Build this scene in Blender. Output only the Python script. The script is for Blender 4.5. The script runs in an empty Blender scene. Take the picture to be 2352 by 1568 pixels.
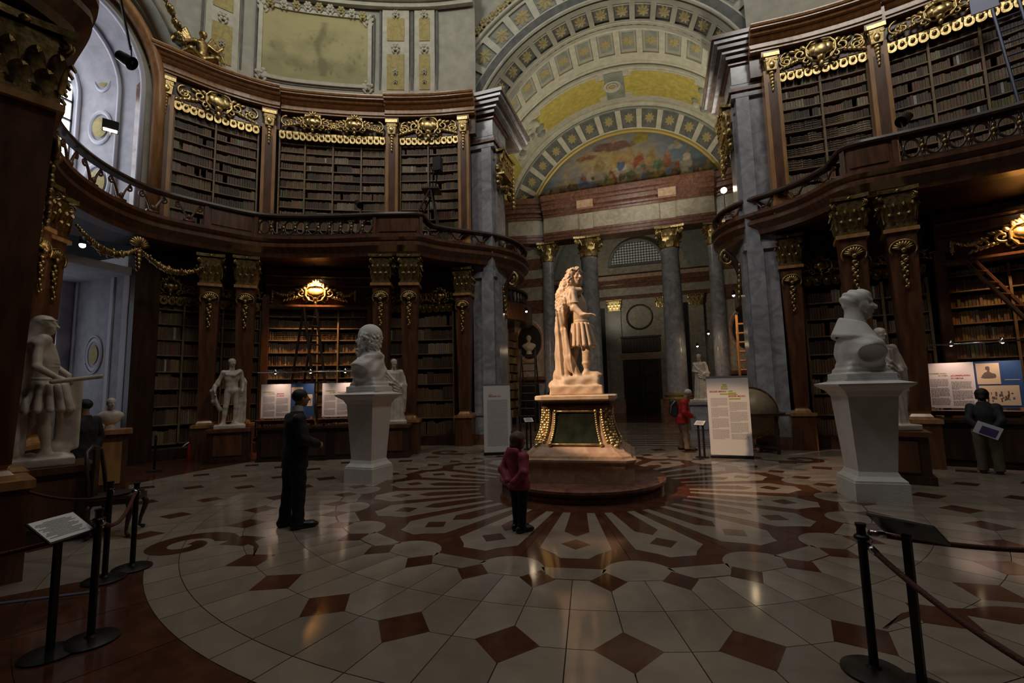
import bpy, math, random
import numpy as np
from mathutils import Vector, Matrix
random.seed(7); RNG = np.random.default_rng(7)
SC = bpy.context.scene; COL = SC.collection
PI = math.pi
# ------------------------------------------------------------------ camera
F_PX, IMG_W, IMG_H = 1055.0, 2352.0, 1568.0
CAM = np.array([0.0, 0.0, 1.72])
_yaw, _pitch, _roll = math.radians(18.0), math.atan(110 / F_PX), math.radians(1.3)
_f = np.array([-math.sin(_yaw) * math.cos(_pitch), math.cos(_yaw) * math.cos(_pitch), math.sin(_pitch)])
_r0 = np.array([math.cos(_yaw), math.sin(_yaw), 0.0]); _u0 = np.cross(_r0, _f)
_r = math.cos(_roll) * _r0 - math.sin(_roll) * _u0
_u = math.sin(_roll) * _r0 + math.cos(_roll) * _u0
cam = bpy.data.cameras.new('camera'); cam.sensor_width = 36.0; cam.lens = F_PX / IMG_W * 36.0
cam.clip_start = 0.05; cam.clip_end = 300
cam_o = bpy.data.objects.new('camera', cam); COL.objects.link(cam_o)
cam_o.matrix_world = Matrix(((_r[0], _u[0], -_f[0], CAM[0]), (_r[1], _u[1], -_f[1], CAM[1]), (_r[2], _u[2], -_f[2], CAM[2]), (0, 0, 0, 1)))
SC.camera = cam_o
# ------------------------------------------------------------------ world, exposure
SC.view_settings.view_transform = 'Standard'; SC.view_settings.look = 'None'
SC.view_settings.gamma = 1.0; SC.view_settings.exposure = -0.35
SC.view_settings.use_curve_mapping = False
W = bpy.data.worlds.new('world'); SC.world = W; W.use_nodes = True
W.node_tree.nodes['Background'].inputs[0].default_value = (0.75, 0.80, 0.95, 1)
W.node_tree.nodes['Background'].inputs[1].default_value = 0.008
SC.cycles.max_bounces = 4; SC.cycles.diffuse_bounces = 3; SC.cycles.glossy_bounces = 2; SC.cycles.transmission_bounces = 2
SC.cycles.caustics_reflective = False; SC.cycles.caustics_refractive = False; SC.cycles.adaptive_threshold = 0.05
SC.cycles.sample_clamp_indirect = 4.0

def lamp(name, kind, loc, target, energy, color=(1, 1, 1), size=1.0, size_y=None, angle=60, blend=0.5, parent=None):
    l = bpy.data.lights.new(name, kind); l.energy = energy; l.color = color
    if kind == 'AREA':
        l.size = size
        if size_y: l.shape = 'RECTANGLE'; l.size_y = size_y
    else:
        l.shadow_soft_size = size
    if kind == 'SPOT': l.spot_size = math.radians(angle); l.spot_blend = blend
    o = bpy.data.objects.new(name, l); COL.objects.link(o); o.location = loc
    if target is not None:
        o.rotation_euler = (Vector(target) - Vector(loc)).to_track_quat('-Z', 'Y').to_euler()
    return o

# daylight through the windows of the dome above the oval (ring of openings round its foot) and through the side windows
DAY = (1.0, 0.965, 0.88)
for p, tg, e in (((-7.8, 4.8, 17.4), (-6.5, 13.0, 9.0), 330), ((5.0, 4.8, 17.4), (4.5, 13.0, 9.0), 320), ((-1.4, 3.4, 17.6), (-1.4, 13.0, 11.5), 190), ((-9.0, 9.6, 18.2), (-1.4, 7.7, 6.0), 60), ((6.3, 9.6, 18.2), (-1.4, 7.7, 6.0), 80), ((-1.4, 12.2, 18.6), (-1.4, 6.5, 4.0), 50)):
    lamp('dome_window_daylight', 'AREA', p, tg, e, DAY, 2.4, 2.0)
lamp('upper_window_daylight', 'AREA', (-15.1, 6.75, 9.0), (-8.0, 7.4, 8.0), 14, (0.80, 0.86, 1.0), 1.5, 3.2)
lamp('lower_window_daylight', 'AREA', (-15.2, 6.9, 2.9), (-9.0, 7.4, 2.2), 7, (0.80, 0.86, 1.0), 1.5, 3.4)

# ------------------------------------------------------------------ materials
MATS = {}
def lin(c):
    return tuple(((x / 12.92) if x <= 0.04045 else ((x + 0.055) / 1.055) ** 2.4) for x in c[:3])
def mat(name, col, rough=0.5, metal=0.0, noise=0.0, scale=6.0, bump=0.0, bscale=30.0, emit=None, strength=0.0, col2=None, objvar=0.0, spec=0.5, detail=4.0, stretch=None, vcol=None, coat=0.0, distort=0.0, lo=0.35, hi=0.65, bdist=0.02):
    """col/col2 linear; noise mixes col->col2 by a noise texture in object space; objvar varies brightness per object"""
    if name in MATS: return MATS[name]
    m = bpy.data.materials.new(name); m.use_nodes = True; N = m.node_tree.nodes; L = m.node_tree.links
    b = N['Principled BSDF']; b.inputs['Roughness'].default_value = rough; b.inputs['Metallic'].default_value = metal
    b.inputs['Specular IOR Level'].default_value = spec
    if coat: b.inputs['Coat Weight'].default_value = coat; b.inputs['Coat Roughness'].default_value = 0.12
    out = None
    tc = N.new('ShaderNodeTexCoord'); mp = N.new('ShaderNodeMapping'); L.new(tc.outputs['Object'], mp.inputs['Vector'])
    if stretch: mp.inputs['Scale'].default_value = stretch
    if vcol:
        a = N.new('ShaderNodeVertexColor'); a.layer_name = vcol; out = a.outputs['Color']
    if col2 is not None or noise:
        nt = N.new('ShaderNodeTexNoise'); nt.inputs['Scale'].default_value = scale; nt.inputs['Detail'].default_value = detail
        nt.inputs['Distortion'].default_value = distort
        L.new(mp.outputs['Vector'], nt.inputs['Vector'])
        rmp = N.new('ShaderNodeValToRGB'); rmp.color_ramp.elements[0].position = lo; rmp.color_ramp.elements[1].position = hi
        c2 = col2 if col2 is not None else tuple(max(0, c * (1 - noise)) for c in col)
        rmp.color_ramp.elements[0].color = (*c2, 1); rmp.color_ramp.elements[1].color = (*col, 1)
        L.new(nt.outputs['Fac'], rmp.inputs['Fac'])
        if out is None: out = rmp.outputs['Color']
        else:
            mx = N.new('ShaderNodeMix'); mx.data_type = 'RGBA'; mx.blend_type = 'MULTIPLY'; mx.inputs[0].default_value = 1.0
            L.new(out, mx.inputs[6]); L.new(rmp.outputs['Color'], mx.inputs[7]); out = mx.outputs[2]
    if objvar:
        oi = N.new('ShaderNodeObjectInfo'); mr = N.new('ShaderNodeMapRange')
        mr.inputs['To Min'].default_value = 1 - objvar; mr.inputs['To Max'].default_value = 1 + objvar
        L.new(oi.outputs['Random'], mr.inputs['Value'])
        hs = N.new('ShaderNodeHueSaturation'); L.new(mr.outputs['Result'], hs.inputs['Value'])
        if out is None: hs.inputs['Color'].default_value = (*col, 1)
        else: L.new(out, hs.inputs['Color'])
        out = hs.outputs['Color']
    if out is None: b.inputs['Base Color'].default_value = (*col, 1)
    else: L.new(out, b.inputs['Base Color'])
    if bump:
        nb = N.new('ShaderNodeTexNoise'); nb.inputs['Scale'].default_value = bscale; nb.inputs['Detail'].default_value = 3
        L.new(mp.outputs['Vector'], nb.inputs['Vector'])
        bp = N.new('ShaderNodeBump'); bp.inputs['Strength'].default_value = bump; bp.inputs['Distance'].default_value = bdist
        L.new(nb.outputs['Fac'], bp.inputs['Height']); L.new(bp.outputs['Normal'], b.inputs['Normal'])
    if emit is not None:
        b.inputs['Emission Color'].default_value = (*emit, 1); b.inputs['Emission Strength'].default_value = strength
    MATS[name] = m; return m

WOOD = mat('walnut', (0.155, 0.064, 0.029), 0.35, col2=(0.075, 0.030, 0.014), noise=1, scale=3.0, stretch=(3, 3, 0.5), detail=6, coat=0.25, distort=0.6)
WOOD_L = mat('golden_walnut', (0.52, 0.27, 0.105), 0.33, col2=(0.33, 0.155, 0.058), noise=1, scale=3.0, stretch=(3, 3, 0.5), detail=6, coat=0.3, distort=0.6)
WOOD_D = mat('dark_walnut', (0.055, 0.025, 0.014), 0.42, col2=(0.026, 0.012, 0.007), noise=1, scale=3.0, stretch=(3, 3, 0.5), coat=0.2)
SHELFW = mat('shelf_wood', (0.30, 0.20, 0.11), 0.5, col2=(0.19, 0.12, 0.06), noise=1, scale=5)
GOLD = mat('gilding', (0.90, 0.70, 0.34), 0.34, 0.9, col2=(0.50, 0.34, 0.13), noise=1, scale=14, bump=0.35, bscale=32, bdist=0.006)
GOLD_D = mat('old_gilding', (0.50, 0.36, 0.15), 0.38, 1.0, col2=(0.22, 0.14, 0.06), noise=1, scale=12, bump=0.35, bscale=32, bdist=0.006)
PLASTER = mat('white_plaster', (0.78, 0.77, 0.77), 0.75, col2=(0.70, 0.69, 0.68), noise=1, scale=4, bump=0.25, bscale=60)
MARBLE_W = mat('white_marble', (0.72, 0.66, 0.58), 0.42, col2=(0.50, 0.43, 0.36), noise=1, scale=5, detail=6, distort=0.8)
MARBLE_ST = mat('statue_marble', (0.78, 0.62, 0.48), 0.45, col2=(0.62, 0.46, 0.33), noise=1, scale=6, detail=6, bump=0.12, bscale=50)
MARBLE_G = mat('grey_marble', (0.46, 0.46, 0.50), 0.22, col2=(0.27, 0.27, 0.30), noise=1, scale=2.2, detail=8, distort=1.6)
MARBLE_R = mat('red_marble', (0.24, 0.115, 0.078), 0.22, col2=(0.13, 0.055, 0.038), noise=1, scale=4, detail=8, distort=1.4)
MARBLE_P = mat('pink_marble', (0.62, 0.42, 0.29), 0.25, col2=(0.46, 0.27, 0.17), noise=1, scale=5, detail=8, distort=1.2)
MARBLE_C = mat('cream_marble', (0.52, 0.47, 0.38), 0.3, col2=(0.36, 0.30, 0.22), noise=1, scale=3, detail=8, distort=1.2)
STONE_D = mat('dark_bronze', (0.018, 0.022, 0.018), 0.18, 0.3, col2=(0.04, 0.05, 0.035), noise=1, scale=5)
BLACK = mat('black_metal', (0.012, 0.012, 0.013), 0.38, 0.4)
BLACKP = mat('black_paint', (0.010, 0.009, 0.010), 0.5)
STUCCO = mat('painted_stucco', (0.46, 0.44, 0.36), 0.7, col2=(0.36, 0.345, 0.275), noise=1, scale=3, detail=6)
STUCCO_G = mat('grey_green_stucco', (0.33, 0.34, 0.30), 0.75, col2=(0.24, 0.25, 0.22), noise=1, scale=3, detail=6)
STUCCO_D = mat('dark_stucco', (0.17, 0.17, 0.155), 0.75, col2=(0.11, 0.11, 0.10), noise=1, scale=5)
STUCCO_L = mat('light_stucco', (0.62, 0.59, 0.48), 0.7, col2=(0.49, 0.465, 0.37), noise=1, scale=4, detail=6)
OCHRE = mat('ochre_panel', (0.50, 0.40, 0.15), 0.7, col2=(0.36, 0.28, 0.09), noise=1, scale=7, detail=6, distort=1.0)
YELLOW = mat('yellow_ground', (0.62, 0.52, 0.13), 0.65, col2=(0.48, 0.38, 0.08), noise=1, scale=5, detail=6)
ROSETTE = mat('rosette_paint', (0.52, 0.44, 0.21), 0.65, col2=(0.33, 0.26, 0.11), noise=1, scale=9)
TILE_W = mat('floor_white', (0.355, 0.295, 0.24), 0.11, col2=(0.25, 0.205, 0.165), noise=1, scale=1.6, detail=8, distort=0.7, objvar=0.16)
TILE_R = mat('floor_red', (0.120, 0.046, 0.027), 0.11, col2=(0.066, 0.025, 0.015), noise=1, scale=3.5, detail=8, distort=0.8, objvar=0.18)
GROUT = mat('floor_joint', (0.05, 0.04, 0.034), 0.7)

# ------------------------------------------------------------------ mesh builder
def rotz(a): c, s = math.cos(a), math.sin(a); return np.array([[c, -s, 0], [s, c, 0], [0, 0, 1.0]])
class MB:
    def __init__(s): s.v = []; s.f = []; s.n = 0; s.col = None
    def add(s, V, Fc):
        V = np.asarray(V, float).reshape(-1, 3); s.v.append(V)
        s.f.extend([tuple(i + s.n for i in f) for f in Fc]); s.n += len(V); return s
    def box(s, c, h, R=None, taper=None):
        """centre, half sizes; taper scales the top face in x,y"""
        V = np.array([(x, y, z) for z in (-1, 1) for (x, y) in ((-1, -1), (1, -1), (1, 1), (-1, 1))], float)
        if taper is not None: V[4:, 0] *= taper if np.isscalar(taper) else taper[0]; V[4:, 1] *= taper if np.isscalar(taper) else taper[1]
        V = V * np.array(h)
        if R is not None: V = V @ np.asarray(R).T
        return s.add(V + np.array(c), [(3, 2, 1, 0), (4, 5, 6, 7), (0, 1, 5, 4), (1, 2, 6, 5), (2, 3, 7, 6), (3, 0, 4, 7)])
    def prism(s, poly, z0, z1, M=None):
        n = len(poly); P = np.array(poly, float)
        V = np.r_[np.c_[P, np.full(n, z0)], np.c_[P, np.full(n, z1)]]
        if M is not None: V = V @ np.asarray(M[0]).T + np.asarray(M[1])
        return s.add(V, [tuple(range(n))[::-1], tuple(range(n, 2 * n))] + [(i, (i + 1) % n, n + (i + 1) % n, n + i) for i in range(n)])
    def lathe(s, prof, c=(0, 0, 0), seg=24, sx=1.0, sy=1.0, a0=0.0, a1=2 * PI, R=None, ngon=False):
        full = abs(a1 - a0 - 2 * PI) < 1e-6; m = seg if full else seg + 1
        A = np.linspace(a0, a1, seg + 1)[:m]; prof = np.array(prof, float)
        V = np.array([(r * math.cos(a) * sx, r * math.sin(a) * sy, z) for r, z in prof for a in A])
        if R is not None: V = V @ np.asarray(R).T
        F = []
        for i in range(len(prof) - 1):
            for j in range(m if full else m - 1):
                k = (j + 1) % m; F.append((i * m + j, i * m + k, (i + 1) * m + k, (i + 1) * m + j))
        if full and abs(prof[0][1] - prof[-1][1]) > 1e-6:
            if prof[0][0] > 1e-5: F.append(tuple(range(m))[::-1])
            if prof[-1][0] > 1e-5: F.append(tuple(range((len(prof) - 1) * m, len(prof) * m)))
        return s.add(V + np.array(c), F)
    def grid(s, P, close_u=False, flip=False):
        """P: (n,m,3) points"""
        P = np.asarray(P, float); n, m = P.shape[:2]; F = []
        for i in range(n - 1 + (1 if close_u else 0)):
            for j in range(m - 1):
                a, b = i * m + j, ((i + 1) % n) * m + j
                F.append((a, a + 1, b + 1, b) if not flip else (a, b, b + 1, a + 1))
        return s.add(P.reshape(-1, 3), F)
    def sweep(s, path, prof, closed_prof=True, caps=True, up=(0, 0, 1)):
        """path (n,3); prof list of (side, up): side measured to the LEFT of travel in plan"""
        P = np.array(path, float); n = len(P); T = np.gradient(P, axis=0); T[:, 2] = 0
        T /= np.linalg.norm(T, axis=1)[:, None] + 1e-12; Nn = np.c_[-T[:, 1], T[:, 0], np.zeros(n)]
        # mitre correction
        pr = np.array(prof, float); m = len(pr)
        V = P[:, None, :] + Nn[:, None, :] * pr[None, :, 0:1] + np.array(up)[None, None, :] * pr[None, :, 1:2]
        F = []
        for i in range(n - 1):
            for j in range(m if closed_prof else m - 1):
                k = (j + 1) % m; F.append((i * m + j, i * m + k, (i + 1) * m + k, (i + 1) * m + j))
        if caps and closed_prof: F += [tuple(range(m))[::-1], tuple(range((n - 1) * m, n * m))]
        return s.add(V.reshape(-1, 3), F)
    def tube(s, path, r, seg=8, caps=True):
        P = np.array(path, float); n = len(P); r = np.broadcast_to(np.asarray(r, float), (n,))
        T = np.gradient(P, axis=0); T /= np.linalg.norm(T, axis=1)[:, None] + 1e-12
        ref = np.array([0, 0, 1.0]) if abs(T[0][2]) < 0.9 else np.array([1.0, 0, 0])
        u = np.cross(T[0], ref); u /= np.linalg.norm(u); V = []
        for i in range(n):
            u = u - T[i] * (u @ T[i]); u /= np.linalg.norm(u) + 1e-12; w = np.cross(T[i], u)
            for j in range(seg):
                a = 2 * PI * j / seg; V.append(P[i] + r[i] * (math.cos(a) * u + math.sin(a) * w))
        F = [(i * seg + j, i * seg + (j + 1) % seg, (i + 1) * seg + (j + 1) % seg, (i + 1) * seg + j) for i in range(n - 1) for j in range(seg)]
        if caps: F += [tuple(range(seg))[::-1], tuple(range((n - 1) * seg, n * seg))]
        return s.add(V, F)
    def ball(s, c, r, seg=10, rings=6, R=None):
        r = np.broadcast_to(np.asarray(r, float), (3,)); t = np.linspace(-PI / 2, PI / 2, rings + 1)
        pr = [(math.cos(x), math.sin(x)) for x in t]; pr[0] = (0.0001, -1); pr[-1] = (0.0001, 1)
        A = np.linspace(0, 2 * PI, seg, endpoint=False)
        V = np.array([(p * math.cos(a), p * math.sin(a), z) for p, z in pr for a in A]) * r
        if R is not None: V = V @ np.asarray(R).T
        F = [(i * seg + j, i * seg + (j + 1) % seg, (i + 1) * seg + (j + 1) % seg, (i + 1) * seg + j) for i in range(rings) for j in range(seg)]
        return s.add(V + np.array(c), F)
    def xf(s, R=None, t=(0, 0, 0)):
        s.v = [(v if R is None else v @ np.asarray(R).T) + np.asarray(t, float) for v in s.v]; return s
    def mesh(s, name, smooth=False, sharp=None):
        me = bpy.data.meshes.new(name); V = np.concatenate(s.v) if s.v else np.zeros((0, 3))
        me.from_pydata(V.tolist(), [], s.f); me.update()
        if smooth:
            me.polygons.foreach_set('use_smooth', [True] * len(me.polygons))
            if sharp: me.set_sharp_from_angle(angle=math.radians(sharp))
        return me
    def build(s, name, m, parent=None, smooth=False, sharp=None, w=False):
        o = bpy.data.objects.new(name, s.mesh(name, smooth, sharp)); COL.objects.link(o)
        o.data.materials.append(m)
        if parent is not None:
            o.parent = parent
            if parent.type == 'EMPTY' and w: o.matrix_parent_inverse = parent.matrix_basis.inverted()
        return o

def tag(o, label=None, cat=None, group=None, kind=None):
    if label: o['label'] = label
    if cat: o['category'] = cat
    if group: o['group'] = group
    if kind: o['kind'] = kind
    return o
def thing(name, label, cat, loc=(0, 0, 0), rz=0.0, group=None):
    o = bpy.data.objects.new(name, None); COL.objects.link(o); o.location = loc; o.rotation_euler = (0, 0, rz)
    o.empty_display_size = 0.2
    return tag(o, label, cat, group)
def inst(name, me, parent=None, loc=(0, 0, 0), rot=(0, 0, 0), scale=(1, 1, 1)):
    o = bpy.data.objects.new(name, me); COL.objects.link(o); o.location = loc; o.rotation_euler = rot; o.scale = scale
    if parent is not None: o.parent = parent
    return o
def withmat(me, m): me.materials.append(m); return me

def catmull(P, n=24):
    P = np.array(P, float); Q = np.vstack([2 * P[0] - P[1], P, 2 * P[-1] - P[-2]]); out = []
    for i in range(1, len(Q) - 2):
        a, b, c, d = Q[i - 1], Q[i], Q[i + 1], Q[i + 2]
        for t in np.linspace(0, 1, n, endpoint=False):
            out.append(.5 * ((2 * b) + (-a + c) * t + (2 * a - 5 * b + 4 * c - d) * t * t + (-a + 3 * b - 3 * c + d) * t ** 3))
    out.append(Q[-2]); return np.array(out)
class Curve2:
    """plan curve by arc length; positive offset lies to the left of travel (outwards from the room)"""
    def __init__(s, P, n=24):
        s.P = catmull(P, n); s.S = np.r_[0, np.cumsum(np.hypot(*np.diff(s.P, axis=0).T))]; s.L = s.S[-1]
    def pt(s, t, off=0.0):
        e = 0.08; f = lambda q: np.array([np.interp(q, s.S, s.P[:, 0]), np.interp(q, s.S, s.P[:, 1])])
        a, b = f(max(0, t - e)), f(min(s.L, t + e)); T = (b - a) / np.linalg.norm(b - a)
        return f(t) + np.array([-T[1], T[0]]) * off, T
    def path(s, t0, t1, off, z, n=None):
        n = n or max(2, int((t1 - t0) / 0.2) + 1)
        return np.array([(*s.pt(t, off)[0], z) for t in np.linspace(t0, t1, n)])
    def frame(s, t, off, z):
        """matrix columns: tangent, outward, up ; and origin"""
        p, T = s.pt(t, off); N = np.array([-T[1], T[0]])
        return np.array([[T[0], N[0], 0], [T[1], N[1], 0], [0, 0, 1.0]]), np.array([p[0], p[1], z])
CL = Curve2([(-12.85, 8.1), (-12.49, 8.83), (-12.1, 9.6), (-11.6, 10.3), (-11.0, 10.87), (-9.7, 11.62), (-8.3, 12.27), (-6.8, 12.8), (-5.4, 13.1)])
CR = Curve2([(2.8, 13.2), (4.2, 13.2), (5.6, 13.0), (7.2, 12.5), (8.6, 11.8), (9.7, 10.9), (10.3, 9.9), (10.5, 8.7)])
X0 = -1.35
def struct(o): o['kind'] = 'structure'; return o
# ================================================================== FLOOR
S0 = np.array([-1.47, 8.3])
base = MB().box((-2, 14.5, -0.06), (20, 18.5, 0.045)).build('floor', GROUT); struct(base)
base['label'] = 'polished marble floor inlaid with a rayed medallion in cream and red'
def pol(r, a): return (r * math.sin(math.radians(a)), -r * math.cos(math.radians(a)))
def arc(r, a0, a1, n=6): return [pol(r, a) for a in np.linspace(a0, a1, n)]
def plate(poly, z1=0.0, z0=-0.015): 
    p = poly if sum((poly[i][0] * poly[(i + 1) % len(poly)][1] - poly[(i + 1) % len(poly)][0] * poly[i][1]) for i in range(len(poly))) > 0 else poly[::-1]
    return MB().prism(p, z0, z1)
def ringset(name, poly, m, angles, z1=0.0):
    me = withmat(plate(poly, z1).mesh(name), m)
    for a in angles:
        inst(name, me, base, (S0[0], S0[1], 0), (0, 0, math.radians(a)))
A0 = 8.5
sec = [A0 + 18 * k for k in range(20)]
g = 0.05
ringset('red_ground_slab', arc(1.30, -9 + g, 9 - g, 8) + arc(4.06, 9 - g, -9 + g, 14), TILE_R, sec, -0.0015)
ringset('white_ray_strip', [pol(1.80, -6.9), pol(1.80, -3.5), pol(2.66, -3.2), pol(2.83, 0), pol(2.66, 3.2), pol(1.80, 3.5), pol(1.80, 6.9), pol(3.26, 6.8), pol(3.33, 5.4), pol(3.42, 3.6), pol(3.53, 2.3), pol(3.53, -2.3), pol(3.42, -3.6), pol(3.33, -5.4), pol(3.26, -6.8)], TILE_W, sec)
ringset('small_red_diamond', [pol(2.93, 0), pol(3.1, 3.0), pol(3.27, 0), pol(3.1, -3.0)], TILE_R, sec, 0.0012)
lobe = [(0.345 * math.cos(t), -3.93 + 0.36 * math.sin(t)) for t in np.linspace(-0.12, PI + 0.12, 14)] + [pol(4.06, -3.0), pol(4.06, 3.0)]
ringset('white_lobe', lobe, TILE_W, [a + 9 for a in sec], 0.0)
ringset('white_trapezoid', [pol(3.80, -4.7), pol(3.80, 4.7), pol(4.05, 3.0), pol(4.05, -3.0)], TILE_W, sec)
dia = [A0 + 4.5 + 9 * k for k in range(40)]
cells = [A0 + 2.25 + 4.5 * k for k in range(80)]
jg = 0.045
for nm, r0, r1 in (('white_inner_tile', 4.065, 4.62), ('white_middle_tile', 4.626, 5.17), ('white_outer_tile', 5.176, 5.765)):
    ringset(nm, arc(r0, -2.25 + jg, 2.25 - jg, 3) + arc(r1, 2.25 - jg, -2.25 + jg, 3), TILE_W, cells)
ringset('white_border_tile', arc(5.772, -2.25 + jg, 2.25 - jg, 3) + arc(6.05, 2.25 - jg, -2.25 + jg, 3), TILE_W, cells)
ringset('red_inner_diamond', [pol(3.88, 0), pol(4.08, 2.35), pol(4.28, 0), pol(4.08, -2.35)], TILE_R, dia, 0.0012)
ringset('red_outer_diamond', [pol(4.93, 0), pol(5.17, 2.55), pol(5.41, 0), pol(5.17, -2.55)], TILE_R, dia, 0.0012)
for nm, r0, r1 in (('outer_field_slab', 6.056, 6.83), ('far_field_slab', 6.836, 7.85), ('edge_field_slab', 7.856, 8.9), ('wide_field_slab', 8.906, 10.4), ('rim_field_slab', 10.406, 12.4)):
    pl = arc(r0, -4.5 + .04, 4.5 - .04, 4) + arc(r1, 4.5 - .04, -4.5 + .04, 4)
    front = [a for a in dia if abs((a + 180) % 360 - 180) < 38]; rest = [a for a in dia if a not in front]
    ringset(nm, pl, TILE_R, front)
    ringset(nm, pl, TILE_W if r0 < 8.8 else TILE_R, rest)
for r in (6.3, 7.33, 8.33):
    ringset('red_field_diamond', [pol(r - .22, 0), pol(r, 1.75 * 6.3 / r), pol(r + .22, 0), pol(r, -1.75 * 6.3 / r)], TILE_R, [a for a in dia if 45 < abs((a + 180) % 360 - 180) < 125], 0.0012)
# red scrolls at the corners of the medallion
for a, sg in ((-43, 1), (43.5, -1), (-130, -1), (131, 1)):
    t = np.linspace(0, 2.0 * PI * 1.15, 40); rr = 0.42 - 0.045 * t; wd = 0.13 - 0.008 * t
    c = np.array(pol(5.75, a)); th = math.radians(a) + PI / 2
    o1 = [c + (rr[i] + wd[i]) * np.array([math.cos(sg * t[i] + th), math.sin(sg * t[i] + th)]) for i in range(40)]
    o2 = [c + (rr[i] - wd[i]) * np.array([math.cos(sg * t[i] + th), math.sin(sg * t[i] + th)]) for i in range(40)]
    tail = [c + 0.55 * np.array([math.cos(th - sg * x), math.sin(th - sg * x)]) * (1 + x * 1.1) for x in (0.9, 0.6, 0.3)]
    tail2 = [c + 0.29 * np.array([math.cos(th - sg * x), math.sin(th - sg * x)]) * (1 + x * 3.2) for x in (0.3, 0.6, 0.9)]
    m = MB(); o1 = tail + o1; o2 = tail2[::-1] + o2
    G = np.array([[(*o1[i], 0.0016), (*o2[i], 0.0016)] for i in range(len(o1))]); m.grid(G, flip=sg < 0)
    o = m.build('red_scroll', TILE_R, base); o.location = (S0[0], S0[1], 0)
# strips of the passage floor beyond the arch
yy = 14.15
for k in range(34):
    h = 0.34 if k % 2 else 0.17
    MB().box((X0, yy + h / 2, -0.0065), (7.6, h / 2 - .004, 0.009)).build('passage_strip', TILE_W if k % 2 else TILE_R, base); yy += h + 0.0
MB().box((X0, (yy + 31.6) / 2, -0.007), (7.6, (31.6 - yy) / 2, 0.009)).build('passage_slab', TILE_R, base)
for i in range(6):
    MB().box((X0 - 6.3 + i * 2.52, -2.2, -0.012), (1.25, 2.4, 0.009)).build('threshold_slab', TILE_R, base)
MB().tube([(-7.5, 1.15, 0.006), (-5.6, 2.45, 0.006), (-4.9, 2.95, 0.006)], 0.012, 6).build('blue_cable', mat('blue_cable', (0.16, 0.18, 0.27), 0.5), base)

# ================================================================== OVAL WALLS (behind the bookcases)
wl = MB().sweep(CL.path(-0.0, 9.44, 1.05, 0, 46), [(0, 0), (0, 11.2), (0.35, 11.2), (0.35, 0)]).build('wall_left', WOOD_D); struct(wl)
wr = MB().sweep(CR.path(0, CR.L, 1.30, 0, 46), [(0, 0), (0, 11.2), (0.35, 11.2), (0.35, 0)]).build('wall_right', WOOD_D); struct(wr)
# near side of the room, behind and beside the camera (seen only in reflections)
nearw = MB()
nearw.sweep(np.array([(-15.6, 5.4, 0), (-14.2, 3.2, 0), (-11.5, 1.7, 0), (-8.2, 0.6, 0), (-7.4, -2.5, 0)])[::-1] * 1.0, [(0, 0), (0, 11.5), (0.3, 11.5), (0.3, 0)])
nearw.build('wall_near_left', WOOD_D); struct(bpy.data.objects['wall_near_left'])
nr = MB().sweep(np.array([(10.9, 8.9, 0), (10.6, 6.0, 0), (9.2, 3.6, 0), (6.8, 1.6, 0), (5.6, -2.5, 0)]), [(0, 0), (0, 11.5), (0.3, 11.5), (0.3, 0)]).build('wall_near_right', WOOD_D); struct(nr)

# ================================================================== cornice over the upper bookcases
CORN = [(0.62, -0.62), (0.32, -0.62), (0.32, -0.57), (0.28, -0.55), (0.28, -0.50), (0.36, -0.47), (0.36, -0.36), (0.30, -0.34), (0.24, -0.28), (0.24, -0.25), (0.16, -0.23), (0.14, -0.17), (0.14, -0.15), (0.05, -0.13), (0.05, -0.09), (0.02, -0.08), (0.0, -0.03), (0.0, 0.0), (0.62, 0.02)]
FRIEZE = [(0.62, -1.25), (0.40, -1.25), (0.40, -0.60), (0.62, -0.60)]
for nm, C_, rngs in (('trim_1', CL, ((0.0, 3.25, -0.10), (3.25, 6.45, 0.02), (6.45, 9.42, -0.10))), ('trim_2', CR, ((0.0, 2.95, -0.10), (2.95, 6.3, 0.02), (6.3, 9.8, -0.1)))):
    root = tag(bpy.data.objects.new(nm, None), 'golden brown wooden cornice above the upper bookcases ' + ('curving to the left window' if C_ is CL else 'at the right'), None, None, 'structure'); COL.objects.link(root)
    for a, b, d in rngs:
        MB().sweep(C_.path(a, b, d, 11.5), CORN).build('cornice_moulding', WOOD_L, root)
        MB().sweep(C_.path(a, b, d + 0.10, 11.5), FRIEZE).build('frieze_board', WOOD, root)

# ================================================================== DRUM over the cornice
ceil = tag(bpy.data.objects.new('ceiling', None), 'painted vault and drum in grey, cream and ochre over the hall', None, None, 'structure'); COL.objects.link(ceil)
def drumwall(C_, a, b):
    return MB().grid(np.array([C_.path(a, b, 0.42 + 0.10 * i, 11.5 + z, 60) for i, z in ((0, 0), (1, 1.5), (1, 3.6), (0, 5.9))]).transpose(1, 0, 2), flip=True).build('drum_wall', STUCCO, ceil, True)
drumwall(CL, 0.0, 9.44); drumwall(CR, 0.0, 9.8)
def onwall(C_, a, b, z0, z1, off, m, nm, th=0.03):
    """slab following the curved drum between arc lengths a..b"""
    return MB().sweep(C_.path(a, b, off - th, 0, max(2, int((b - a) / .12) + 1)), [(0, z0), (0, z1), (th, z1), (th, z0)]).build(nm, m, ceil)
def frame_on(C_, a, b, z0, z1, off, m, wd=0.09, th=0.07, nm='panel_frame'):
    for (p, q, r, s_) in ((a, b, z0, z0 + wd), (a, b, z1 - wd, z1), (a, a + wd, z0, z1), (b - wd, b, z0, z1)):
        onwall(C_, p, q, r, s_, off, m, nm, th)
OFF = 0.47
onwall(CL, 0, 9.4, 11.50, 11.78, OFF, STUCCO_L, 'drum_plinth', 0.05)
onwall(CL, 0, 9.4, 14.95, 15.12, OFF, STUCCO_L, 'drum_cornice', 0.16)
onwall(CL, 0, 9.4, 15.12, 15.40, OFF, STUCCO_L, 'drum_cornice', 0.30)
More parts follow.
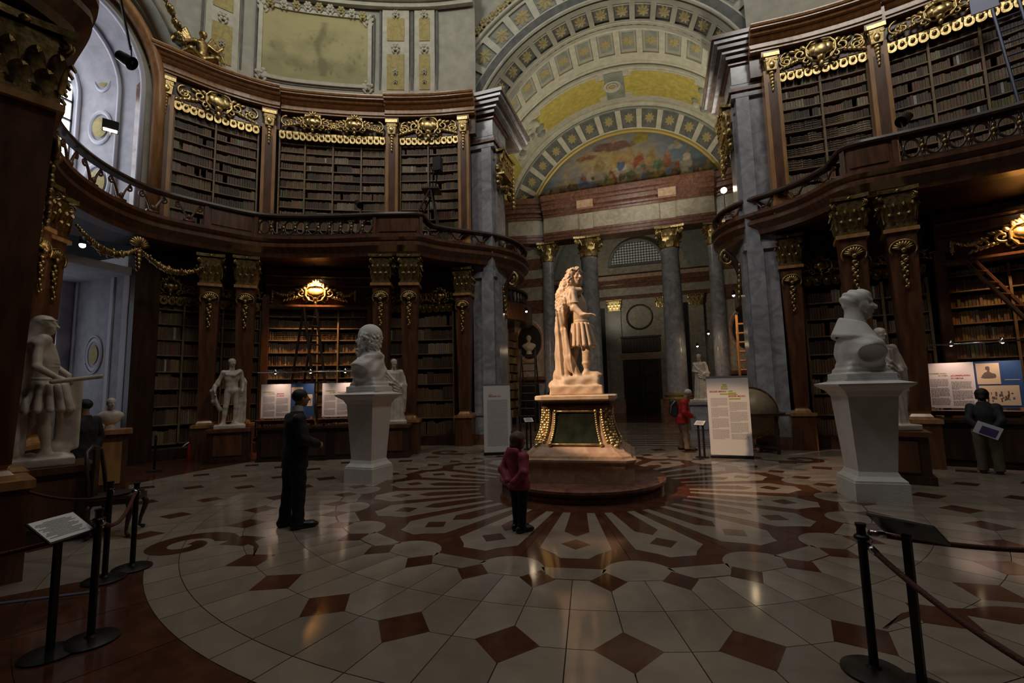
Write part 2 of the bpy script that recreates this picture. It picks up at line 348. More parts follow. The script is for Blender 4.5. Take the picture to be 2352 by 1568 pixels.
# ochre pilaster strips with grey borders
def ornament(R_, p, s_, m):
    mb = MB()
    for a in np.linspace(0, 2 * PI, 7)[:-1]: mb.ball((s_ * .55 * math.cos(a), -.01, s_ * .6 * math.sin(a)), (s_ * .34, .035, s_ * .34), 8, 4)
    for sg in (-1, 1): mb.ball((sg * s_ * .5, 0, -s_ * .9), (s_ * .22, .03, s_ * .5), 7, 4, np.array([[math.cos(sg * .5), 0, math.sin(sg * .5)], [0, 1, 0], [-math.sin(sg * .5), 0, math.cos(sg * .5)]]))
    mb.ball((0, -.02, 0), (s_ * .3, .05, s_ * .3), 8, 5); mb.xf(R_, p); return mb.build('stucco_ornament', m, ceil, True)
for (a, b) in ((1.45, 1.95), (6.48, 7.05), (7.55, 7.90)):
    onwall(CL, a - .16, b + .16, 11.78, 14.9, OFF, STUCCO_L, 'pilaster_ground', 0.05)
    onwall(CL, a, b, 11.95, 13.25, OFF, OCHRE, 'ochre_strip', 0.07)
    onwall(CL, a, b, 13.75, 14.6, OFF, OCHRE, 'ochre_strip', 0.07)
    for z, s_ in ((13.5, .17), (12.6, .10), (12.25, .08), (14.75, .14)):
        R_, p = CL.frame((a + b) / 2, OFF - 0.09, z); ornament(R_, p, s_, STUCCO_L)
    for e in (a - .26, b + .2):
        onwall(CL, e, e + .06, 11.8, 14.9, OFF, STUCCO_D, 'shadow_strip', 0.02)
# big monochrome landscape panel: painted grid on the curved wall
def vgrid(name, P, C, m, parent, flip=False):
    """painted surface: (n,m,3) points, (n,m,3) linear colours"""
    o = MB().grid(P, flip=flip).build(name, m, parent, True)
    at = o.data.color_attributes.new('paint', 'FLOAT_COLOR', 'POINT')
    c = np.ones((P.shape[0] * P.shape[1], 4)); c[:, :3] = C.reshape(-1, 3); at.data.foreach_set('color', c.ravel()); return o
PAINT = mat('fresco_paint', (1, 1, 1), 0.7, vcol='paint')
def vnoise(x, y, seed, f):
    r = np.random.default_rng(seed); T = r.random((64, 64)); x = x * f; y = y * f
    xi, yi = np.floor(x).astype(int), np.floor(y).astype(int); a, b = x - xi, y - yi; a = a * a * (3 - 2 * a); b = b * b * (3 - 2 * b)
    g_ = lambda i, j: T[i % 64, j % 64]
    return (g_(xi, yi) * (1 - a) + g_(xi + 1, yi) * a) * (1 - b) + (g_(xi, yi + 1) * (1 - a) + g_(xi + 1, yi + 1) * a) * b
def fbm(x, y, seed, f): return sum(vnoise(x, y, seed + i, f * 2 ** i) / 2 ** i for i in range(4)) / 1.875
n1, n2 = 220, 150
sa, sb, za, zb = 2.72, 5.86, 12.08, 14.50
ss = np.linspace(sa, sb, n1); zz = np.linspace(za, zb, n2)
P = np.array([[(*CL.pt(s_, OFF - 0.045)[0], z) for z in zz] for s_ in ss])
U, V_ = np.meshgrid(np.linspace(0, 1, n1), np.linspace(0, 1, n2), indexing='ij')
basec = np.array([0.46, 0.41, 0.19]); dark = np.array([0.16, 0.15, 0.06])
msk = np.zeros_like(U)
hills = np.clip((0.30 + 0.12 * fbm(U, V_ * 0, 3, 5) - V_) * 9, 0, 1) * 0.35; msk += hills
msk += np.clip(0.05 - np.abs(U - 0.52 - 0.03 * np.sin(V_ * 9)), 0, .05) * 20 * (V_ > 0.1) * (V_ < 0.9) * 0.75
for (cx, cy, rx, ry, w_) in ((.5, .6, .16, .14, .35), (.34, .52, .1, .1, .3), (.64, .72, .13, .1, .3), (.12, .42, .07, .22, .35), (.25, .3, .1, .09, .45), (.55, .28, .09, .1, .5), (.82, .28, .06, .14, .45), (.9, .4, .04, .2, .3), (.42, .2, .2, .05, .3)):
    msk += w_ * np.clip(1.3 - np.hypot((U - cx) / rx, (V_ - cy) / ry) + 0.9 * (fbm(U, V_, 11, 14) - .5), 0, 1)
rb = np.random.default_rng(8)
for k in range(46):      # brush strokes: branches, figures, grass
    x0_, y0_ = rb.uniform(.04, .96), rb.uniform(.06, .8); an = rb.uniform(-.9, .9) + (PI / 2 if rb.random() < .6 else 0); L_ = rb.uniform(.03, .12)
    for q in np.linspace(0, 1, 7): msk += .16 * np.exp(-(((U - x0_ - L_ * q * math.cos(an)) * 1.3) ** 2 + (V_ - y0_ - L_ * q * math.sin(an) - .02 * math.sin(7 * q)) ** 2) / rb.uniform(.00006, .0003))
msk = np.clip(msk * .8 + 0.45 * (fbm(U, V_, 5, 9) - 0.42), 0, 0.8)[..., None]
vgrid('landscape_fresco', P, basec * (1 - msk) + dark * msk, PAINT, ceil, True)
frame_on(CL, sa - .12, sb + .12, za - .12, zb + .12, OFF, STUCCO_L, 0.12, 0.10)
frame_on(CL, sa - .20, sb + .20, za - .20, zb + .20, OFF, STUCCO_D, 0.05, 0.05)
for (s_, z) in ((sa, za), (sa, zb), (sb, za), (sb, zb)):
    R_, p = CL.frame(s_, OFF - 0.06, z); ornament(R_, p, .22, STUCCO_L)
for k in range(9):
    R_, p = CL.frame(sa + (sb - sa) * (k + .5) / 9, OFF - 0.12, zb + .1 + 0.16 * math.sin(k / 8 * PI)); ornament(R_, p, .16, STUCCO_L if k % 2 else ROSETTE)
# gilded figure group over the left end of the cornice
Rx = lambda a: np.array([[1, 0, 0], [0, math.cos(a), -math.sin(a)], [0, math.sin(a), math.cos(a)]])
Ry = lambda a: np.array([[math.cos(a), 0, math.sin(a)], [0, 1, 0], [-math.sin(a), 0, math.cos(a)]])

# ================================================================== ARCH AND BARREL VAULT
def circ(cx, cz, R, Y, th): return np.array([cx - R * np.cos(th), np.broadcast_to(Y, np.shape(th)), cz + R * np.sin(th)]).T
class Ruled:
    """ruled surface between two arcs; th0..th1 radians from the left springing"""
    def __init__(s, A, B, th0, th1): s.A, s.B, s.t = A, B, (th0, th1)
    def P(s, th, v, lift=0.0):
        a = circ(*s.A, th); b = circ(*s.B, th); p = a * (1 - v) + b * v
        if lift:
            e = 1e-3; d1 = circ(*s.A, th + e) * (1 - v) + circ(*s.B, th + e) * v - p; d2 = (b - a)
            n = np.cross(d1, d2); n /= np.linalg.norm(n, axis=-1, keepdims=True) + 1e-12
            c = np.array([s.A[0], (s.A[3] + s.B[3]) / 2 - 6, s.A[1]]); sg = np.sign(np.sum(n * (c - p), axis=-1, keepdims=True)); p = p + n * sg * lift
        return p
    def strip(s, t0, t1, v0, v1, lift, m, nm, n=None):
        n = n or max(3, int(abs(t1 - t0) / 0.06)); T = np.linspace(t0, t1, n)
        G = np.stack([s.P(T, v0, 0.0), s.P(T, v0, lift), s.P(T, v1, lift), s.P(T, v1, 0.0)], 1)
        return MB().grid(G, flip=True).build(nm, m, ceil)
def rosette_mesh():
    m = MB(); n, k = 40, 6; V = []
    for i in range(k + 1):
        t = i / k
        for j in range(n):
            a = 2 * PI * j / n; r = t * (0.82 + 0.18 * math.cos(8 * a) * t); h = 0.16 * math.exp(-(t / .28) ** 2) + 0.12 * t * (1 - t) * 4 * (0.7 + 0.3 * math.cos(8 * a)); V.append((r * math.cos(a), r * math.sin(a), h))
    F = [(i * n + j, (i + 1) * n + j, (i + 1) * n + (j + 1) % n, i * n + (j + 1) % n) for i in range(k) for j in range(n)]
    return withmat(m.add(V, F).mesh('rosette', True), ROSETTE)
ROS = rosette_mesh()
def coffers(S, n, v0, v1, ground, rib, lift=0.07, tint=None, ros=0.30):
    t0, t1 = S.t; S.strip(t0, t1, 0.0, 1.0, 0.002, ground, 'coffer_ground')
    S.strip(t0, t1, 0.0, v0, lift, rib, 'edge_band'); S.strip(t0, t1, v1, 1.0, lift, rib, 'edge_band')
    dt = (t1 - t0) / n
    for i in range(n + 1):
        c = t0 + i * dt
        S.strip(c - dt * .13, c + dt * .13, v0, v1, lift, rib, 'coffer_rib', 3)
    for i in range(n):
        c = t0 + (i + .5) * dt
        if tint: S.strip(c - dt * .26, c + dt * .26, v0 + (v1 - v0) * .14, v1 - (v1 - v0) * .14, 0.012, tint, 'coffer_panel', 3)
        p = S.P(np.array([c]), (v0 + v1) / 2, 0.02)[0]; q = S.P(np.array([c]), (v0 + v1) / 2, 0.1)[0]; nrm = Vector(q - p)
        inst('rosette', ROS, ceil, p, nrm.to_track_quat('Z', 'Y').to_euler(), (ros,) * 3)
cxA = X0
TA = (0.42, PI - 0.42)
face = Ruled((cxA, 9.5, 4.98, 14.02), (cxA, 9.5, 6.05, 14.0), 0.36, PI - 0.36)
coffers(face, 15, 0.14, 0.86, STUCCO_G, STUCCO_L, 0.06, STUCCO_G, 0.30)
Ruled((cxA, 9.5, 4.68, 14.0), (cxA, 9.5, 5.02, 13.94), *TA).strip(*TA, 0, 1, 0.10, STUCCO_D, 'archivolt')
for Rr, tb in ((4.70, .05), (5.02, .05), (6.08, .07)):
    T = np.linspace(0.36, PI - .36, 70); MB().tube(circ(cxA, 9.5, Rr, 13.9, T), tb, 8).build('archivolt_moulding', STUCCO_L, ceil, True)
# spandrel wall either side of and above the arch
T = np.linspace(0.0, PI, 60); inner = circ(cxA, 9.5, 6.05, 14.03, T); outer = inner.copy()
for i, t in enumerate(T):
    d = np.array([-math.cos(t), math.sin(t)]); k = min(7.2 / max(abs(d[0]), 1e-6), 8.2 / max(abs(d[1]), 1e-6)); outer[i] = (cxA + d[0] * k, 14.03, 9.5 + d[1] * k)
MB().grid(np.stack([inner, outer], 1), flip=True).build('spandrel', STUCCO, ceil)
# gold foliage in the spandrels, ochre strips framed in grey
for sg in (-1, 1):
    for k in range(13):
        th = 0.62 + 0.058 * k; rr = 6.42 + 0.05 * math.sin(k * 1.7)
        x, z = cxA + sg * rr * math.cos(th), 9.5 + rr * math.sin(th)
        ornament(Ry(-sg * (0.9 - th)), (x, 13.98, z), .20, ROSETTE)
    MB().box((cxA + sg * 6.55, 13.98, 12.75), (.14, .03, .9)).build('ochre_strip', OCHRE, ceil)
    for dx in (-.22, .22): MB().box((cxA + sg * 6.55 + dx, 13.98, 12.8), (.05, .04, 1.25)).build('strip_border', STUCCO_L, ceil)
    ornament(np.eye(3), (cxA + sg * 6.55, 13.95, 13.9), .28, STUCCO_L)
band1 = Ruled((cxA, 9.5, 4.70, 14.0), (-1.29, 9.70, 4.24, 15.0), *TA)
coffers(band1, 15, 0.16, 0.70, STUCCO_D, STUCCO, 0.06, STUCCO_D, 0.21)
for Y, Rr, cz, tb, m_ in ((15.02, 4.24, 9.70, .07, STUCCO_L), (14.88, 4.27, 9.67, .035, MARBLE_R), (14.76, 4.32, 9.65, .045, STUCCO_L), (14.2, 4.58, 9.54, .03, STUCCO_L)):
    T = np.linspace(0.3, PI - .3, 70); MB().tube(circ(cxA + (Y - 14) * .06, cz, Rr, Y, T), tb, 8).build('soffit_moulding', m_, ceil, True)
T = np.linspace(0.2, PI - .2, 50)
MB().grid(np.stack([circ(-1.29, 9.70, 4.24, 15.04, T), circ(-1.45, 9.9, 6.3, 15.08, T)], 1), flip=False).build('arch_back', STUCCO, ceil)
band2 = Ruled((-1.45, 10.05, 5.76, 15.1), (-1.5, 9.72, 5.84, 18.9), 0.26, PI - .26)
coffers(band2, 17, 0.56, 0.87, STUCCO, STUCCO_L, 0.07, STUCCO_G, 0.25)
T = np.linspace(0.2, PI - .2, 70); MB().tube(circ(-1.5, 9.72, 5.80, 18.9, T), 0.09, 8).build('vault_moulding', STUCCO_L, ceil, True)
MB().tube(circ(-1.5, 9.72, 5.78, 19.15, T), 0.05, 8).build('vault_moulding', STUCCO, ceil, True)
zone = Ruled((-1.5, 9.70, 5.86, 18.9), (-1.5, 9.62, 5.96, 22.0), 0.30, PI - .30)
zone.strip(0.30, PI - .30, 0, 1, 0.002, STUCCO_L, 'vault_ground')
for t0, t1 in ((0.98, 1.46), (1.72, 2.20)):
    zone.strip(t0 - .02, t1 + .02, .18, .84, 0.025, STUCCO_L, 'panel_frame'); zone.strip(t0, t1, .22, .80, 0.035, YELLOW, 'yellow_panel')
    for e, w_ in ((t0 - .055, .06), (t1, .055)): zone.strip(e, e + w_, .32, .70, 0.033, YELLOW, 'yellow_panel', 4)
for t0, t1 in ((0.30, .62), (PI - .62, PI - .30)): zone.strip(t0, t1, .03, .97, 0.02, YELLOW, 'yellow_ground')
zone.strip(1.52, 1.66, .2, .82, 0.03, STUCCO_G, 'medallion_field', 5)
for v, s_ in ((.5, .34), (.5, .2)):
    p = zone.P(np.array([PI / 2]), v, .05)[0]; q = zone.P(np.array([PI / 2]), v, .3)[0]
    m = MB().lathe([(s_ * .8, 0), (s_, .03), (s_ * 1.1, .05), (s_ * 1.2, .0)], seg=24); me = withmat(m.mesh('medallion_ring', True), STUCCO_L); inst('medallion_ring', me, ceil, p, Vector(q - p).to_track_quat('Z', 'Y').to_euler())
p = zone.P(np.array([PI / 2]), .5, .06)[0]; inst('medallion_rosette', withmat(rosette_mesh().copy(), YELLOW), ceil, p, Vector(zone.P(np.array([PI / 2]), .5, .3)[0] - p).to_track_quat('Z', 'Y').to_euler(), (.2, .2, .2))
# grey trophies in relief at the foot of the vault
for sg, t in ((1, .80), (-1, PI - .80)):
    for k in range(16):
        v = .22 + .55 * RNG.random(); tt = t + (RNG.random() - .5) * .26
        p = zone.P(np.array([tt]), v, .06)[0]; MB().ball((0, 0, 0), (.12 + .12 * RNG.random(), .1, .1 + .22 * RNG.random()), 8, 5, Ry(RNG.random() * 3)).xf(None, p).build('trophy_relief', STUCCO_L if k % 3 else STUCCO_G, ceil, True)
MB().tube(circ(-1.5, 9.62, 5.92, 21.95, T), 0.13, 8).build('vault_moulding', STUCCO_L, ceil, True)
MB().tube(circ(-1.45, 9.6, 5.75, 22.05, T), 0.06, 8).build('vault_moulding', STUCCO_G, ceil, True)
ring = Ruled((-1.45, 9.6, 5.92, 22.0), (X0, 9.58, 5.02, 22.85), 0.30, PI - .30)
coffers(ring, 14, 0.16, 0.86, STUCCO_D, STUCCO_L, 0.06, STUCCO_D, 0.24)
MB().tube(circ(X0, 9.58, 5.0, 22.82, T), 0.11, 8).build('gilt_rim', mat('ochre_gilt', (.55, .40, .12), .45, .4), ceil, True)
# lunette fresco: painted flat wall
nu, nv = 260, 120
U, V_ = np.meshgrid(np.linspace(-1, 1, nu), np.linspace(0, 1, nv), indexing='ij'); Rl = 5.0; zb_ = 11.45; hmax = 9.58 + Rl - zb_
hw = math.sqrt(Rl ** 2 - (zb_ - 9.58) ** 2); XX = X0 + U * hw
top = 9.58 + np.sqrt(np.clip(Rl ** 2 - (U * hw) ** 2, 0, None)); ZZ = zb_ + (top - zb_) * V_; H = (ZZ - zb_) / hmax
P = np.stack([XX, np.full_like(XX, 22.9), ZZ], -1)
sky = np.array([.20, .25, .36]); warm = np.array([.52, .38, .17]); green = np.array([.10, .13, .06]); brown = np.array([.15, .09, .045])
Cc = np.zeros(U.shape + (3,)); nz = fbm(U + 3, V_ + 1, 21, 4)
w1 = np.clip(1.1 - np.hypot((U + .15) / .6, (H - .55) / .5) + (nz - .5), 0, 1)[..., None]; Cc[:] = sky; Cc = Cc * (1 - w1) + warm * w1
w2 = np.clip((U - .35) * 3 + (nz - .5), 0, 1)[..., None] * .8; Cc = Cc * (1 - w2) + np.array([.13, .17, .20]) * w2
w3 = np.clip((.22 - H) * 5 + (fbm(U + 3, V_, 9, 7) - .5) * 1.6, 0, 1)[..., None]; Cc = Cc * (1 - w3) + green * w3
rr_ = np.random.default_rng(5)
FIG = [(-.72, .12, .07, .14, (.30, .16, .08)), (-.62, .34, .05, .12, (.55, .45, .32)), (-.55, .14, .09, .16, (.22, .13, .07)), (-.42, .2, .07, .2, (.16, .22, .45)), (-.36, .36, .05, .1, (.60, .50, .40)), (-.3, .12, .1, .14, (.18, .24, .46)), (-.25, .5, .06, .12, (.5, .36, .16)), (-.12, .24, .06, .16, (.34, .10, .07)), (-.05, .5, .08, .18, (.62, .42, .16)), (-.02, .34, .07, .14, (.70, .66, .56)), (.08, .58, .06, .14, (.60, .40, .2)), (.1, .2, .08, .16, (.20, .22, .12)), (.17, .44, .07, .16, (.45, .12, .07)), (.24, .25, .07, .16, (.42, .2, .16)), (.3, .5, .06, .14, (.5, .35, .15)), (.36, .3, .07, .16, (.2, .28, .16)), (.4, .14, .08, .12, (.30, .20, .09)), (.46, .4, .06, .12, (.42, .17, .09)), (.62, .2, .06, .15, (.72, .68, .58)), (.66, .36, .045, .14, (.70, .60, .48)), (.72, .13, .1, .08, (.66, .60, .50)), (.85, .16, .08, .12, (.30, .28, .2)), (-.1, .8, .25, .08, (.30, .16, .14)), (.2, .85, .1, .1, (.5, .42, .1)), (-.4, .68, .14, .05, (.4, .2, .1)), (.55, .62, .08, .05, (.5, .45, .42)), (-.85, .08, .08, .1, (.14, .1, .06))]
PAL = [(.42, .30, .18), (.26, .13, .07), (.14, .19, .34), (.48, .42, .33), (.36, .12, .07), (.16, .20, .11), (.46, .33, .13), (.22, .16, .10), (.12, .10, .08)]
for k in range(90):
    cx = rr_.uniform(-.9, .92); cy = abs(rr_.normal(0, .24)) * (1.15 - abs(cx)); FIG.append((cx, cy, rr_.uniform(.018, .05), rr_.uniform(.03, .10), PAL[rr_.integers(len(PAL))]))
for (cx, cy, rx, ry, c) in FIG:
    c = tuple(x * .78 for x in c)
    d = np.hypot((U - cx) / rx, (H - cy) / ry) + .9 * (fbm(U + cx * 7, H + cy, 31, 16) - .5)
    k = np.clip((1.05 - d) * 4, 0, 1)[..., None]; sh = (0.55 + 0.75 * fbm(U * 1.3, H, 44, 22))[..., None]; Cc = Cc * (1 - k) + np.array(c) * sh * k
    d = np.hypot((U - cx - .01) / .022, (H - cy - ry * 1.1) / .045); k = np.clip((1.1 - d) * 4, 0, 1)[..., None] * (.9 if rx > .045 else .4); Cc = Cc * (1 - k) + np.array([.42, .26, .15]) * k
Cc = Cc * (0.72 + 0.5 * fbm(U * 2, H * 2, 61, 12))[..., None]
vgrid('lunette_fresco', P, Cc * .9, PAINT, ceil, True)

# ================================================================== PIERS OF THE ARCH
PIERC = mat('shaded_brown_marble', (.17, .12, .105), .25, col2=(.10, .07, .06), noise=1, scale=4, detail=6)  # brown marble with the shade on the pier entablature put into its colour
for sg, nm, x_in, x_out, ws in ((-1, 'trim_3', -5.05, -5.7, 'left'), (1, 'trim_4', 2.38, 3.03, 'right')):
    r_ = tag(bpy.data.objects.new(nm, None), 'grey marble pier carrying the ' + ws + ' foot of the arch', None, None, 'structure'); COL.objects.link(r_)
    xa, xb = min(x_in, x_out), max(x_in, x_out); xm, xh = (xa + xb) / 2, (xb - xa) / 2
    MB().box((x_in + sg * .40, 14.50, 5.1), (.38, .62, 5.1)).build('pier_core', MARBLE_G, r_)
    MB().box((x_in + sg * .20, 13.85, 7.75), (.17, .06, 2.35)).build('pilaster_strip', MARBLE_G, r_)
    MB().box((x_in + sg * .22, 13.84, 3.25), (.20, .07, 2.2)).build('pilaster_strip', MARBLE_G, r_)
    MB().box((x_in - sg * .01, 14.40, 8.0), (.05, .34, 1.75)).build('passage_pilaster', MARBLE_G, r_)
    MB().box((x_in - sg * .01, 14.40, 3.1), (.05, .34, 2.3)).build('passage_pilaster', MARBLE_G, r_)
    for z, hh, ov, m_ in ((0.16, .16, .12, MARBLE_R), (0.62, .30, .05, MARBLE_G), (0.96, .05, .08, MARBLE_G), (5.50, .10, .05, MARBLE_G), (9.92, .06, .08, MARBLE_G), (10.08, .05, .13, MARBLE_R), (10.19, .05, .08, MARBLE_G), (10.58, .30, .04, MARBLE_G), (10.92, .06, .10, MARBLE_R)):
        MB().box((x_in + sg * .38, 14.50, z), (.38 + ov, .64 + ov, hh)).build('pier_moulding', m_, r_)
    # projecting entablature over the pier, its soffit mouldings running into the passage
    for z, hh, ov in ((11.05, .07, .22), (11.18, .06, .34), (11.31, .07, .48), (11.44, .06, .58), (11.56, .06, .66)):
        MB().box((x_in + sg * .42, 15.08, z), (.40 + ov * .85, 1.30 + ov * .6, hh)).build('cornice_step', PIERC if ov not in (.34, .58) else MARBLE_G, r_)
def swag(p0, p1, sag, n, r, m=None):
    m = m or MB(); p0, p1 = np.array(p0), np.array(p1)
    for i in range(n + 1):
        t = i / n; p = p0 * (1 - t) + p1 * t; p[2] -= sag * 4 * t * (1 - t); k = r * (.6 + .8 * 4 * t * (1 - t)); m.ball(p, (k * .8, k * .6, k * .8), 7, 4)
        for j in range(2): m.ball(p + np.array([random.uniform(-1, 1), random.uniform(-.5, .3), random.uniform(-.8, .8)]) * k * .7, (k * random.uniform(.35, .6), k * .4, k * random.uniform(.45, .8)), 6, 4, Ry(random.uniform(-1, 1)))
    return m
# ================================================================== capitals (shared meshes)
def capital_mesh(r, R_, h, square=False, front_only=False):
    """Corinthian capital: bell radius r below, abacus half width R_ above, height h"""
    m = MB(); seg = 4 if square else 20
    m.lathe([(r, 0), (r * .98, h * .1), (r * .96, h * .5), (r * 1.08, h * .72), (r * 1.35, h * .86)], seg=seg, R=rotz(PI / 4) if square else None) if not square else m.box((0, 0, h * .43), (r, r, h * .43), taper=1.12)
    m.lathe([(r * 1.02, -.02 * h), (r * 1.12, .02 * h), (r * 1.02, .06 * h)], seg=20) if not square else m.box((0, 0, .02 * h), (r * 1.1, r * 1.1, .035 * h))
    def leaf(a, rad, w_, z0, hh, out):
        T = np.linspace(0, 1, 7); G = []
        for t in T:
            zz_ = z0 + hh * (t if t < .8 else .8 + (t - .8) * .2 - (t - .8) ** 2 * 3); rr_ = rad + out * t ** 3; wd = w_ * (0.75 + .5 * math.sin(t * PI * .9)) * (1 - .75 * t ** 4)
            G.append([(rr_ + .012 * (1 - abs(u)) * (1 if abs(u) < .9 else -1), wd * u, zz_ - .06 * hh * abs(u)) for u in (-1, -.5, 0, .5, 1)])
        G = np.array(G) @ rotz(a).T; m.grid(G)
    if square:
        def leafy(k, u0, w_, z0, hh, out):
            G = []
            for t in np.linspace(0, 1, 8):
                zz_ = z0 + hh * (t if t < .8 else .8 + (t - .8) * .2 - (t - .8) ** 2 * 4); yy_ = -r * (1.02 + .10 * t) - out * t ** 3; wd = w_ * (.8 + .45 * math.sin(t * PI * .9)) * (1 - .8 * t ** 4)
                G.append([(u0 + wd * u, yy_ - (.10 * r * (1 - abs(u)) + (.04 * r if abs(u) == .5 else 0)) * (1 - .5 * t), zz_ - .07 * hh * abs(u)) for u in (-1, -.75, -.5, -.25, 0, .25, .5, .75, 1)])
            m.grid(np.array(G) @ rotz(k * PI / 2).T, flip=True)
        for k in range(4):
            for u0 in (-.66, 0, .66): leafy(k, u0 * r, r * .30, .05 * h, h * .40, r * .26)
            for u0 in (-.95, -.34, .34, .95): leafy(k, u0 * r, r * .26, .16 * h, h * .58, r * .34)
    else:
        for k in range(8): leaf(2 * PI * k / 8, r * 1.04, r * .36, .03 * h, h * .42, r * .30)
        for k in range(8): leaf(2 * PI * (k + .5) / 8, r * 1.03, r * .34, .12 * h, h * .60, r * .38)
    for k in range(4):
        a = PI / 4 + k * PI / 2; t = np.linspace(0, 3.4 * PI, 26); sp = R_ * .26 * (1 - t / (3.9 * PI)); c = np.array([R_ * 1.18, 0, h * .76])
        for dy in (-.06, .06):
            path = np.c_[c[0] + sp * np.cos(PI / 2 - t) * 1.0, np.full(26, dy * R_), c[2] + sp * np.sin(PI / 2 - t)] @ rotz(a).T
            m.tube(path, r * .06, 6)
        stem = np.array([(r * 1.0, 0, h * .45), (r * 1.15, 0, h * .75), (R_ * 1.1, 0, h * .98)]) @ rotz(a).T; m.tube(stem, r * .07, 6)
    for k in range(4): m.ball(np.array([R_ * .98, 0, h * .93]) @ rotz(k * PI / 2).T, (r * .16,) * 3, 8, 5)
    n = 6; pts = []
    for k in range(4):
        a0 = -PI / 4 + k * PI / 2
        for t in np.linspace(-1, 1, n, endpoint=False):
            q = np.array([R_ * (.86 + .14 * t * t) * 1.0, R_ * t * 1.0]); c_, s_ = math.cos(k * PI / 2), math.sin(k * PI / 2); pts.append((q[0] * c_ - q[1] * s_, q[0] * s_ + q[1] * c_))
    pts = [(x * 1.12, y * 1.12) for x, y in pts]; m.prism(pts, h * .90, h * 1.0)
    return m
def column(name, label, x, y, z0, z1, zc, r, parent_label_group=None, half=False):
    t = thing(name, label, 'column', (x, y, 0), 0, parent_label_group)
    MB().box((0, 0, z0 / 2 - .1), (r * 1.5, r * 1.5, z0 / 2 - .1)).build('plinth', MARBLE_R, t)
    MB().lathe([(r * 1.45, z0 - .2), (r * 1.5, z0 - .12), (r * 1.3, z0 - .05), (r * 1.3, z0), (r * 1.38, z0 + .06), (r * 1.1, z0 + .16)], seg=28).build('base', mat('gilt_base', (.55, .42, .18), .35, .8), t, True, 40)
    H_ = z1 - z0
    MB().lathe([(r * 1.06, z0 + .14), (r * 1.02, z0 + .22), (r, z0 + H_ * .35), (r * .95, z0 + H_ * .7), (r * .87, z1 - .12), (r * .93, z1 - .07), (r * .93, z1)], seg=32).build('shaft', MARBLE_G, t, True, 40)
    c = capital_mesh(r * .9, r * 1.28, zc - z1).build('capital', GOLD, t, True, 50); c.location = (0, 0, z1)
    return t
# ================================================================== COLUMN SCREEN AT THE END OF THE FIRST BAY
YS = 22.75
column('marble_column', 'grey marble column with gilded capital, behind the standing emperor statue', -3.2, YS, 1.25, 8.2, 9.2, .46, 'tall columns of the screen')
column('marble_column', 'grey marble column with gilded capital, in clear view beside the far door', .65, YS, 1.25, 8.2, 9.2, .46, 'tall columns of the screen')
column('marble_column', 'grey marble engaged column at the left end of the column screen', -5.35, YS + .05, 1.25, 8.2, 9.2, .33, 'tall columns of the screen')
column('marble_column', 'grey marble engaged column at the right end of the column screen', 2.62, YS + .05, 1.25, 8.2, 9.2, .33, 'tall columns of the screen')
ent = tag(bpy.data.objects.new('trim_5', None), 'red and cream marble entablature carried by the column screen', None, None, 'structure'); COL.objects.link(ent)
for z0, z1, yf, m_ in ((9.2, 9.34, .42, MARBLE_R), (9.34, 9.5, .46, MARBLE_R), (9.5, 9.62, .50, MARBLE_R), (9.62, 10.42, .44, MARBLE_C), (10.42, 10.55, .52, MARBLE_R), (10.55, 10.72, .60, MARBLE_R), (10.72, 10.95, .78, MARBLE_R), (10.95, 11.12, .86, MARBLE_R), (11.12, 11.4, .98, MARBLE_R)):
    MB().box((X0, YS + .25 - yf / 2, (z0 + z1) / 2), (4.05, .25 + yf / 2, (z1 - z0) / 2)).build('entablature_course', m_, ent)
    for sg in (-1, 1):   # concave return at each end
        pts = [(sg * 4.0 + sg * 2.2 * t, -(yf - .25) - .9 * math.sin(t * PI / 2) * 0.5) for t in np.linspace(0, 1, 8)]
        path = np.array([(X0 + a, YS + b, 0) for a, b in pts]); path = path if sg > 0 else path[::-1]
        MB().sweep(path, [(0, z0), (0, z1), (.6, z1), (.6, z0)]).build('entablature_return', m_, ent)
for xx in (-3.2, .65):
    MB().box((xx, YS - .10, 9.98), (.34, .42, .40)).build('frieze_block', MARBLE_C, ent); MB().box((xx, YS - .42, 10.95), (.40, .42, .38)).build('cornice_block', MARBLE_P, ent)
# striped end piers with niches for busts
for sg, nm, xc in ((-1, 'wall_far_left', -6.55), (1, 'wall_far_right', 3.85)):
    w_ = tag(bpy.data.objects.new(nm, None), 'striped red and cream marble pier with an oval niche, ' + ('left' if sg < 0 else 'right') + ' of the column screen', None, None, 'structure'); COL.objects.link(w_)
    z = 0.0; k = 0
    for z1, m_ in ((2.0, MARBLE_G), (2.3, MARBLE_R), (5.6, MARBLE_C), (6.3, MARBLE_R), (7.0, MARBLE_C), (7.45, MARBLE_R), (7.9, MARBLE_C), (8.5, MARBLE_R), (9.2, MARBLE_C)):
        MB().box((xc, YS + .45, (z + z1) / 2), (1.05, .4, (z1 - z) / 2)).build('stone_course', m_, w_); z = z1
    MB().box((xc, YS - .05, 2.25), (.95, .14, .09)).build('ledge', MARBLE_R, w_)
    R90 = np.array([[1, 0, 0], [0, 0, -1], [0, 1, 0]])
    MB().lathe([(.62, 0), (.70, .05), (.78, .06), (.80, 0)], seg=32, sy=1.42, R=R90).xf(None, (xc + .1 * -sg, YS + .05, 4.15)).build('niche_frame', MARBLE_P, w_, True)
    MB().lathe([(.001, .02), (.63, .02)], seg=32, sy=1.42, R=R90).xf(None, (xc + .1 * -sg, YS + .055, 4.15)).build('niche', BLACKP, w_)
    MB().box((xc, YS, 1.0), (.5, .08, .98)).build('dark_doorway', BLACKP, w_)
# side walls of the bays, with upper cladding
for sg, nm, xw in ((-1, 'wall_passage_left', -7.45), (1, 'wall_passage_right', 4.75)):
    w_ = MB().box((xw, 24.0, 5.7), (.2, 7.8, 5.75)).build(nm, WOOD_D); struct(w_)
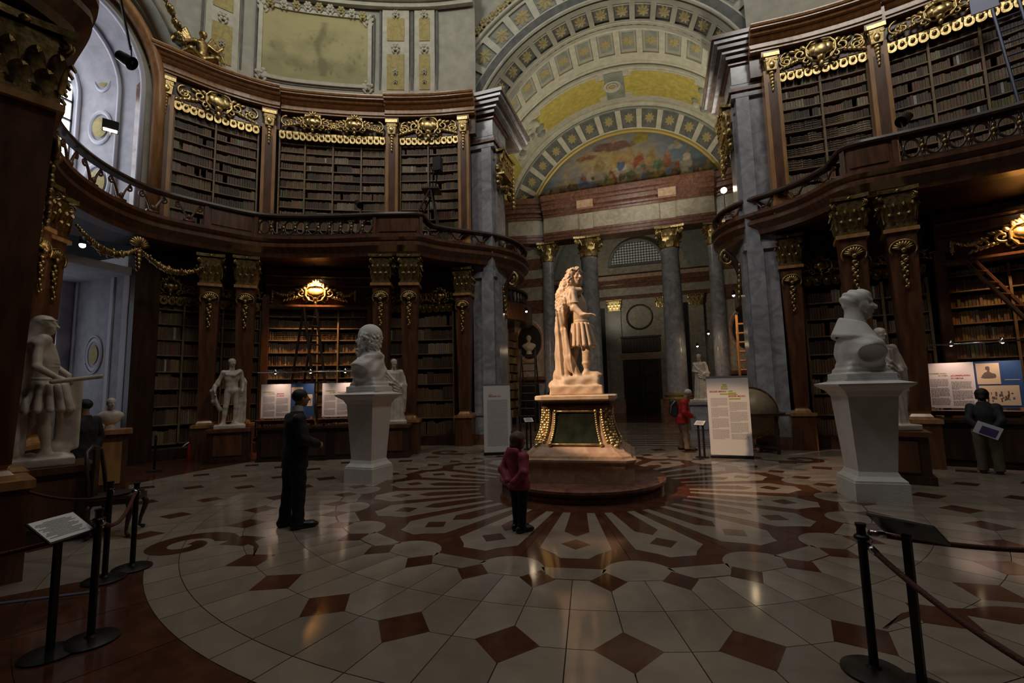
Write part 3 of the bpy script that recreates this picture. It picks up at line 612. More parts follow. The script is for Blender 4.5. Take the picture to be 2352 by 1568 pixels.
# ================================================================== END WALL
ew = tag(bpy.data.objects.new('wall_far_end', None), 'cream and ochre end wall beyond the column screen', None, None, 'structure'); COL.objects.link(ew)
YE = 31.6
MB().box((X0, YE + .2, 6.4), (6.6, .2, 6.4)).build('wall_face', MARBLE_C, ew)
for z0, z1, yf, m_ in ((7.6, 7.85, .2, MARBLE_R), (7.85, 8.35, .14, MARBLE_C), (8.35, 8.6, .35, MARBLE_R), (8.6, 8.9, .5, MARBLE_R), (8.9, 9.15, .65, MARBLE_P)):
    MB().box((X0, YE - yf / 2, (z0 + z1) / 2), (6.0, yf / 2, (z1 - z0) / 2)).build('cornice_course', m_, ew)
for xx in (-4.9, -2.88, .3, 2.3):
    MB().box((xx, YE - .08, 3.9), (.42, .1, 3.0)).build('pilaster', MARBLE_C, ew); c = capital_mesh(.36, .46, .75, True).build('pilaster_capital', GOLD, ew, True, 50); c.location = (xx, YE - .05, 6.85); c.scale = (1, .4, 1)
    MB().box((xx, YE - .15, .45), (.5, .18, .45)).build('pilaster_base', MARBLE_P, ew)
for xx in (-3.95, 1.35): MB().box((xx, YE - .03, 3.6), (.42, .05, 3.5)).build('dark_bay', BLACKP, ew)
MB().lathe([(.72, 0), (.80, .06), (.86, .05), (.88, 0)], seg=40, R=R90).xf(None, (-1.25, YE, 6.35)).build('roundel_frame', WOOD_D, ew, True)
MB().lathe([(.001, .03), (.75, .03)], seg=40, R=R90).xf(None, (-1.25, YE, 6.35)).build('roundel', MARBLE_C, ew)
MB().box((-1.25, YE - .1, 5.0), (1.3, .14, .06)).build('door_balcony_ledge', WOOD_D, ew)
MB().box((-1.25, YE - .12, 4.45), (1.25, .12, .45)).build('door_balcony_front', WOOD_D, ew)
for k in range(12): MB().box((-2.4 + k * .21, YE - .26, 4.5), (.035, .03, .36)).build('door_balcony_baluster', WOOD, ew)
MB().box((-1.25, YE - .1, 3.72), (1.35, .12, .22)).build('door_lintel', MARBLE_P, ew)
d_ = tag(bpy.data.objects.new('door_1', None), 'tall dark double door at the far end of the hall', None, None, 'structure'); COL.objects.link(d_)
for sg in (-1, 1):
    MB().box((-1.25 + sg * .5, YE - .06, 1.72), (.49, .05, 1.72)).build('door_leaf', BLACKP, d_)
    for z in (.7, 1.75, 2.8): MB().box((-1.25 + sg * .5, YE - .12, z), (.34, .02, .4)).build('door_panel', WOOD_D, d_)
    MB().box((-1.25 + sg * 1.1, YE - .1, 1.75), (.1, .1, 1.75)).build('door_jamb', WOOD_D, d_)
w2 = tag(bpy.data.objects.new('window_3', None), 'half-round latticed window high in the far end wall', None, None, 'structure'); COL.objects.link(w2)
T = np.linspace(0, PI, 24); rim = [(-1.3 - 1.72 * math.cos(t), 9.95 + 1.62 * math.sin(t)) for t in T]
MB().add([(x, YE - .28, z) for x, z in rim], [tuple(range(24))]).build('window_pane', mat('pale_window', (.50, .48, .40), .6, emit=(.8, .78, .66), strength=.11), w2)
MB().tube([(x, YE - .3, z) for x, z in rim], .11, 8).build('window_frame', STUCCO_G, w2, True)
MB().box((-1.3, YE - .3, 9.9), (1.85, .08, .09)).build('window_sill', STUCCO_D, w2)
for k in range(-9, 10):
    x = k * .18; h_ = 1.62 * math.sqrt(max(0, 1 - (x / 1.72) ** 2)); MB().box((-1.3 + x, YE - .30, 9.95 + h_ / 2), (.018, .014, h_ / 2)).build('lattice_bar', BLACK, w2)
for k in range(1, 9):
    z = k * .18; hx = 1.72 * math.sqrt(max(0, 1 - (z / 1.62) ** 2)); MB().box((-1.3, YE - .30, 9.95 + z), (hx, .014, .018)).build('lattice_bar', BLACK, w2)
T = np.linspace(0.1, PI - .1, 30)
MB().grid(np.stack([circ(X0, 8.6, 5.6, 23.3, T), circ(X0, 8.6, 5.6, 31.6, T)], 1), flip=True).build('end_bay_vault', STUCCO_G, ceil, True)
eb = Ruled((X0, 8.6, 5.55, 28.6), (X0, 8.6, 5.55, 30.4), 0.15, PI - .15); coffers(eb, 15, .14, .86, STUCCO_D, STUCCO, .06, STUCCO_D, .26)
MB().grid(np.stack([circ(X0, 9.2, 3.3, 31.4, T), circ(X0, 8.6, 5.6, 31.38, T)], 1), flip=True).build('end_arch_face', STUCCO_G, ceil)
# upper dome above the oval, out of the frame, keeps the daylight in; openings lie between its ribs
dome = MB()
for k in range(10):
    a0, a1 = 2 * PI * (k + .18) / 10, 2 * PI * (k + .82) / 10
    G = [[(X0 + 11.6 * math.cos(a) * math.cos(e), 7.7 + 6.6 * math.sin(a) * math.cos(e), 17.2 + 9.0 * math.sin(e)) for e in np.linspace(0.0, PI / 2, 8)] for a in np.linspace(2 * PI * k / 10, 2 * PI * (k + 1) / 10, 6)]
    dome.grid(np.array(G))
dome.build('dome_shell', STUCCO, ceil, True)
# ================================================================== LEFT WINDOW BAY
w1 = tag(bpy.data.objects.new('window_1', None), 'bright arched window with dark glazing bars, upper left', None, None, 'structure'); COL.objects.link(w1)
REV = mat('pale_painted_stucco', (.46, .44, .47), .7, col2=(.36, .345, .37), noise=1, scale=4, detail=6)
REV_L = mat('pale_stucco_trim', (.62, .60, .66), .65)
yc, half_f, half_b, zsp = 6.75, 1.42, 1.0, 10.15
def rev_path(y_half, X, zs, zlo, n=14):
    T = np.linspace(0, PI, n); return np.array([(X, yc + y_half, zlo)] + [(X, yc + y_half * math.cos(t), zs + y_half * 1.25 * math.sin(t)) for t in T] + [(X, yc - y_half, zlo)])
MB().grid(np.stack([rev_path(half_f, -13.15, zsp, 6.2), rev_path(half_f * .97, -13.9, zsp, 6.2), rev_path(half_b, -15.3, zsp - .1, 6.2)], 1)).build('splayed_reveal', REV, w1, True, 40)
for hf, X, m_, tb in ((half_f, -13.15, REV_L, .07), (half_f * .93, -13.95, REV_L, .05), (half_b * 1.02, -15.1, REV_L, .05)):
    MB().tube(rev_path(hf, X, zsp, 6.2, 24), tb, 8).build('reveal_moulding', m_, w1, True)
for z, s_ in ((7.6, .5), (9.2, .42), (10.6, .3)):
    xr = -14.45; yr = yc + half_f * .97 - (half_f * .97 - half_b) * .4
    MB().lathe([(s_ * .62, 0), (s_ * .72, .03), (s_ * .8, 0)], seg=28, sy=1.5, R=R90).xf(rotz(.3), (xr, yr - .03, z)).build('stucco_cartouche', REV_L, w1, True)
    MB().lathe([(.001, .02), (s_ * .5, .01)], seg=20, sy=1.4, R=R90).xf(rotz(.3), (xr, yr - .03, z)).build('painted_field', OCHRE, w1)
GLASS = mat('bright_daylight_pane', (.8, .85, .9), .3, emit=(.86, .92, 1.0), strength=6.0)
for iy in range(4):
    for iz in range(8):
        y0 = yc - half_b + iy * half_b / 2; z0 = 6.7 + iz * .55
        if z0 > zsp + .4 and iy in (0, 3): continue
        MB().box((-15.35, y0 + half_b / 4, z0 + .27), (.01, half_b / 4 - .03, .245)).build('pane', GLASS, w1)
for iy in range(5): MB().box((-15.33, yc - half_b + iy * half_b / 2, 8.8), (.03, .03, 2.3)).build('glazing_bar', BLACK, w1)
for iz in range(9): MB().box((-15.33, yc, 6.7 + iz * .55), (.03, half_b, .025)).build('glazing_bar', BLACK, w1)
T = rev_path(half_f + .28, -12.95, zsp, 6.2, 28)
MB().tube(T, .16, 8).build('window_arch_moulding', WOOD_L, w1, True)
T = rev_path(half_f + .62, -12.8, zsp + .1, 11.6, 40); MB().tube(T[T[:, 2] > 11.45], .17, 8).build('window_arch_outer_moulding', STUCCO_G, w1, True)
MB().grid(np.stack([rev_path(half_f + .05, -13.1, zsp, 6.2, 24), rev_path(half_f + 1.1, -13.08, zsp + .2, 6.2, 24), rev_path(half_f + 3.2, -13.0, zsp + 2.4, 6.2, 24)], 1), flip=True).build('window_wall', STUCCO, w1)
# gilded scroll ornament climbing the arch
for k in range(9):
    t = .25 + k * .13; p = (-12.7, yc + (half_f + .95) * math.cos(t), zsp + .35 + (half_f + .95) * 1.3 * math.sin(t))
    swag((p[0], p[1] - .1, p[2] + .1), (p[0], p[1] + .1, p[2] - .1), 0, 4, .10).build('gilded_leaf', GOLD_D, w1, True)
# marble jamb between the reveal and the first upper pilaster, and the lower opening
MB().box((-13.25, 8.30, 8.6), (.14, .16, 2.6)).build('jamb', MARBLE_R, w1)
MB().box((-13.6, 8.62, 9.0), (.3, .3, 2.9)).build('jamb_block', MARBLE_R, w1)
wlow = tag(bpy.data.objects.new('window_2', None), 'pale reveal of the tall lower window behind the left statue', None, None, 'structure'); COL.objects.link(wlow)
ylo = 8.22
MB().box((-14.4, ylo + .1, 2.75), (1.15, .1, 2.75)).build('far_reveal', REV, wlow)
MB().box((-15.55, 6.9, 2.75), (.1, 1.5, 2.75)).build('back_reveal', REV, wlow)
MB().box((-14.4, 6.9, 5.05), (1.2, 1.5, .1)).build('soffit', REV, wlow)
for x_, w_ in ((-15.35, .05), (-13.9, .06), (-13.35, .10)): MB().box((x_, ylo - .01, 2.5), (w_, .03, 2.5)).build('reveal_moulding', REV_L, wlow)
MB().lathe([(.001, .012), (.17, .01)], seg=20, sy=1.5, R=R90).xf(None, (-14.5, ylo - .01, 2.9)).build('painted_field', OCHRE, wlow)
MB().lathe([(.24, 0), (.27, .03), (.30, 0)], seg=28, sy=1.5, R=R90).xf(None, (-14.5, ylo - .01, 2.9)).build('stucco_cartouche', REV_L, wlow, True)
for sg in (-1, 1):
    t = np.linspace(0, 1, 16); MB().tube(np.c_[-14.5 + sg * (.33 * np.cos(t * 3.4 + .3)), np.full(16, ylo - .02), 2.9 + sg * (.50 * np.sin(t * 3.4 + .3))], .02, 6).build('stucco_scroll', REV_L, wlow, True)
MB().box((-13.2, ylo + .3, 2.75), (.16, .32, 2.75)).build('jamb', WOOD_D, wlow)
MB().box((-15.44, 6.9, 3.0), (.012, .95, 1.9)).build('pane', mat('dull_pane', (.5, .52, .56), .4, emit=(.8, .86, 1), strength=.35), wlow)
# ================================================================== BOOKCASES
LEATHER = [(.235, .150, .080), (.165, .098, .055), (.290, .205, .120), (.120, .072, .042), (.205, .115, .060), (.36, .29, .19), (.095, .062, .045), (.255, .165, .075)]
BOOKV = mat('leather_spines', (1, 1, 1), .55, vcol='paint', noise=.35, scale=25)
book_v, book_f, book_c = [], [], []
BOX_F = [(3, 2, 1, 0), (4, 5, 6, 7), (0, 1, 5, 4), (1, 2, 6, 5), (2, 3, 7, 6), (3, 0, 4, 7)]
def add_book(fr, w_, d, h, col):
    R_, p = fr; V = np.array([(x * w_ / 2, y * d / 2, z * h) for z in (0, 1) for (x, y) in ((-1, -1), (1, -1), (1, 1), (-1, 1))]) @ R_.T + p
    n = len(book_v) * 8; book_v.append(V); book_f.extend([tuple(i + n for i in f) for f in BOX_F]); book_c.append(np.tile(np.array([*col, 1.0]), (8, 1)))
SINGLE_BOX = {}
def single_book(fr, w_, d, h, ci, label, group):
    if ci not in SINGLE_BOX:
        m = MB().box((0, .02, .5), (.5, .48, .5))
        for z in (.15, .38, .62, .85): m.box((0, -.49, z), (.5, .035, .018))       # raised bands on the spine
        SINGLE_BOX[ci] = withmat(m.mesh('book'), mat('leather_%d' % ci, LEATHER[ci], .5, noise=.4, scale=6, objvar=.25))
    R_, p = fr; o = inst('book', SINGLE_BOX[ci], None, p, (0, 0, math.atan2(R_[1, 0], R_[0, 0])), (w_, d, h)); tag(o, label, 'book', group)
CNAME = ['brown', 'dark brown', 'light tan', 'blackish brown', 'russet', 'pale vellum', 'near-black', 'golden brown']
def fill(C_, a, b, off, z, hmax, tone=1.0, single=None, rs=random):
    t = a + .012
    run = 0
    while t < b - .03:
        if run <= 0: run = rs.randint(3, 14); ci = rs.choice([0, 0, 1, 1, 2, 3, 4, 4, 5, 6, 7]); wb = rs.uniform(.030, .062); hb = rs.uniform(.66, .93) * hmax
        w_ = min(wb * rs.uniform(.85, 1.15), b - .012 - t); h = min(hb * rs.uniform(.95, 1.05), hmax * .96); run -= 1
        if rs.random() < .012: t += rs.uniform(.03, .12); continue
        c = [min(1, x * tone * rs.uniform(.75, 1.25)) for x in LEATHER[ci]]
        if rs.random() < .012: c = [.55, .53, .48]
        fr = C_.frame(t + w_ / 2, off + .13 + rs.uniform(0, .025), z)
        if single and single['n'] > 0:
            single['n'] -= 1; single_book(fr, w_ * .97, .22, h, ci, CNAME[ci] + ' leather-bound book ' + single['label'], single['group'])
        else: add_book(fr, w_ * .95, .22, h, c)
        t += w_
def spiral(c, r, turns, a0, sg=1, n=26, shrink=.85):
    t = np.linspace(0, turns * 2 * PI, n); rr_ = r * (1 - shrink * t / t[-1]); return np.c_[c[0] + rr_ * np.cos(a0 + sg * t), np.full(n, c[1]), c[2] + rr_ * np.sin(a0 + sg * t)]
def cartouche_parts():
    sh = MB().ball((0, -.06, .02), (.20, .10, .20), 16, 10); sh.ball((-.15, -.05, .05), (.13, .09, .16), 12, 8); sh.ball((.15, -.05, .05), (.13, .09, .16), 12, 8); sh.ball((0, -.05, -.17), (.10, .08, .12), 10, 6)
    sc = MB()
    for sg in (-1, 1):
        sc.tube(spiral((sg * .42, -.06, .02), .19, 1.5, PI / 2, sg), .036, 6); sc.tube(spiral((sg * .30, -.06, -.2), .13, 1.3, -PI / 2, -sg), .03, 6); sc.tube(spiral((sg * .74, -.05, -.08), .15, 1.4, PI / 2, -sg), .03, 6)
        sc.tube(spiral((sg * .17, -.06, .32), .12, 1.2, 0 if sg < 0 else PI, sg), .028, 6)
        for k in range(7): sc.ball((sg * (.10 + .12 * k), -.05, .34 - .055 * k + .04 * math.sin(k * 2)), (.055, .04, .12 - .008 * k), 7, 5, Ry(sg * (.2 + .2 * k)))
        for k in range(6): sc.ball((sg * (.50 + .09 * k), -.05, -.12 - .03 * k), (.06 - .005 * k, .04, .075), 7, 5, Ry(-sg * .6))
        sc.tube([(sg * .06, -.08, -.3), (sg * .2, -.1, -.26), (sg * .30, -.1, -.08), (sg * .30, -.1, .14), (sg * .2, -.1, .27), (0, -.1, .31)], .03, 6)
    for k in range(-2, 3): sc.ball((.07 * k, -.06, .46 - .035 * k * k), (.045, .05, .13), 8, 6, Ry(.3 * k))
    sc.ball((0, -.05, -.34), (.06, .05, .10), 8, 5)
    return withmat(sh.mesh('shield', True), GOLD), withmat(sc.mesh('scrollwork', True), GOLD)
CART_SH, CART_SC = cartouche_parts()
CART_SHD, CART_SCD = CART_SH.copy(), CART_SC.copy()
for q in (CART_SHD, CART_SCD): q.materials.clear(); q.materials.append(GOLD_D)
def put_cartouche(parent, C_, s_, off, z, sx, sz, dark_=False, tilt=0.0):
    R_, p = C_.frame(s_, off, z); a = math.atan2(R_[1, 0], R_[0, 0])
    for nm, me in (('cartouche_shield', CART_SHD if dark_ else CART_SH), ('cartouche_scrollwork', CART_SCD if dark_ else CART_SC)):
        o = inst(nm, me, parent, p, (tilt, 0, a), (sx, 1, sz)); o.matrix_parent_inverse = parent.matrix_basis.inverted()
def valance(C_, a, b, off, z0, z1):
    """carved lambrequin: pierced scalloped fringe along the head of a bookcase"""
    m = MB(); n = max(3, int((b - a) / .19)); d = (b - a) / n
    m.sweep(C_.path(a, b, off, 0), [(0, z1 - .05), (0, z1), (.06, z1), (.06, z1 - .05)])
    for i in range(n):
        R_, p = C_.frame(a + (i + .5) * d, off, 0); pts = [(d * .5 * math.cos(t), 0) for t in ()]
        T = np.linspace(PI, 2 * PI, 7); poly = [(d * .48 * math.cos(t), (z0 + .08) + .08 * math.sin(t)) for t in T] + [(d * .5, z1 - .04), (-d * .5, z1 - .04)]
        V = np.array([(x, y, z) for y in (-.02, .03) for x, z in poly]); k = len(poly)
        m.add(V @ R_.T + p, [tuple(range(k)), tuple(range(k, 2 * k))[::-1]] + [(j, k + j, k + (j + 1) % k, (j + 1) % k) for j in range(k)])
        m.ball((R_ @ np.array([0, -.04, (z0 + z1) / 2])) + p, (d * .27, .045, d * .27), 8, 5)
        m.ball((R_ @ np.array([d * .5, -.03, z1 - .07])) + p, (d * .16, .035, .06), 6, 4)
    return m
def bookcase(label, C_, a, b, z0, z1, div, pitch0, pitch1, off, group, tone=1.0, single=None, wood=SHELFW, depth=.34, name='bookcase'):
    t = thing(name, label, 'bookcase', (*C_.pt((a + b) / 2, off)[0], z0), 0, group)
    MB().sweep(C_.path(a, b, off + depth - .03, 0), [(0, z0), (0, z1), (.03, z1), (.03, z0)]).build('back_panel', WOOD_D, t, w=True)
    xs = [a] + list(div) + [b]
    for s_ in xs:
        R_, p = C_.frame(s_, off + depth / 2 - .02, (z0 + z1) / 2); MB().box((0, 0, 0), (.024, depth / 2, (z1 - z0) / 2)).xf(R_, p).build('upright', wood, t, w=True)
    z = z0; k = 0; rows = []
    while z < z1 - .12:
        f = (z - z0) / (z1 - z0); p_ = pitch0 * (1 - f) + pitch1 * f; rows.append((z, min(p_, z1 - z))); z += p_
    for (z, p_) in rows:
        for i in range(len(xs) - 1):
            MB().sweep(C_.path(xs[i] + .02, xs[i + 1] - .02, off, 0, max(3, int((xs[i + 1] - xs[i]) / .3) + 1)), [(0, z - .03), (0, z), (depth - .03, z), (depth - .03, z - .03)]).build('shelf', wood, t, w=True)
            sg_ = None
            if single and single['rows'][0] <= z < single['rows'][1]: sg_ = single
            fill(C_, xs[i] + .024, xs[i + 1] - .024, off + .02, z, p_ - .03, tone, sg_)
    return t
UP = 'upper gallery bookcases'; LO = 'ground floor bookcases'
ub1 = bookcase('curved upper bookcase beside the left window, two bays wide', CL, .66, 2.72, 6.3, 10.12, [1.67], .40, .29, .50, UP)
ub2 = bookcase('curved upper bookcase in the middle of the left gallery, four bays wide', CL, 3.22, 6.42, 6.3, 10.12, [3.92, 4.77, 5.65], .38, .27, .58, UP)
ub3 = bookcase('upper bookcase with a ladder standing before it, beside the left pier', CL, 6.92, 8.80, 6.3, 10.12, [7.82], .38, .28, .50, UP)
ub4 = bookcase('upper right bookcase of two bays next to the right pier', CR, .72, 2.60, 6.3, 10.2, [1.62], .40, .29, .50, UP, single=dict(n=150, rows=(7.4, 9.3), label='in the upper right bookcase of two bays', group='books in the upper right bookcase'))
ub5 = bookcase('upper right bookcase of several bays reaching the right picture edge', CR, 3.02, 6.3, 6.3, 10.3, [3.75, 4.61, 5.45], .40, .30, .58, UP)
for t, C_, a, b, two in ((ub1, CL, .64, 2.74, 0), (ub2, CL, 3.2, 6.44, 1), (ub3, CL, 6.9, 8.82, 0), (ub4, CR, .70, 2.62, 0), (ub5, CR, 3.0, 6.3, 1)):
    valance(C_, a, b, .44, 9.98, 10.28).build('carved_valance', GOLD, t, True, 50, w=True)
    for s_ in ([a + (b - a) * .30, a + (b - a) * .70] if two else [(a + b) / 2]):
        put_cartouche(t, C_, s_, .38, 10.56, .95 if two else 1.10, .72 if two else 1.0)
    for e in (a + .22, b - .22):
        R_, p = C_.frame(e, .40, 10.55); MB().tube(spiral((0, -.03, 0), .2, 1.1, PI / 2, 1 if e < (a + b) / 2 else -1), .032, 6).xf(R_, p).build('corner_scroll', GOLD, t, True, w=True)
lb1 = bookcase('dark ground floor bookcase between the lower window and the lamplit case', CL, .40, 2.92, .45, 4.35, [1.2, 2.05], .52, .40, .72, LO)
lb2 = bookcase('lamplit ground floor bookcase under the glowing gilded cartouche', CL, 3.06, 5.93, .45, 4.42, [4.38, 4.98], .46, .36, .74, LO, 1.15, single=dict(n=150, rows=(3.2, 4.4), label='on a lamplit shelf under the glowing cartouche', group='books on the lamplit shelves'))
lb3 = bookcase('dark ground floor bookcase beside the left marble pier', CL, 6.12, 8.52, .30, 4.35, [7.3], .58, .40, .72, LO)
lr1 = bookcase('dark ground floor bookcase beside the right marble pier', CR, .95, 3.30, .30, 4.25, [1.75, 2.5], .58, .40, .92, LO)
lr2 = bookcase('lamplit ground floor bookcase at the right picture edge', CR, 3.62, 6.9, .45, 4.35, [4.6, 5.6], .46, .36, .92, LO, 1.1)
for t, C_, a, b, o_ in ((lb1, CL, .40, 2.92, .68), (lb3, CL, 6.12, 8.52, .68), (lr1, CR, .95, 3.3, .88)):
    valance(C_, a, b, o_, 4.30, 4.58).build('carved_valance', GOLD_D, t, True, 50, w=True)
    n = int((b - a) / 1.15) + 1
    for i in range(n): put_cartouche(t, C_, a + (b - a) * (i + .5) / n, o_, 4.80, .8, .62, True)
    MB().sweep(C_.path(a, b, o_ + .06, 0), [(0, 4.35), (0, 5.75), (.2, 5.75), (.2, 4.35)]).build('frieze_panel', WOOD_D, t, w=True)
for t, C_, a, b, o_, cs in ((lb2, CL, 3.0, 6.0, .70, 4.32), (lr2, CR, 3.52, 6.9, .88, 4.95)):
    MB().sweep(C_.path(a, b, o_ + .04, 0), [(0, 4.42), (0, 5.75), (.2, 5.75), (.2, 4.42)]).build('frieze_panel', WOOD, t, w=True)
    MB().sweep(C_.path(a, b, o_ - .08, 0), [(0, 4.42), (-.03, 4.50), (-.03, 4.56), (.12, 4.58), (.12, 4.42)]).build('head_moulding', WOOD, t, w=True)
    for zf in (5.15, 5.45): MB().sweep(C_.path(a, b, o_ - .02, 0), [(0, zf), (-.05, zf + .05), (0, zf + .1)]).build('frieze_moulding', WOOD, t, w=True)
    for e in (a + .02, b - .02):
        R_, p = C_.frame(e, o_ + .04, 2.4); MB().box((0, 0, 0), (.10, .14, 2.4)).xf(R_, p).build('side_post', WOOD, t, w=True)
    put_cartouche(t, C_, cs, o_ - .02, 4.93, 1.0, .85)
    for sg in (-1, 1):
        p0 = np.array([*C_.pt(cs + sg * .62, o_ - .06)[0], 4.98]); p1 = np.array([*C_.pt(cs + sg * 1.18, o_ - .06)[0], 5.02]); swag(p0, p1, .13, 12, .045).build('gilded_swag', GOLD, t, True, w=True)
        swag(p1, p1 + np.array([0, 0, -.32]), 0, 6, .04).build('gilded_drop', GOLD, t, True, w=True)
# skirting under the ground floor cases
for nm, C_, a, b, o_ in (('baseboard_left', CL, .3, 8.7, .62), ('baseboard_right', CR, .8, 7.2, .82)):
    struct(MB().sweep(C_.path(a, b, o_, 0), [(0, 0), (0, .30), (.06, .34), (.4, .34), (.4, 0)]).build(nm, WOOD_D))
# books of the passage bay, seen past the piers
PL = Curve2([(-6.9, 16.6), (-6.95, 19.5), (-6.9, 22.4)]); PR = Curve2([(4.2, 22.4), (4.25, 19.5), (4.2, 16.6)])
bookcase('narrow bookcase glimpsed in the bay beyond the left pier', PL, .2, 5.6, .4, 4.6, [1.2, 2.2, 3.2, 4.2], .46, .36, .0, LO, 1.2)
bookcase('narrow bookcase glimpsed in the bay beyond the right pier', PR, .2, 5.6, .4, 4.6, [1.2, 2.2, 3.2, 4.2], .46, .36, .0, LO, 1.2)
bm = bpy.data.meshes.new('books'); bm.from_pydata(np.concatenate(book_v).tolist(), [], book_f); bm.update()
at = bm.color_attributes.new('paint', 'FLOAT_COLOR', 'POINT'); at.data.foreach_set('color', np.concatenate(book_c).ravel()); bm.materials.append(BOOKV)
bo = bpy.data.objects.new('books', bm); COL.objects.link(bo); tag(bo, 'rows upon rows of brown leather-bound books filling the bookcases', 'books', None, 'stuff')

# ================================================================== UPPER PILASTERS
def upper_pilaster(C_, s_, label, off=.30, w_=.17):
    p_, T = C_.pt(s_, off); a = math.atan2(T[1], T[0]); t = thing('gallery_pilaster', label, 'pilaster', (*p_, 6.2), a, 'pilasters between the upper bookcases')
    MB().box((0, .12, 2.05), (w_ + .03, .14, 2.05)).build('shaft', WOOD_L, t); MB().box((0, .0, 2.1), (w_ * .62, .03, 1.65)).build('raised_panel', WOOD, t)
    MB().box((0, .12, .18), (w_ + .07, .19, .18)).build('base', WOOD_L, t)
    m = MB(); m.box((0, -.05, 4.48), (w_ * 1.15, .10, .05)); m.box((0, -.02, 4.25), (w_ * .7, .08, .2), taper=1.3)
    for sg in (-1, 1): m.tube(spiral((sg * w_ * .75, -.10, 4.35), .075, 1.3, PI / 2, sg), .022, 6)
    m.ball((0, -.1, 4.2), (.08, .05, .12), 8, 6); m.build('console', GOLD, t, True, 40)
    d = MB(); 
    for k in range(6): d.ball((0, -.05, 4.0 - k * .1), (.075 - .009 * k, .035, .06), 8, 5)
    d.build('husk_drop', GOLD, t, True)
    MB().box((0, .12, 4.75), (w_ + .05, .16, .25)).build('entablature_block', WOOD_L, t)
    return t
upper_pilaster(CL, .42, 'first gallery pilaster, beside the left arched window'); upper_pilaster(CL, 2.98, 'second gallery pilaster, between the two-bay and the four-bay case')
upper_pilaster(CL, 6.68, 'third gallery pilaster, left of the upper ladder'); upper_pilaster(CL, 9.02, 'fourth gallery pilaster, touching the left grey pier', w_=.15)
upper_pilaster(CR, .50, 'gallery pilaster touching the right grey pier'); upper_pilaster(CR, 2.80, 'gallery pilaster between the two upper right bookcases')
# ================================================================== LOWER TAPERED PILASTERS
def shell_mesh():
    m = MB(); n = 9
    for k in range(n):
        a = -1.25 + 2.5 * k / (n - 1); m.ball((.085 * math.sin(a), -.02, .05 + .085 * math.cos(a)), (.028, .03, .085), 7, 5, Ry(a))
    m.ball((0, -.03, .03), (.05, .045, .05), 8, 5)
    t = np.linspace(-2.2, 2.2, 20); m.tube(np.c_[.19 * np.sin(t), np.full(20, -.01), .06 + .17 * np.cos(t)], .02, 6); return withmat(m.mesh('shell', True), GOLD_D)
SHELL = shell_mesh(); CAPL = withmat(capital_mesh(.235, .30, .82, True).mesh('capital', True, 50), GOLD_D)
def drop_mesh():
    m = MB()
    for k in range(8): m.ball((.03 * math.sin(k * 2.1), -.015, -.06 - k * .085), (.065 - .005 * k, .03, .055), 7, 4); m.ball((.05 * (-1) ** k * (1 - k / 9), -.012, -.09 - k * .085), (.035, .02, .03), 6, 4)
    return withmat(m.mesh('drop', True), GOLD_D)
DROPM = drop_mesh()
SHAFT = withmat(MB().box((0, 0, 0), (.165, .165, 1.83), taper=1.45).mesh('shaft'), WOOD)
SHPAN = withmat(MB().box((0, 0, 0), (.115, .02, 1.72), taper=(1.5, 1)).mesh('shaft_panel'), WOOD_D)
def lower_pilaster(x, y, a, label, sc=1.0, group='tapered pilasters under the gallery'):
    t = thing('tapered_pilaster', label, 'pilaster', (x, y, 0), a, group); t.scale = (sc, sc, 1)
    MB().box((0, 0, .44), (.27, .27, .44)).build('plinth', WOOD, t); MB().box((0, 0, .91), (.30, .30, .04)).build('plinth_cap', WOOD_L, t)
    MB().lathe([(.28, .95), (.26, 1.0), (.2, 1.06), (.235, 1.12)], seg=4, R=rotz(PI / 4)).build('base', WOOD_L, t)
    o = inst('shaft', SHAFT, t, (0, 0, 2.93)); inst('shaft_panel', SHPAN, t, (0, -.168, 2.93), (math.radians(1.15), 0, 0))
    inst('shell', SHELL, t, (0, -.26, 4.33), scale=(1.15, 1, 1.1)); inst('husk_drop', DROPM, t, (0, -.25, 4.30))
    MB().box((0, 0, 4.80), (.29, .29, .04)).build('necking', WOOD_L, t)
    inst('capital', CAPL, t, (0, 0, 4.86)); return t
aL = math.radians(22)
lower_pilaster(-7.62, 11.35, aL, 'left one of the paired pilasters behind the bearded plaster bust'); lower_pilaster(-6.88, 11.65, aL, 'right one of the paired pilasters behind the bearded plaster bust')
lower_pilaster(-12.0, 9.50, math.radians(46), 'left pilaster of the pair rising behind the nude statue'); lower_pilaster(-11.3, 10.05, math.radians(42), 'right pilaster of the pair rising behind the nude statue')
lower_pilaster(-6.02, 13.58, math.radians(8), 'single pilaster beside the left marble pier')
lower_pilaster(4.05, 11.55, math.radians(-12), 'left one of the paired pilasters above the clean-shaven plaster bust'); lower_pilaster(4.88, 11.45, math.radians(-14), 'right one of the paired pilasters above the clean-shaven plaster bust')
lower_pilaster(3.42, 13.95, math.radians(-5), 'single pilaster beside the right marble pier')
lower_pilaster(-11.15, 5.35, math.radians(115), 'dark pilaster on the camera side of the lower window'); lower_pilaster(-10.6, 4.85, math.radians(125), 'dark pilaster half hidden at the left window')
lower_pilaster(-6.35, 2.72, math.radians(160), 'large dark pilaster in the left foreground', 1.2); lower_pilaster(-7.15, 3.05, math.radians(160), 'second dark pilaster behind the foreground one', 1.2)
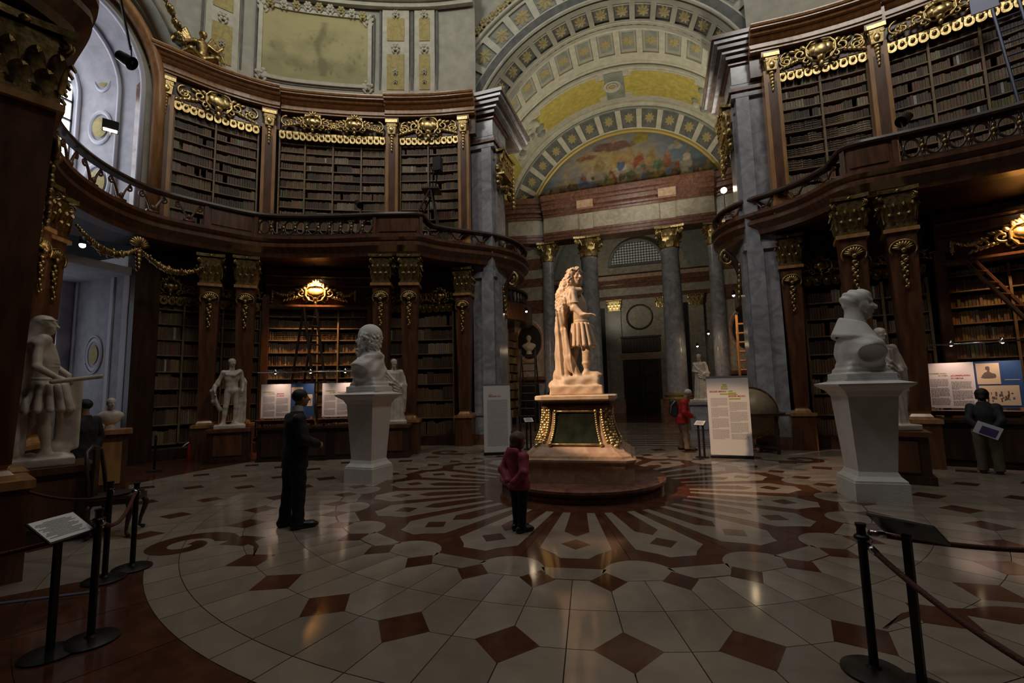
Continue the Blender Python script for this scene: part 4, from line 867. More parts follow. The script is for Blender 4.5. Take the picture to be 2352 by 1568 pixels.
# ================================================================== GALLERY BALCONIES
BCL = Curve2([(-5.6, 1.2), (-5.85, 2.1), (-6.05, 2.95), (-6.3, 3.2), (-7.2, 3.5), (-8.4, 3.9), (-9.83, 4.56), (-11.0, 5.4), (-11.8, 6.4), (-12.2, 7.4), (-12.2, 8.2), (-11.83, 9.13), (-11.2, 10.2), (-10.3, 10.75), (-9.2, 11.15), (-8.0, 11.48), (-6.95, 11.84), (-6.72, 11.98), (-6.58, 12.3), (-6.28, 12.72), (-5.92, 13.08), (-5.45, 13.52), (-4.98, 14.05), (-4.66, 14.75), (-4.58, 15.6), (-4.78, 16.5), (-5.5, 17.3), (-6.7, 17.6)], 12)
BCR = Curve2([(4.2, 17.6), (2.9, 17.2), (2.1, 16.4), (1.85, 15.5), (1.90, 14.75), (2.2, 14.15), (2.65, 13.78), (3.14, 13.46), (3.6, 13.0), (3.9, 12.5), (4.12, 12.08), (4.45, 11.86), (5.2, 11.72), (6.2, 11.5), (7.1, 11.2), (8.2, 10.6), (9.0, 9.8), (9.4, 8.8)], 12)
def s_at(C_, p): return C_.S[np.argmin(np.hypot(*(C_.P - np.array(p)).T))]
BCORN = [(.42, 5.80), (.06, 5.80), (.04, 5.92), (-.03, 6.0), (-.10, 6.08), (-.10, 6.16), (-.04, 6.22), (-.14, 6.32), (-.14, 6.40), (-.02, 6.44), (.26, 6.44), (.30, 6.2), (.42, 6.2)]
def unit_meshes():
    o = MB(); t = np.linspace(0, 2 * PI, 21); o.tube(np.c_[.135 * np.cos(t), 0 * t, .28 + .20 * np.sin(t)], .026, 6, caps=False)
    o.box((0, 0, .03), (.17, .035, .03)); o.box((0, 0, .52), (.17, .035, .03))
    for sg in (-1, 1): o.tube([(sg * .175, 0, .05), (sg * .135, 0, .28), (sg * .175, 0, .51)], .02, 6)
    gl = MB().ball((.175, -.02, .28), (.055, .04, .06), 8, 5); gl.ball((.175, -.02, .38), (.03, .03, .05), 6, 4); gl.ball((.175, -.02, .18), (.03, .03, .05), 6, 4)
    return withmat(o.mesh('interlace', True, 50), WOOD_D), withmat(gl.mesh('gilded_boss', True), GOLD_D)
UNIT, BOSS = unit_meshes()
def bracket_mesh():
    m = MB()
    for sg in (-1, 1):
        t = np.linspace(0, 1, 14); m.tube(np.c_[sg * (.04 + .22 * t ** 1.6), 0 * t, .02 + .50 * t], .035 - .012 * t, 7); m.tube(spiral((sg * .24, 0, .42), .085, 1.2, PI / 2, -sg, 18), .024, 6)
    m.box((0, 0, .04), (.14, .05, .04)); m.ball((0, -.03, .14), (.06, .05, .08), 8, 5); return withmat(m.mesh('scroll_bracket', True), WOOD)
BRK = bracket_mesh()
def balcony(label, C_, solid, pierced, openr, breaks):
    t = thing('gallery_balcony', label, 'balcony', (*C_.P[len(C_.P) // 2], 5.8))
    MB().sweep(C_.path(.05, C_.L - .05, 0, 0, int(C_.L / .10)), BCORN).build('cornice', WOOD, t, True, 28, w=True)
    hp = C_.path(.05, C_.L - .05, 0, 0, int(C_.L / .08)); hs_ = np.linspace(.05, C_.L - .05, len(hp))
    for a, b in breaks: hp[:, 2] -= .24 * np.clip((hs_ - a) / .35, 0, 1) * np.clip((b - hs_) / .35, 0, 1)
    MB().sweep(hp, [(-.07, 7.00), (-.09, 7.05), (-.05, 7.12), (.11, 7.12), (.16, 7.05), (.12, 7.00)]).build('handrail', WOOD_D, t, True, 40, w=True)
    for a, b in solid:
        MB().sweep(C_.path(a, b, 0, 0, max(4, int((b - a) / .12))), [(0, 6.42), (0, 7.02), (.1, 7.02), (.1, 6.42)]).build('parapet_panel', WOOD, t, w=True)
        MB().sweep(C_.path(a + .12, b - .12, -.025, 0, max(4, int((b - a) / .12))), [(0, 6.52), (0, 6.92), (.03, 6.92), (.03, 6.52)]).build('raised_field', WOOD, t, w=True)
        for e in (a, b):
            R_, p = C_.frame(e, .05, 6.72); MB().box((0, 0, 0), (.05, .09, .32)).xf(R_, p).build('panel_post', WOOD, t, w=True)
    def put(nm, me, s_, sz=1.0):
        R_, p = C_.frame(s_, .04, 6.44); o = inst(nm, me, t, p, (0, 0, math.atan2(R_[1, 0], R_[0, 0])), (1, 1, sz)); o.matrix_parent_inverse = t.matrix_basis.inverted()
    for a, b in pierced:
        n = max(1, int(round((b - a) / .35)))
        for i in range(n): put('interlaced_baluster', UNIT, a + (b - a) * (i + .5) / n); put('gilded_boss', BOSS, a + (b - a) * (i + .5) / n)
    for a, b in openr:
        n = max(1, int(round((b - a) / .8)))
        for i in range(n): c_ = a + (b - a) * (i + .5) / n; put('scroll_bracket', BRK, c_, .62 if any(p < c_ < q for p, q in breaks) else 1.0)
    return t
sl = lambda p: s_at(BCL, p); sr = lambda p: s_at(BCR, p)
a1, a2, a3, a4, a5 = sl((-12.2, 7.6)), sl((-11.85, 9.1)), sl((-11.2, 10.2)), sl((-7.95, 11.48)), sl((-6.72, 11.98))
balL = balcony('dark walnut gallery balcony sweeping round the left side of the hall', BCL, [(sl((-6.2, 3.1)), sl((-7.6, 3.65))), (a2, a3), (a4, a5)], [(a3 + .05, a4 - .05), (sl((-7.6, 3.65)) + .1, sl((-9.8, 4.56)))], [(sl((-9.8, 4.56)), a1), (a1, a2), (a5 + .1, BCL.L - .3)], [(a5 + .05, BCL.L + 1)])
b1, b2, b3 = sr((4.2, 12.0)), sr((5.2, 11.72)), sr((9.0, 9.8))
balR = balcony('dark walnut gallery balcony on the right, curling past the right pier', BCR, [(b1, b2 - .1)], [(b2, b3)], [(.3, b1 - .1)], [(-1, b1 - .02)])
# soffits
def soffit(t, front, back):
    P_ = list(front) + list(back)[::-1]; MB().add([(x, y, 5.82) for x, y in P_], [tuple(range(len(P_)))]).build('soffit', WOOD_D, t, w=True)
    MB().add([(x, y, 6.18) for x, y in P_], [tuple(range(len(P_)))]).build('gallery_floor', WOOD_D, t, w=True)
i0, i1 = np.argmin(np.hypot(*(BCL.P - np.array((-12.2, 8.2))).T)), np.argmin(np.hypot(*(BCL.P - np.array((-6.0, 14.0))).T))
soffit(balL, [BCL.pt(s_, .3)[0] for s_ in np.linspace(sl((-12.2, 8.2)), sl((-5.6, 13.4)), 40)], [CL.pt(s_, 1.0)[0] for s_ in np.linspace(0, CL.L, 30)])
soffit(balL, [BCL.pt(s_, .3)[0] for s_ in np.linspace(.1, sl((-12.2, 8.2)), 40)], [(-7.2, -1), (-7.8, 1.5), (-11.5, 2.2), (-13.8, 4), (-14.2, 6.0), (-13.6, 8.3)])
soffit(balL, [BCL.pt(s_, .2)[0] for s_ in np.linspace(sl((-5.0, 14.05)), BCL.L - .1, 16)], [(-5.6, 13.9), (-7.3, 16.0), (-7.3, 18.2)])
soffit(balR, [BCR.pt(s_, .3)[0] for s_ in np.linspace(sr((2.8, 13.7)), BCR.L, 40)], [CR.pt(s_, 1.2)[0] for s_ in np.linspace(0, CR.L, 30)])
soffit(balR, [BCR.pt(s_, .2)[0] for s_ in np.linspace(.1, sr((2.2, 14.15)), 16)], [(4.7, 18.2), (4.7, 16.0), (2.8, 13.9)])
# big scroll consoles under the balcony noses beside the piers
def console(x, y, a, label):
    t = thing('scroll_console', label, 'console', (x, y, 4.3), a)
    m = MB(); T = np.linspace(0, 1, 18); m.tube(np.c_[0 * T, -.45 * T ** 1.8, .0 + 1.35 * T ** .6], .11 - .03 * T, 8); m.build('curved_arm', WOOD_D, t, True)
    m = MB(); s_ = spiral((0, 0, 1.12), .26, 1.6, PI / 2, 1, 30); s_ = np.c_[s_[:, 1], s_[:, 0] * .8 - .36, s_[:, 2]]; m.tube(s_, .06, 7); m.build('volute', GOLD_D, t, True)
    m = MB()
    for k in range(7): m.ball((0, -.06 - .01 * k, .55 - .16 * k + .3), (.13 - .01 * k, .06, .12), 8, 5)
    m.build('acanthus_drop', GOLD_D, t, True); return t
console(-5.03, 14.55, PI / 2, 'dark scroll console under the balcony beside the left pier'); console(2.36, 14.55, -PI / 2, 'dark scroll console under the balcony beside the right pier')
# wooden balconies deeper in the passage
def passage_balcony(x, y0, y1, sg, label):
    t = thing('passage_balcony', label, 'balcony', (x, (y0 + y1) / 2, 5.0))
    n = 16; P_ = np.array([(x + sg * (.2 + .75 * math.sin(PI * i / n)), y0 + (y1 - y0) * i / n, 0) for i in range(n + 1)]); P_ = P_ if sg < 0 else P_[::-1]
    if sg > 0: pass
    MB().sweep(P_, [(.0, 4.75), (-.1, 4.95), (-.05, 5.2), (-.16, 5.35), (-.16, 5.5), (.3, 5.5), (.3, 4.75)]).build('cornice', WOOD, t, True, 30, w=True)
    MB().sweep(P_, [(-.05, 6.1), (-.05, 6.2), (.12, 6.2), (.12, 6.1)]).build('handrail', WOOD_D, t, w=True)
    MB().sweep(P_, [(.02, 5.5), (.02, 5.62), (.1, 5.62), (.1, 5.5)]).build('plinth_rail', WOOD_D, t, w=True)
    for i in range(n):
        q = (P_[i] + P_[i + 1]) / 2; MB().lathe([(.03, 5.6), (.06, 5.75), (.03, 5.9), (.05, 6.1)], (q[0], q[1], 0), 8).build('baluster', WOOD_D, t, True, w=True)
    return t
passage_balcony(-6.9, 18.0, 22.3, 1, 'small curved wooden balcony beyond the left pier'); passage_balcony(4.2, 18.0, 22.3, -1, 'small curved wooden balcony beyond the right pier')
# gilded capitals on the passage side of the piers, with hanging trophies
for x_, sg, ws in ((-4.98, 1, 'left'), (2.31, -1, 'right')):
    t = thing('pier_capital', 'gilded capital with hanging foliage on the ' + ws + ' pier', 'capital', (x_, 14.62, 9.05), 0)
    c = capital_mesh(.42, .56, .85, True).build('capital', GOLD, t, True, 50); c.scale = (.5, 1.0, 1); c.location = (0, 0, 0)
    m = MB(); 
    for k in range(26): m.ball((sg * .1, -.75 + 1.5 * RNG.random(), -.0 - .9 * RNG.random() + .3), (.09, .10, .13), 7, 5, Rx(RNG.random() * 2))
    m.build('hanging_foliage', GOLD_D, t, True)
    m = MB()
    for k in range(9): m.ball((sg * .1, .95, .6 - .16 * k), (.08, .10, .1), 7, 5)
    m.build('leaf_drop', GOLD, t, True)

# gilded festoon hanging under the gallery before the lower window
ft = thing('gilded_festoon', 'dull gilded festoon with a leafy knot under the gallery at the lower window', 'ornament', (-11.85, 7.55, 5.2))
pk, pa, pb = np.array([-11.95, 7.55, 5.35]), np.array([-11.2, 5.9, 5.25]), np.array([-11.9, 9.15, 5.25])
for q in (pa, pb): swag(pk, q, .34, 34, .075).build('swag', GOLD_D, ft, True, w=True)
m = MB()
for k in range(9): a = -1.2 + .3 * k; m.ball(pk + np.array([.02, .12 * math.sin(a), .02 + .14 * math.cos(a)]), (.06, .06, .13), 8, 5, Rx(-a))
for k in range(5): m.ball(pk + np.array([0, 0, -.1 - .1 * k]), (.08, .09 - .012 * k, .08), 8, 5)
m.build('leafy_knot', GOLD_D, ft, True, w=True)
# ================================================================== SCULPTED FIGURES (smooth-blended solids polygonised on a grid)
class Sculpt:
    def __init__(s, lo, hi, h):
        s.lo = np.array(lo, float); s.h = h; n = np.ceil((np.array(hi, float) - s.lo) / h).astype(int) + 1
        s.ax = [s.lo[i] + h * np.arange(n[i]) for i in range(3)]; s.F = np.full(tuple(n), 0.3)
    def _blk(s, lo, hi, pad):
        sl_ = []
        for i in range(3):
            a = int(np.clip((lo[i] - pad - s.lo[i]) / s.h, 0, len(s.ax[i]))); b = int(np.clip((hi[i] + pad - s.lo[i]) / s.h + 2, 0, len(s.ax[i]))); sl_.append(slice(a, b))
        X = s.ax[0][sl_[0]][:, None, None]; Y = s.ax[1][sl_[1]][None, :, None]; Z = s.ax[2][sl_[2]][None, None, :]
        return tuple(sl_), X, Y, Z
    def _put(s, sl_, d, k, op):
        A = s.F[sl_]
        if op == 'sub':
            d = -d; h = np.clip(k - np.abs(A - d), 0, None) / k; s.F[sl_] = np.maximum(A, d) + h * h * k / 4
        else:
            h = np.clip(k - np.abs(A - d), 0, None) / k; s.F[sl_] = np.minimum(A, d) - h * h * k / 4
    def cone(s, a, b, ra, rb=None, k=.03, op='add', flat=None):
        rb = ra if rb is None else rb; a = np.array(a, float); b = np.array(b, float); r = max(ra, rb)
        sl_, X, Y, Z = s._blk(np.minimum(a, b) - r, np.maximum(a, b) + r, k + .03); d = b - a; L2 = d @ d + 1e-12
        if s.F[sl_].size == 0: return s
        t = np.clip(((X - a[0]) * d[0] + (Y - a[1]) * d[1] + (Z - a[2]) * d[2]) / L2, 0, 1)
        D = np.sqrt((X - a[0] - t * d[0]) ** 2 + (Y - a[1] - t * d[1]) ** 2 + (Z - a[2] - t * d[2]) ** 2) - (ra + (rb - ra) * t)
        s._put(sl_, D, k, op); return s
    def chain(s, pts, rad, k=.03, op='add'):
        for i in range(len(pts) - 1): s.cone(pts[i], pts[i + 1], rad[i], rad[i + 1], k, op)
        return s
    def ell(s, c, r, R=None, k=.03, op='add'):
        c = np.array(c, float); r = np.array(r, float); m = r.max(); sl_, X, Y, Z = s._blk(c - m, c + m, k + .03)
        if s.F[sl_].size == 0: return s
        x, y, z = X - c[0], Y - c[1], Z - c[2]
        if R is not None:
            R = np.asarray(R); x, y, z = x * R[0, 0] + y * R[1, 0] + z * R[2, 0], x * R[0, 1] + y * R[1, 1] + z * R[2, 1], x * R[0, 2] + y * R[1, 2] + z * R[2, 2]
        k0 = np.sqrt((x / r[0]) ** 2 + (y / r[1]) ** 2 + (z / r[2]) ** 2); k1 = np.sqrt((x / r[0] ** 2) ** 2 + (y / r[1] ** 2) ** 2 + (z / r[2] ** 2) ** 2) + 1e-9
        s._put(sl_, np.where(k0 < 1e-6, -r.min(), k0 * (k0 - 1) / k1), k, op); return s
    def box(s, c, hf, R=None, rr=.01, k=.02, op='add'):
        c = np.array(c, float); hf = np.array(hf, float); m = np.linalg.norm(hf); sl_, X, Y, Z = s._blk(c - (hf if R is None else m), c + (hf if R is None else m), k + .03)
        if s.F[sl_].size == 0: return s
        x, y, z = X - c[0], Y - c[1], Z - c[2]
        if R is not None:
            R = np.asarray(R); x, y, z = x * R[0, 0] + y * R[1, 0] + z * R[2, 0], x * R[0, 1] + y * R[1, 1] + z * R[2, 1], x * R[0, 2] + y * R[1, 2] + z * R[2, 2]
        qx, qy, qz = np.abs(x) - hf[0] + rr, np.abs(y) - hf[1] + rr, np.abs(z) - hf[2] + rr
        D = np.sqrt(np.maximum(qx, 0) ** 2 + np.maximum(qy, 0) ** 2 + np.maximum(qz, 0) ** 2) + np.minimum(np.maximum(qx, np.maximum(qy, qz)), 0) - rr
        s._put(sl_, D, k, op); return s
    def loft(s, sec, f=(0, -1, 0), k=.03, op='add', fold=None):
        """stack of ellipses (z, cx, cy, half width, half depth) facing f; flat ends; fold=(n, amount, twist)"""
        A = np.array(sec, float); A = A[np.argsort(A[:, 0])]; M = look((f[0], f[1], 0)); R_ = A[:, 3:].max(); z0, z1 = A[0, 0], A[-1, 0]
        sl_, X, Y, Z = s._blk((A[:, 1].min() - R_, A[:, 2].min() - R_, z0), (A[:, 1].max() + R_, A[:, 2].max() + R_, z1), k + .03)
        if s.F[sl_].size == 0: return s
        zf = Z.ravel(); T = np.linspace(0, 1, 200); zz_ = np.interp(T, np.linspace(0, 1, len(A)), A[:, 0])
        P_ = [np.interp(zf, A[:, 0], A[:, i]) for i in range(1, 5)]
        for i in range(4):
            kr = np.ones(9) / 9; n_ = max(1, int(.03 / s.h)); kr = np.ones(2 * n_ + 1) / (2 * n_ + 1); P_[i] = np.convolve(np.pad(P_[i], n_, mode='edge'), kr, 'valid')
        cx, cy, rx, ry = [p.reshape(1, 1, -1) for p in P_]; x, y = X - cx, Y - cy; a = x * M[0, 0] + y * M[1, 0]; b = x * M[0, 1] + y * M[1, 1]
        q = np.sqrt((a / rx) ** 2 + (b / ry) ** 2)
        if fold: q = q - fold[1] * np.sin(fold[0] * np.arctan2(b / ry, a / rx) + fold[2] * Z)
        D = (q - 1) * np.minimum(rx, ry); D = np.maximum(D, np.maximum(z0 - Z, Z - z1)); s._put(sl_, D, k, op); return s
    def warp(s, lo, hi, fn, soft=.06):
        """add a displacement fn(x,y,z) to the field inside a box, faded at its border (folds, curls)"""
        sl_, X, Y, Z = s._blk(lo, hi, 0)
        if s.F[sl_].size == 0: return s
        m = 1.0
        for A, i in ((X, 0), (Y, 1), (Z, 2)): m = m * np.clip(np.minimum(A - lo[i], hi[i] - A) / soft, 0, 1)
        s.F[sl_] += fn(X, Y, Z) * m; return s
    def mesh(s, name, smooth=True):
        F = s.F; n = F.shape; I = F < 0; c = np.zeros((n[0] - 1, n[1] - 1, n[2] - 1), np.int8)
        corners = [(i, j, k) for i in (0, 1) for j in (0, 1) for k in (0, 1)]
        for (i, j, k) in corners: c += I[i:n[0] - 1 + i, j:n[1] - 1 + j, k:n[2] - 1 + k]
        act = np.argwhere((c > 0) & (c < 8)); idx = -np.ones(c.shape, np.int64); idx[tuple(act.T)] = np.arange(len(act))
        acc = np.zeros((len(act), 3)); cnt = np.zeros(len(act)); vals = {q: F[act[:, 0] + q[0], act[:, 1] + q[1], act[:, 2] + q[2]] for q in corners}
        for q in corners:
            for ax in range(3):
                if q[ax] == 0:
                    p = list(q); p[ax] = 1; f0, f1 = vals[q], vals[tuple(p)]; m = (f0 < 0) != (f1 < 0); t = np.where(m, f0 / np.where(m, f0 - f1, 1), 0)
                    pt = np.tile(np.array(q, float), (len(act), 1)); pt[:, ax] += t; acc[m] += pt[m]; cnt[m] += 1
        V = s.lo + s.h * (act + acc / np.maximum(cnt, 1)[:, None]); faces = []
        for ax in range(3):
            o = [i for i in range(3) if i != ax]; sa = [slice(None)] * 3; sb = [slice(None)] * 3; sa[ax] = slice(0, n[ax] - 1); sb[ax] = slice(1, n[ax])
            ch = np.argwhere(I[tuple(sa)] != I[tuple(sb)]); ok = (ch[:, o[0]] > 0) & (ch[:, o[1]] > 0) & (ch[:, o[0]] < n[o[0]] - 1) & (ch[:, o[1]] < n[o[1]] - 1); ch = ch[ok]
            ins = I[tuple(sa)][tuple(ch.T)]; q = []
            for (d0, d1) in ((-1, -1), (0, -1), (0, 0), (-1, 0)):
                g_ = ch.copy(); g_[:, o[0]] += d0; g_[:, o[1]] += d1; q.append(idx[tuple(g_.T)])
            q = np.stack(q, 1); fl = ins if ax != 1 else ~ins; q[~fl] = q[~fl][:, ::-1]; faces.append(q)
        Q = np.concatenate(faces); Q = Q[(Q >= 0).all(1)]
        me = bpy.data.meshes.new(name); me.vertices.add(len(V)); me.vertices.foreach_set('co', V.ravel()); me.loops.add(Q.size); me.loops.foreach_set('vertex_index', Q.ravel())
        me.polygons.add(len(Q)); me.polygons.foreach_set('loop_start', np.arange(0, Q.size, 4)); me.polygons.foreach_set('loop_total', np.full(len(Q), 4)); me.update(); me.validate()
        me.polygons.foreach_set('use_smooth', [True] * len(me.polygons)); return me
def look(f, up=(0, 0, 1)):
    """frame whose columns are (left, forward, up)"""
    f = np.array(f, float); f /= np.linalg.norm(f); l = np.cross(np.array(up, float), f); l /= np.linalg.norm(l); return np.stack([l, f, np.cross(f, l)], 1)
def head(S, c, f, s_=.115, up=(0, 0, 1), k=.02, neck=None, female=False, ears=True, beard=0.0, face=True):
    """head: s_ = half the head height; c centre; f facing"""
    M = look(f, up); P_ = lambda x, y, z: np.array(c) + M @ (np.array([x, y, z]) * s_)
    S.ell(P_(0, -.12, .22), np.array([.66, .80, .74]) * s_, M, k); S.ell(P_(0, .18, -.28), np.array([.52, .55, .66]) * s_, M, k * 1.5)
    S.ell(P_(0, .42, -.74), np.array([.25, .22, .20]) * s_, M, k)
    if face:
        S.ell(P_(0, .60, .20), np.array([.42, .15, .10]) * s_, M, k)                       # brow
        S.cone(P_(0, .68, .12), P_(0, .93, -.20), .08 * s_, .14 * s_, k * .5)               # nose
        for sg in (-1, 1):
            S.ell(P_(sg * .27, .72, .06), np.array([.15, .13, .10]) * s_, M, k * .4, 'sub'); S.ell(P_(sg * .27, .58, .05), np.array([.13, .13, .085]) * s_, M, k * .2)
            S.ell(P_(sg * .36, .48, -.18), np.array([.19, .18, .18]) * s_, M, k); S.ell(P_(sg * .1, .86, -.22), np.array([.07, .07, .06]) * s_, M, k * .4)
            if ears: S.ell(P_(sg * .66, -.08, -.02), np.array([.08, .16, .24]) * s_, M, k * .5)
        S.ell(P_(0, .70, -.42), np.array([.22, .10, .06]) * s_, M, k * .4); S.ell(P_(0, .69, -.53), np.array([.19, .10, .07]) * s_, M, k * .4); S.ell(P_(0, .84, -.475), np.array([.2, .1, .02]) * s_, M, k * .2, 'sub')
    if beard: S.ell(P_(0, .42, -.80), np.array([.42, .35, .42 * beard]) * s_, M, k)
    if neck is not None: S.cone(P_(0, -.22, -.45), neck, .42 * s_, .48 * s_, k * 1.5)
    return M, P_
def hand(S, w_, d, n, s_=.095, curl=.35, side=1, k=.008, spread=.10):
    """w_ wrist, d direction of the fingers, n out of the back of the hand; s_ = palm length; side +1: thumb towards d x n"""
    d = np.array(d, float) / np.linalg.norm(d); n = np.array(n, float); n -= d * (n @ d); n /= np.linalg.norm(n); t = np.cross(d, n) * side; w_ = np.array(w_, float)
    M = np.stack([t, d, n], 1); S.ell(w_ + d * s_ * .5, (s_ * .42, s_ * .58, s_ * .17), M, k * 2); S.cone(w_ - d * s_ * .2, w_ + d * s_ * .25, s_ * .27, s_ * .30, k * 2)
    for i, (o, L, r) in enumerate(((.34, .78, .088), (.12, .88, .092), (-.11, .82, .086), (-.33, .64, .074))):
        p = w_ + d * s_ * .92 + t * o * s_; dd = d + t * o * spread * 3
        for j, q in enumerate((.42, .32, .26)):
            a = curl * (.5 + j); v = dd * math.cos(a) - n * math.sin(a); v /= np.linalg.norm(v); e = p + v * s_ * L * q; S.cone(p, e, s_ * r * (1.12 - .1 * j), s_ * r * (1.0 - .1 * j), k); p = e
    p = w_ + d * s_ * .22 + t * s_ * .34; e = p + (d * .5 + t * .55 - n * .2) * s_ * .5; S.cone(p, e, s_ * .13, s_ * .11, k * 2); e2 = e + (d * .85 + t * .15 - n * .25) * s_ * .42; S.cone(e, e2, s_ * .105, s_ * .085, k)
def foot(S, a, d, L=.25, s_=1.0, k=.03, z=0.0):
    d = np.array([d[0], d[1], 0.0]); d /= np.linalg.norm(d); a = np.array(a, float); g_ = np.array([a[0], a[1], z])
    S.cone(a, g_ - d * .03 + np.array([0, 0, .045 * s_]), .048 * s_, .045 * s_, k); S.cone(g_ - d * .04 + (0, 0, .04 * s_), g_ + d * L * .62 + (0, 0, .035 * s_), .043 * s_, .042 * s_, k); S.ell(g_ + d * L * .62 + (0, 0, .028 * s_), (.05 * s_, .08 * s_, .032 * s_), look(d), k)
def place(me, name, m, parent=None, loc=(0, 0, 0), rz=0.0):
    me.materials.append(m); return inst(name, me, parent, loc, (0, 0, rz))
def bearing(x, y): return -math.atan2(x, y)       # turns local +x to picture right, local +y away from the camera
V3 = lambda *a: np.array(a, float)
def humanoid(S, J, s_=1.0, k=.03, parts=('torso', 'arms', 'legs'), infl=0.0):
    """J: joint positions (neck, shR, shL, elR, elL, wrR, wrL, chest, waist, pel, hipR.., knR.., anR..)"""
    g_ = lambda n: np.array(J[n], float)
    if 'torso' in parts:
        f = np.array(J.get('face', (0, -1, 0)), float); M = look((f[0], f[1], 0)); w_ = np.linalg.norm(g_('shR') - g_('shL')) / 2
        S.ell(g_('chest'), V3(w_ * .92, .125 * s_, .19 * s_) + infl, M, k * 1.6); S.ell(g_('waist'), V3(.145 * s_, .11 * s_, .16 * s_) + infl, M, k * 2); S.ell(g_('pel'), V3(.165 * s_, .125 * s_, .12 * s_) + infl, M, k * 2)
        S.cone(g_('shR'), g_('shL'), .062 * s_ + infl, .062 * s_ + infl, k * 1.6); S.cone(g_('neck') + V3(0, 0, -.04 * s_), g_('neck') + V3(0, 0, .05 * s_), .062 * s_ + infl * .5, .052 * s_ + infl * .3, k)
    for q in 'RL':
        if 'arms' in parts: S.chain([g_('sh' + q), g_('el' + q), g_('wr' + q)], [.056 * s_ + infl, .044 * s_ + infl, .030 * s_ + infl], k)
        if 'legs' in parts:
            S.chain([g_('hip' + q), g_('kn' + q), g_('an' + q)], [.088 * s_ + infl, .060 * s_ + infl, .040 * s_ + infl], k); c = g_('kn' + q) * .62 + g_('an' + q) * .38; S.ell(c, (.055 * s_ + infl, .058 * s_ + infl, .11 * s_), None, k)
def curls(a=.010, f=75.0): return lambda X, Y, Z: a * np.sin(f * X + 2 * np.sin(f * .6 * Z)) * np.sin(f * Y + 1.3) * np.sin(f * .8 * Z + 1.7 * np.sin(f * .5 * X))
def folds(a, f, cx, cy, tw=0.0): return lambda X, Y, Z: a * np.sin(f * np.arctan2(Y - cy, X - cx) + tw * Z) + 0 * Z

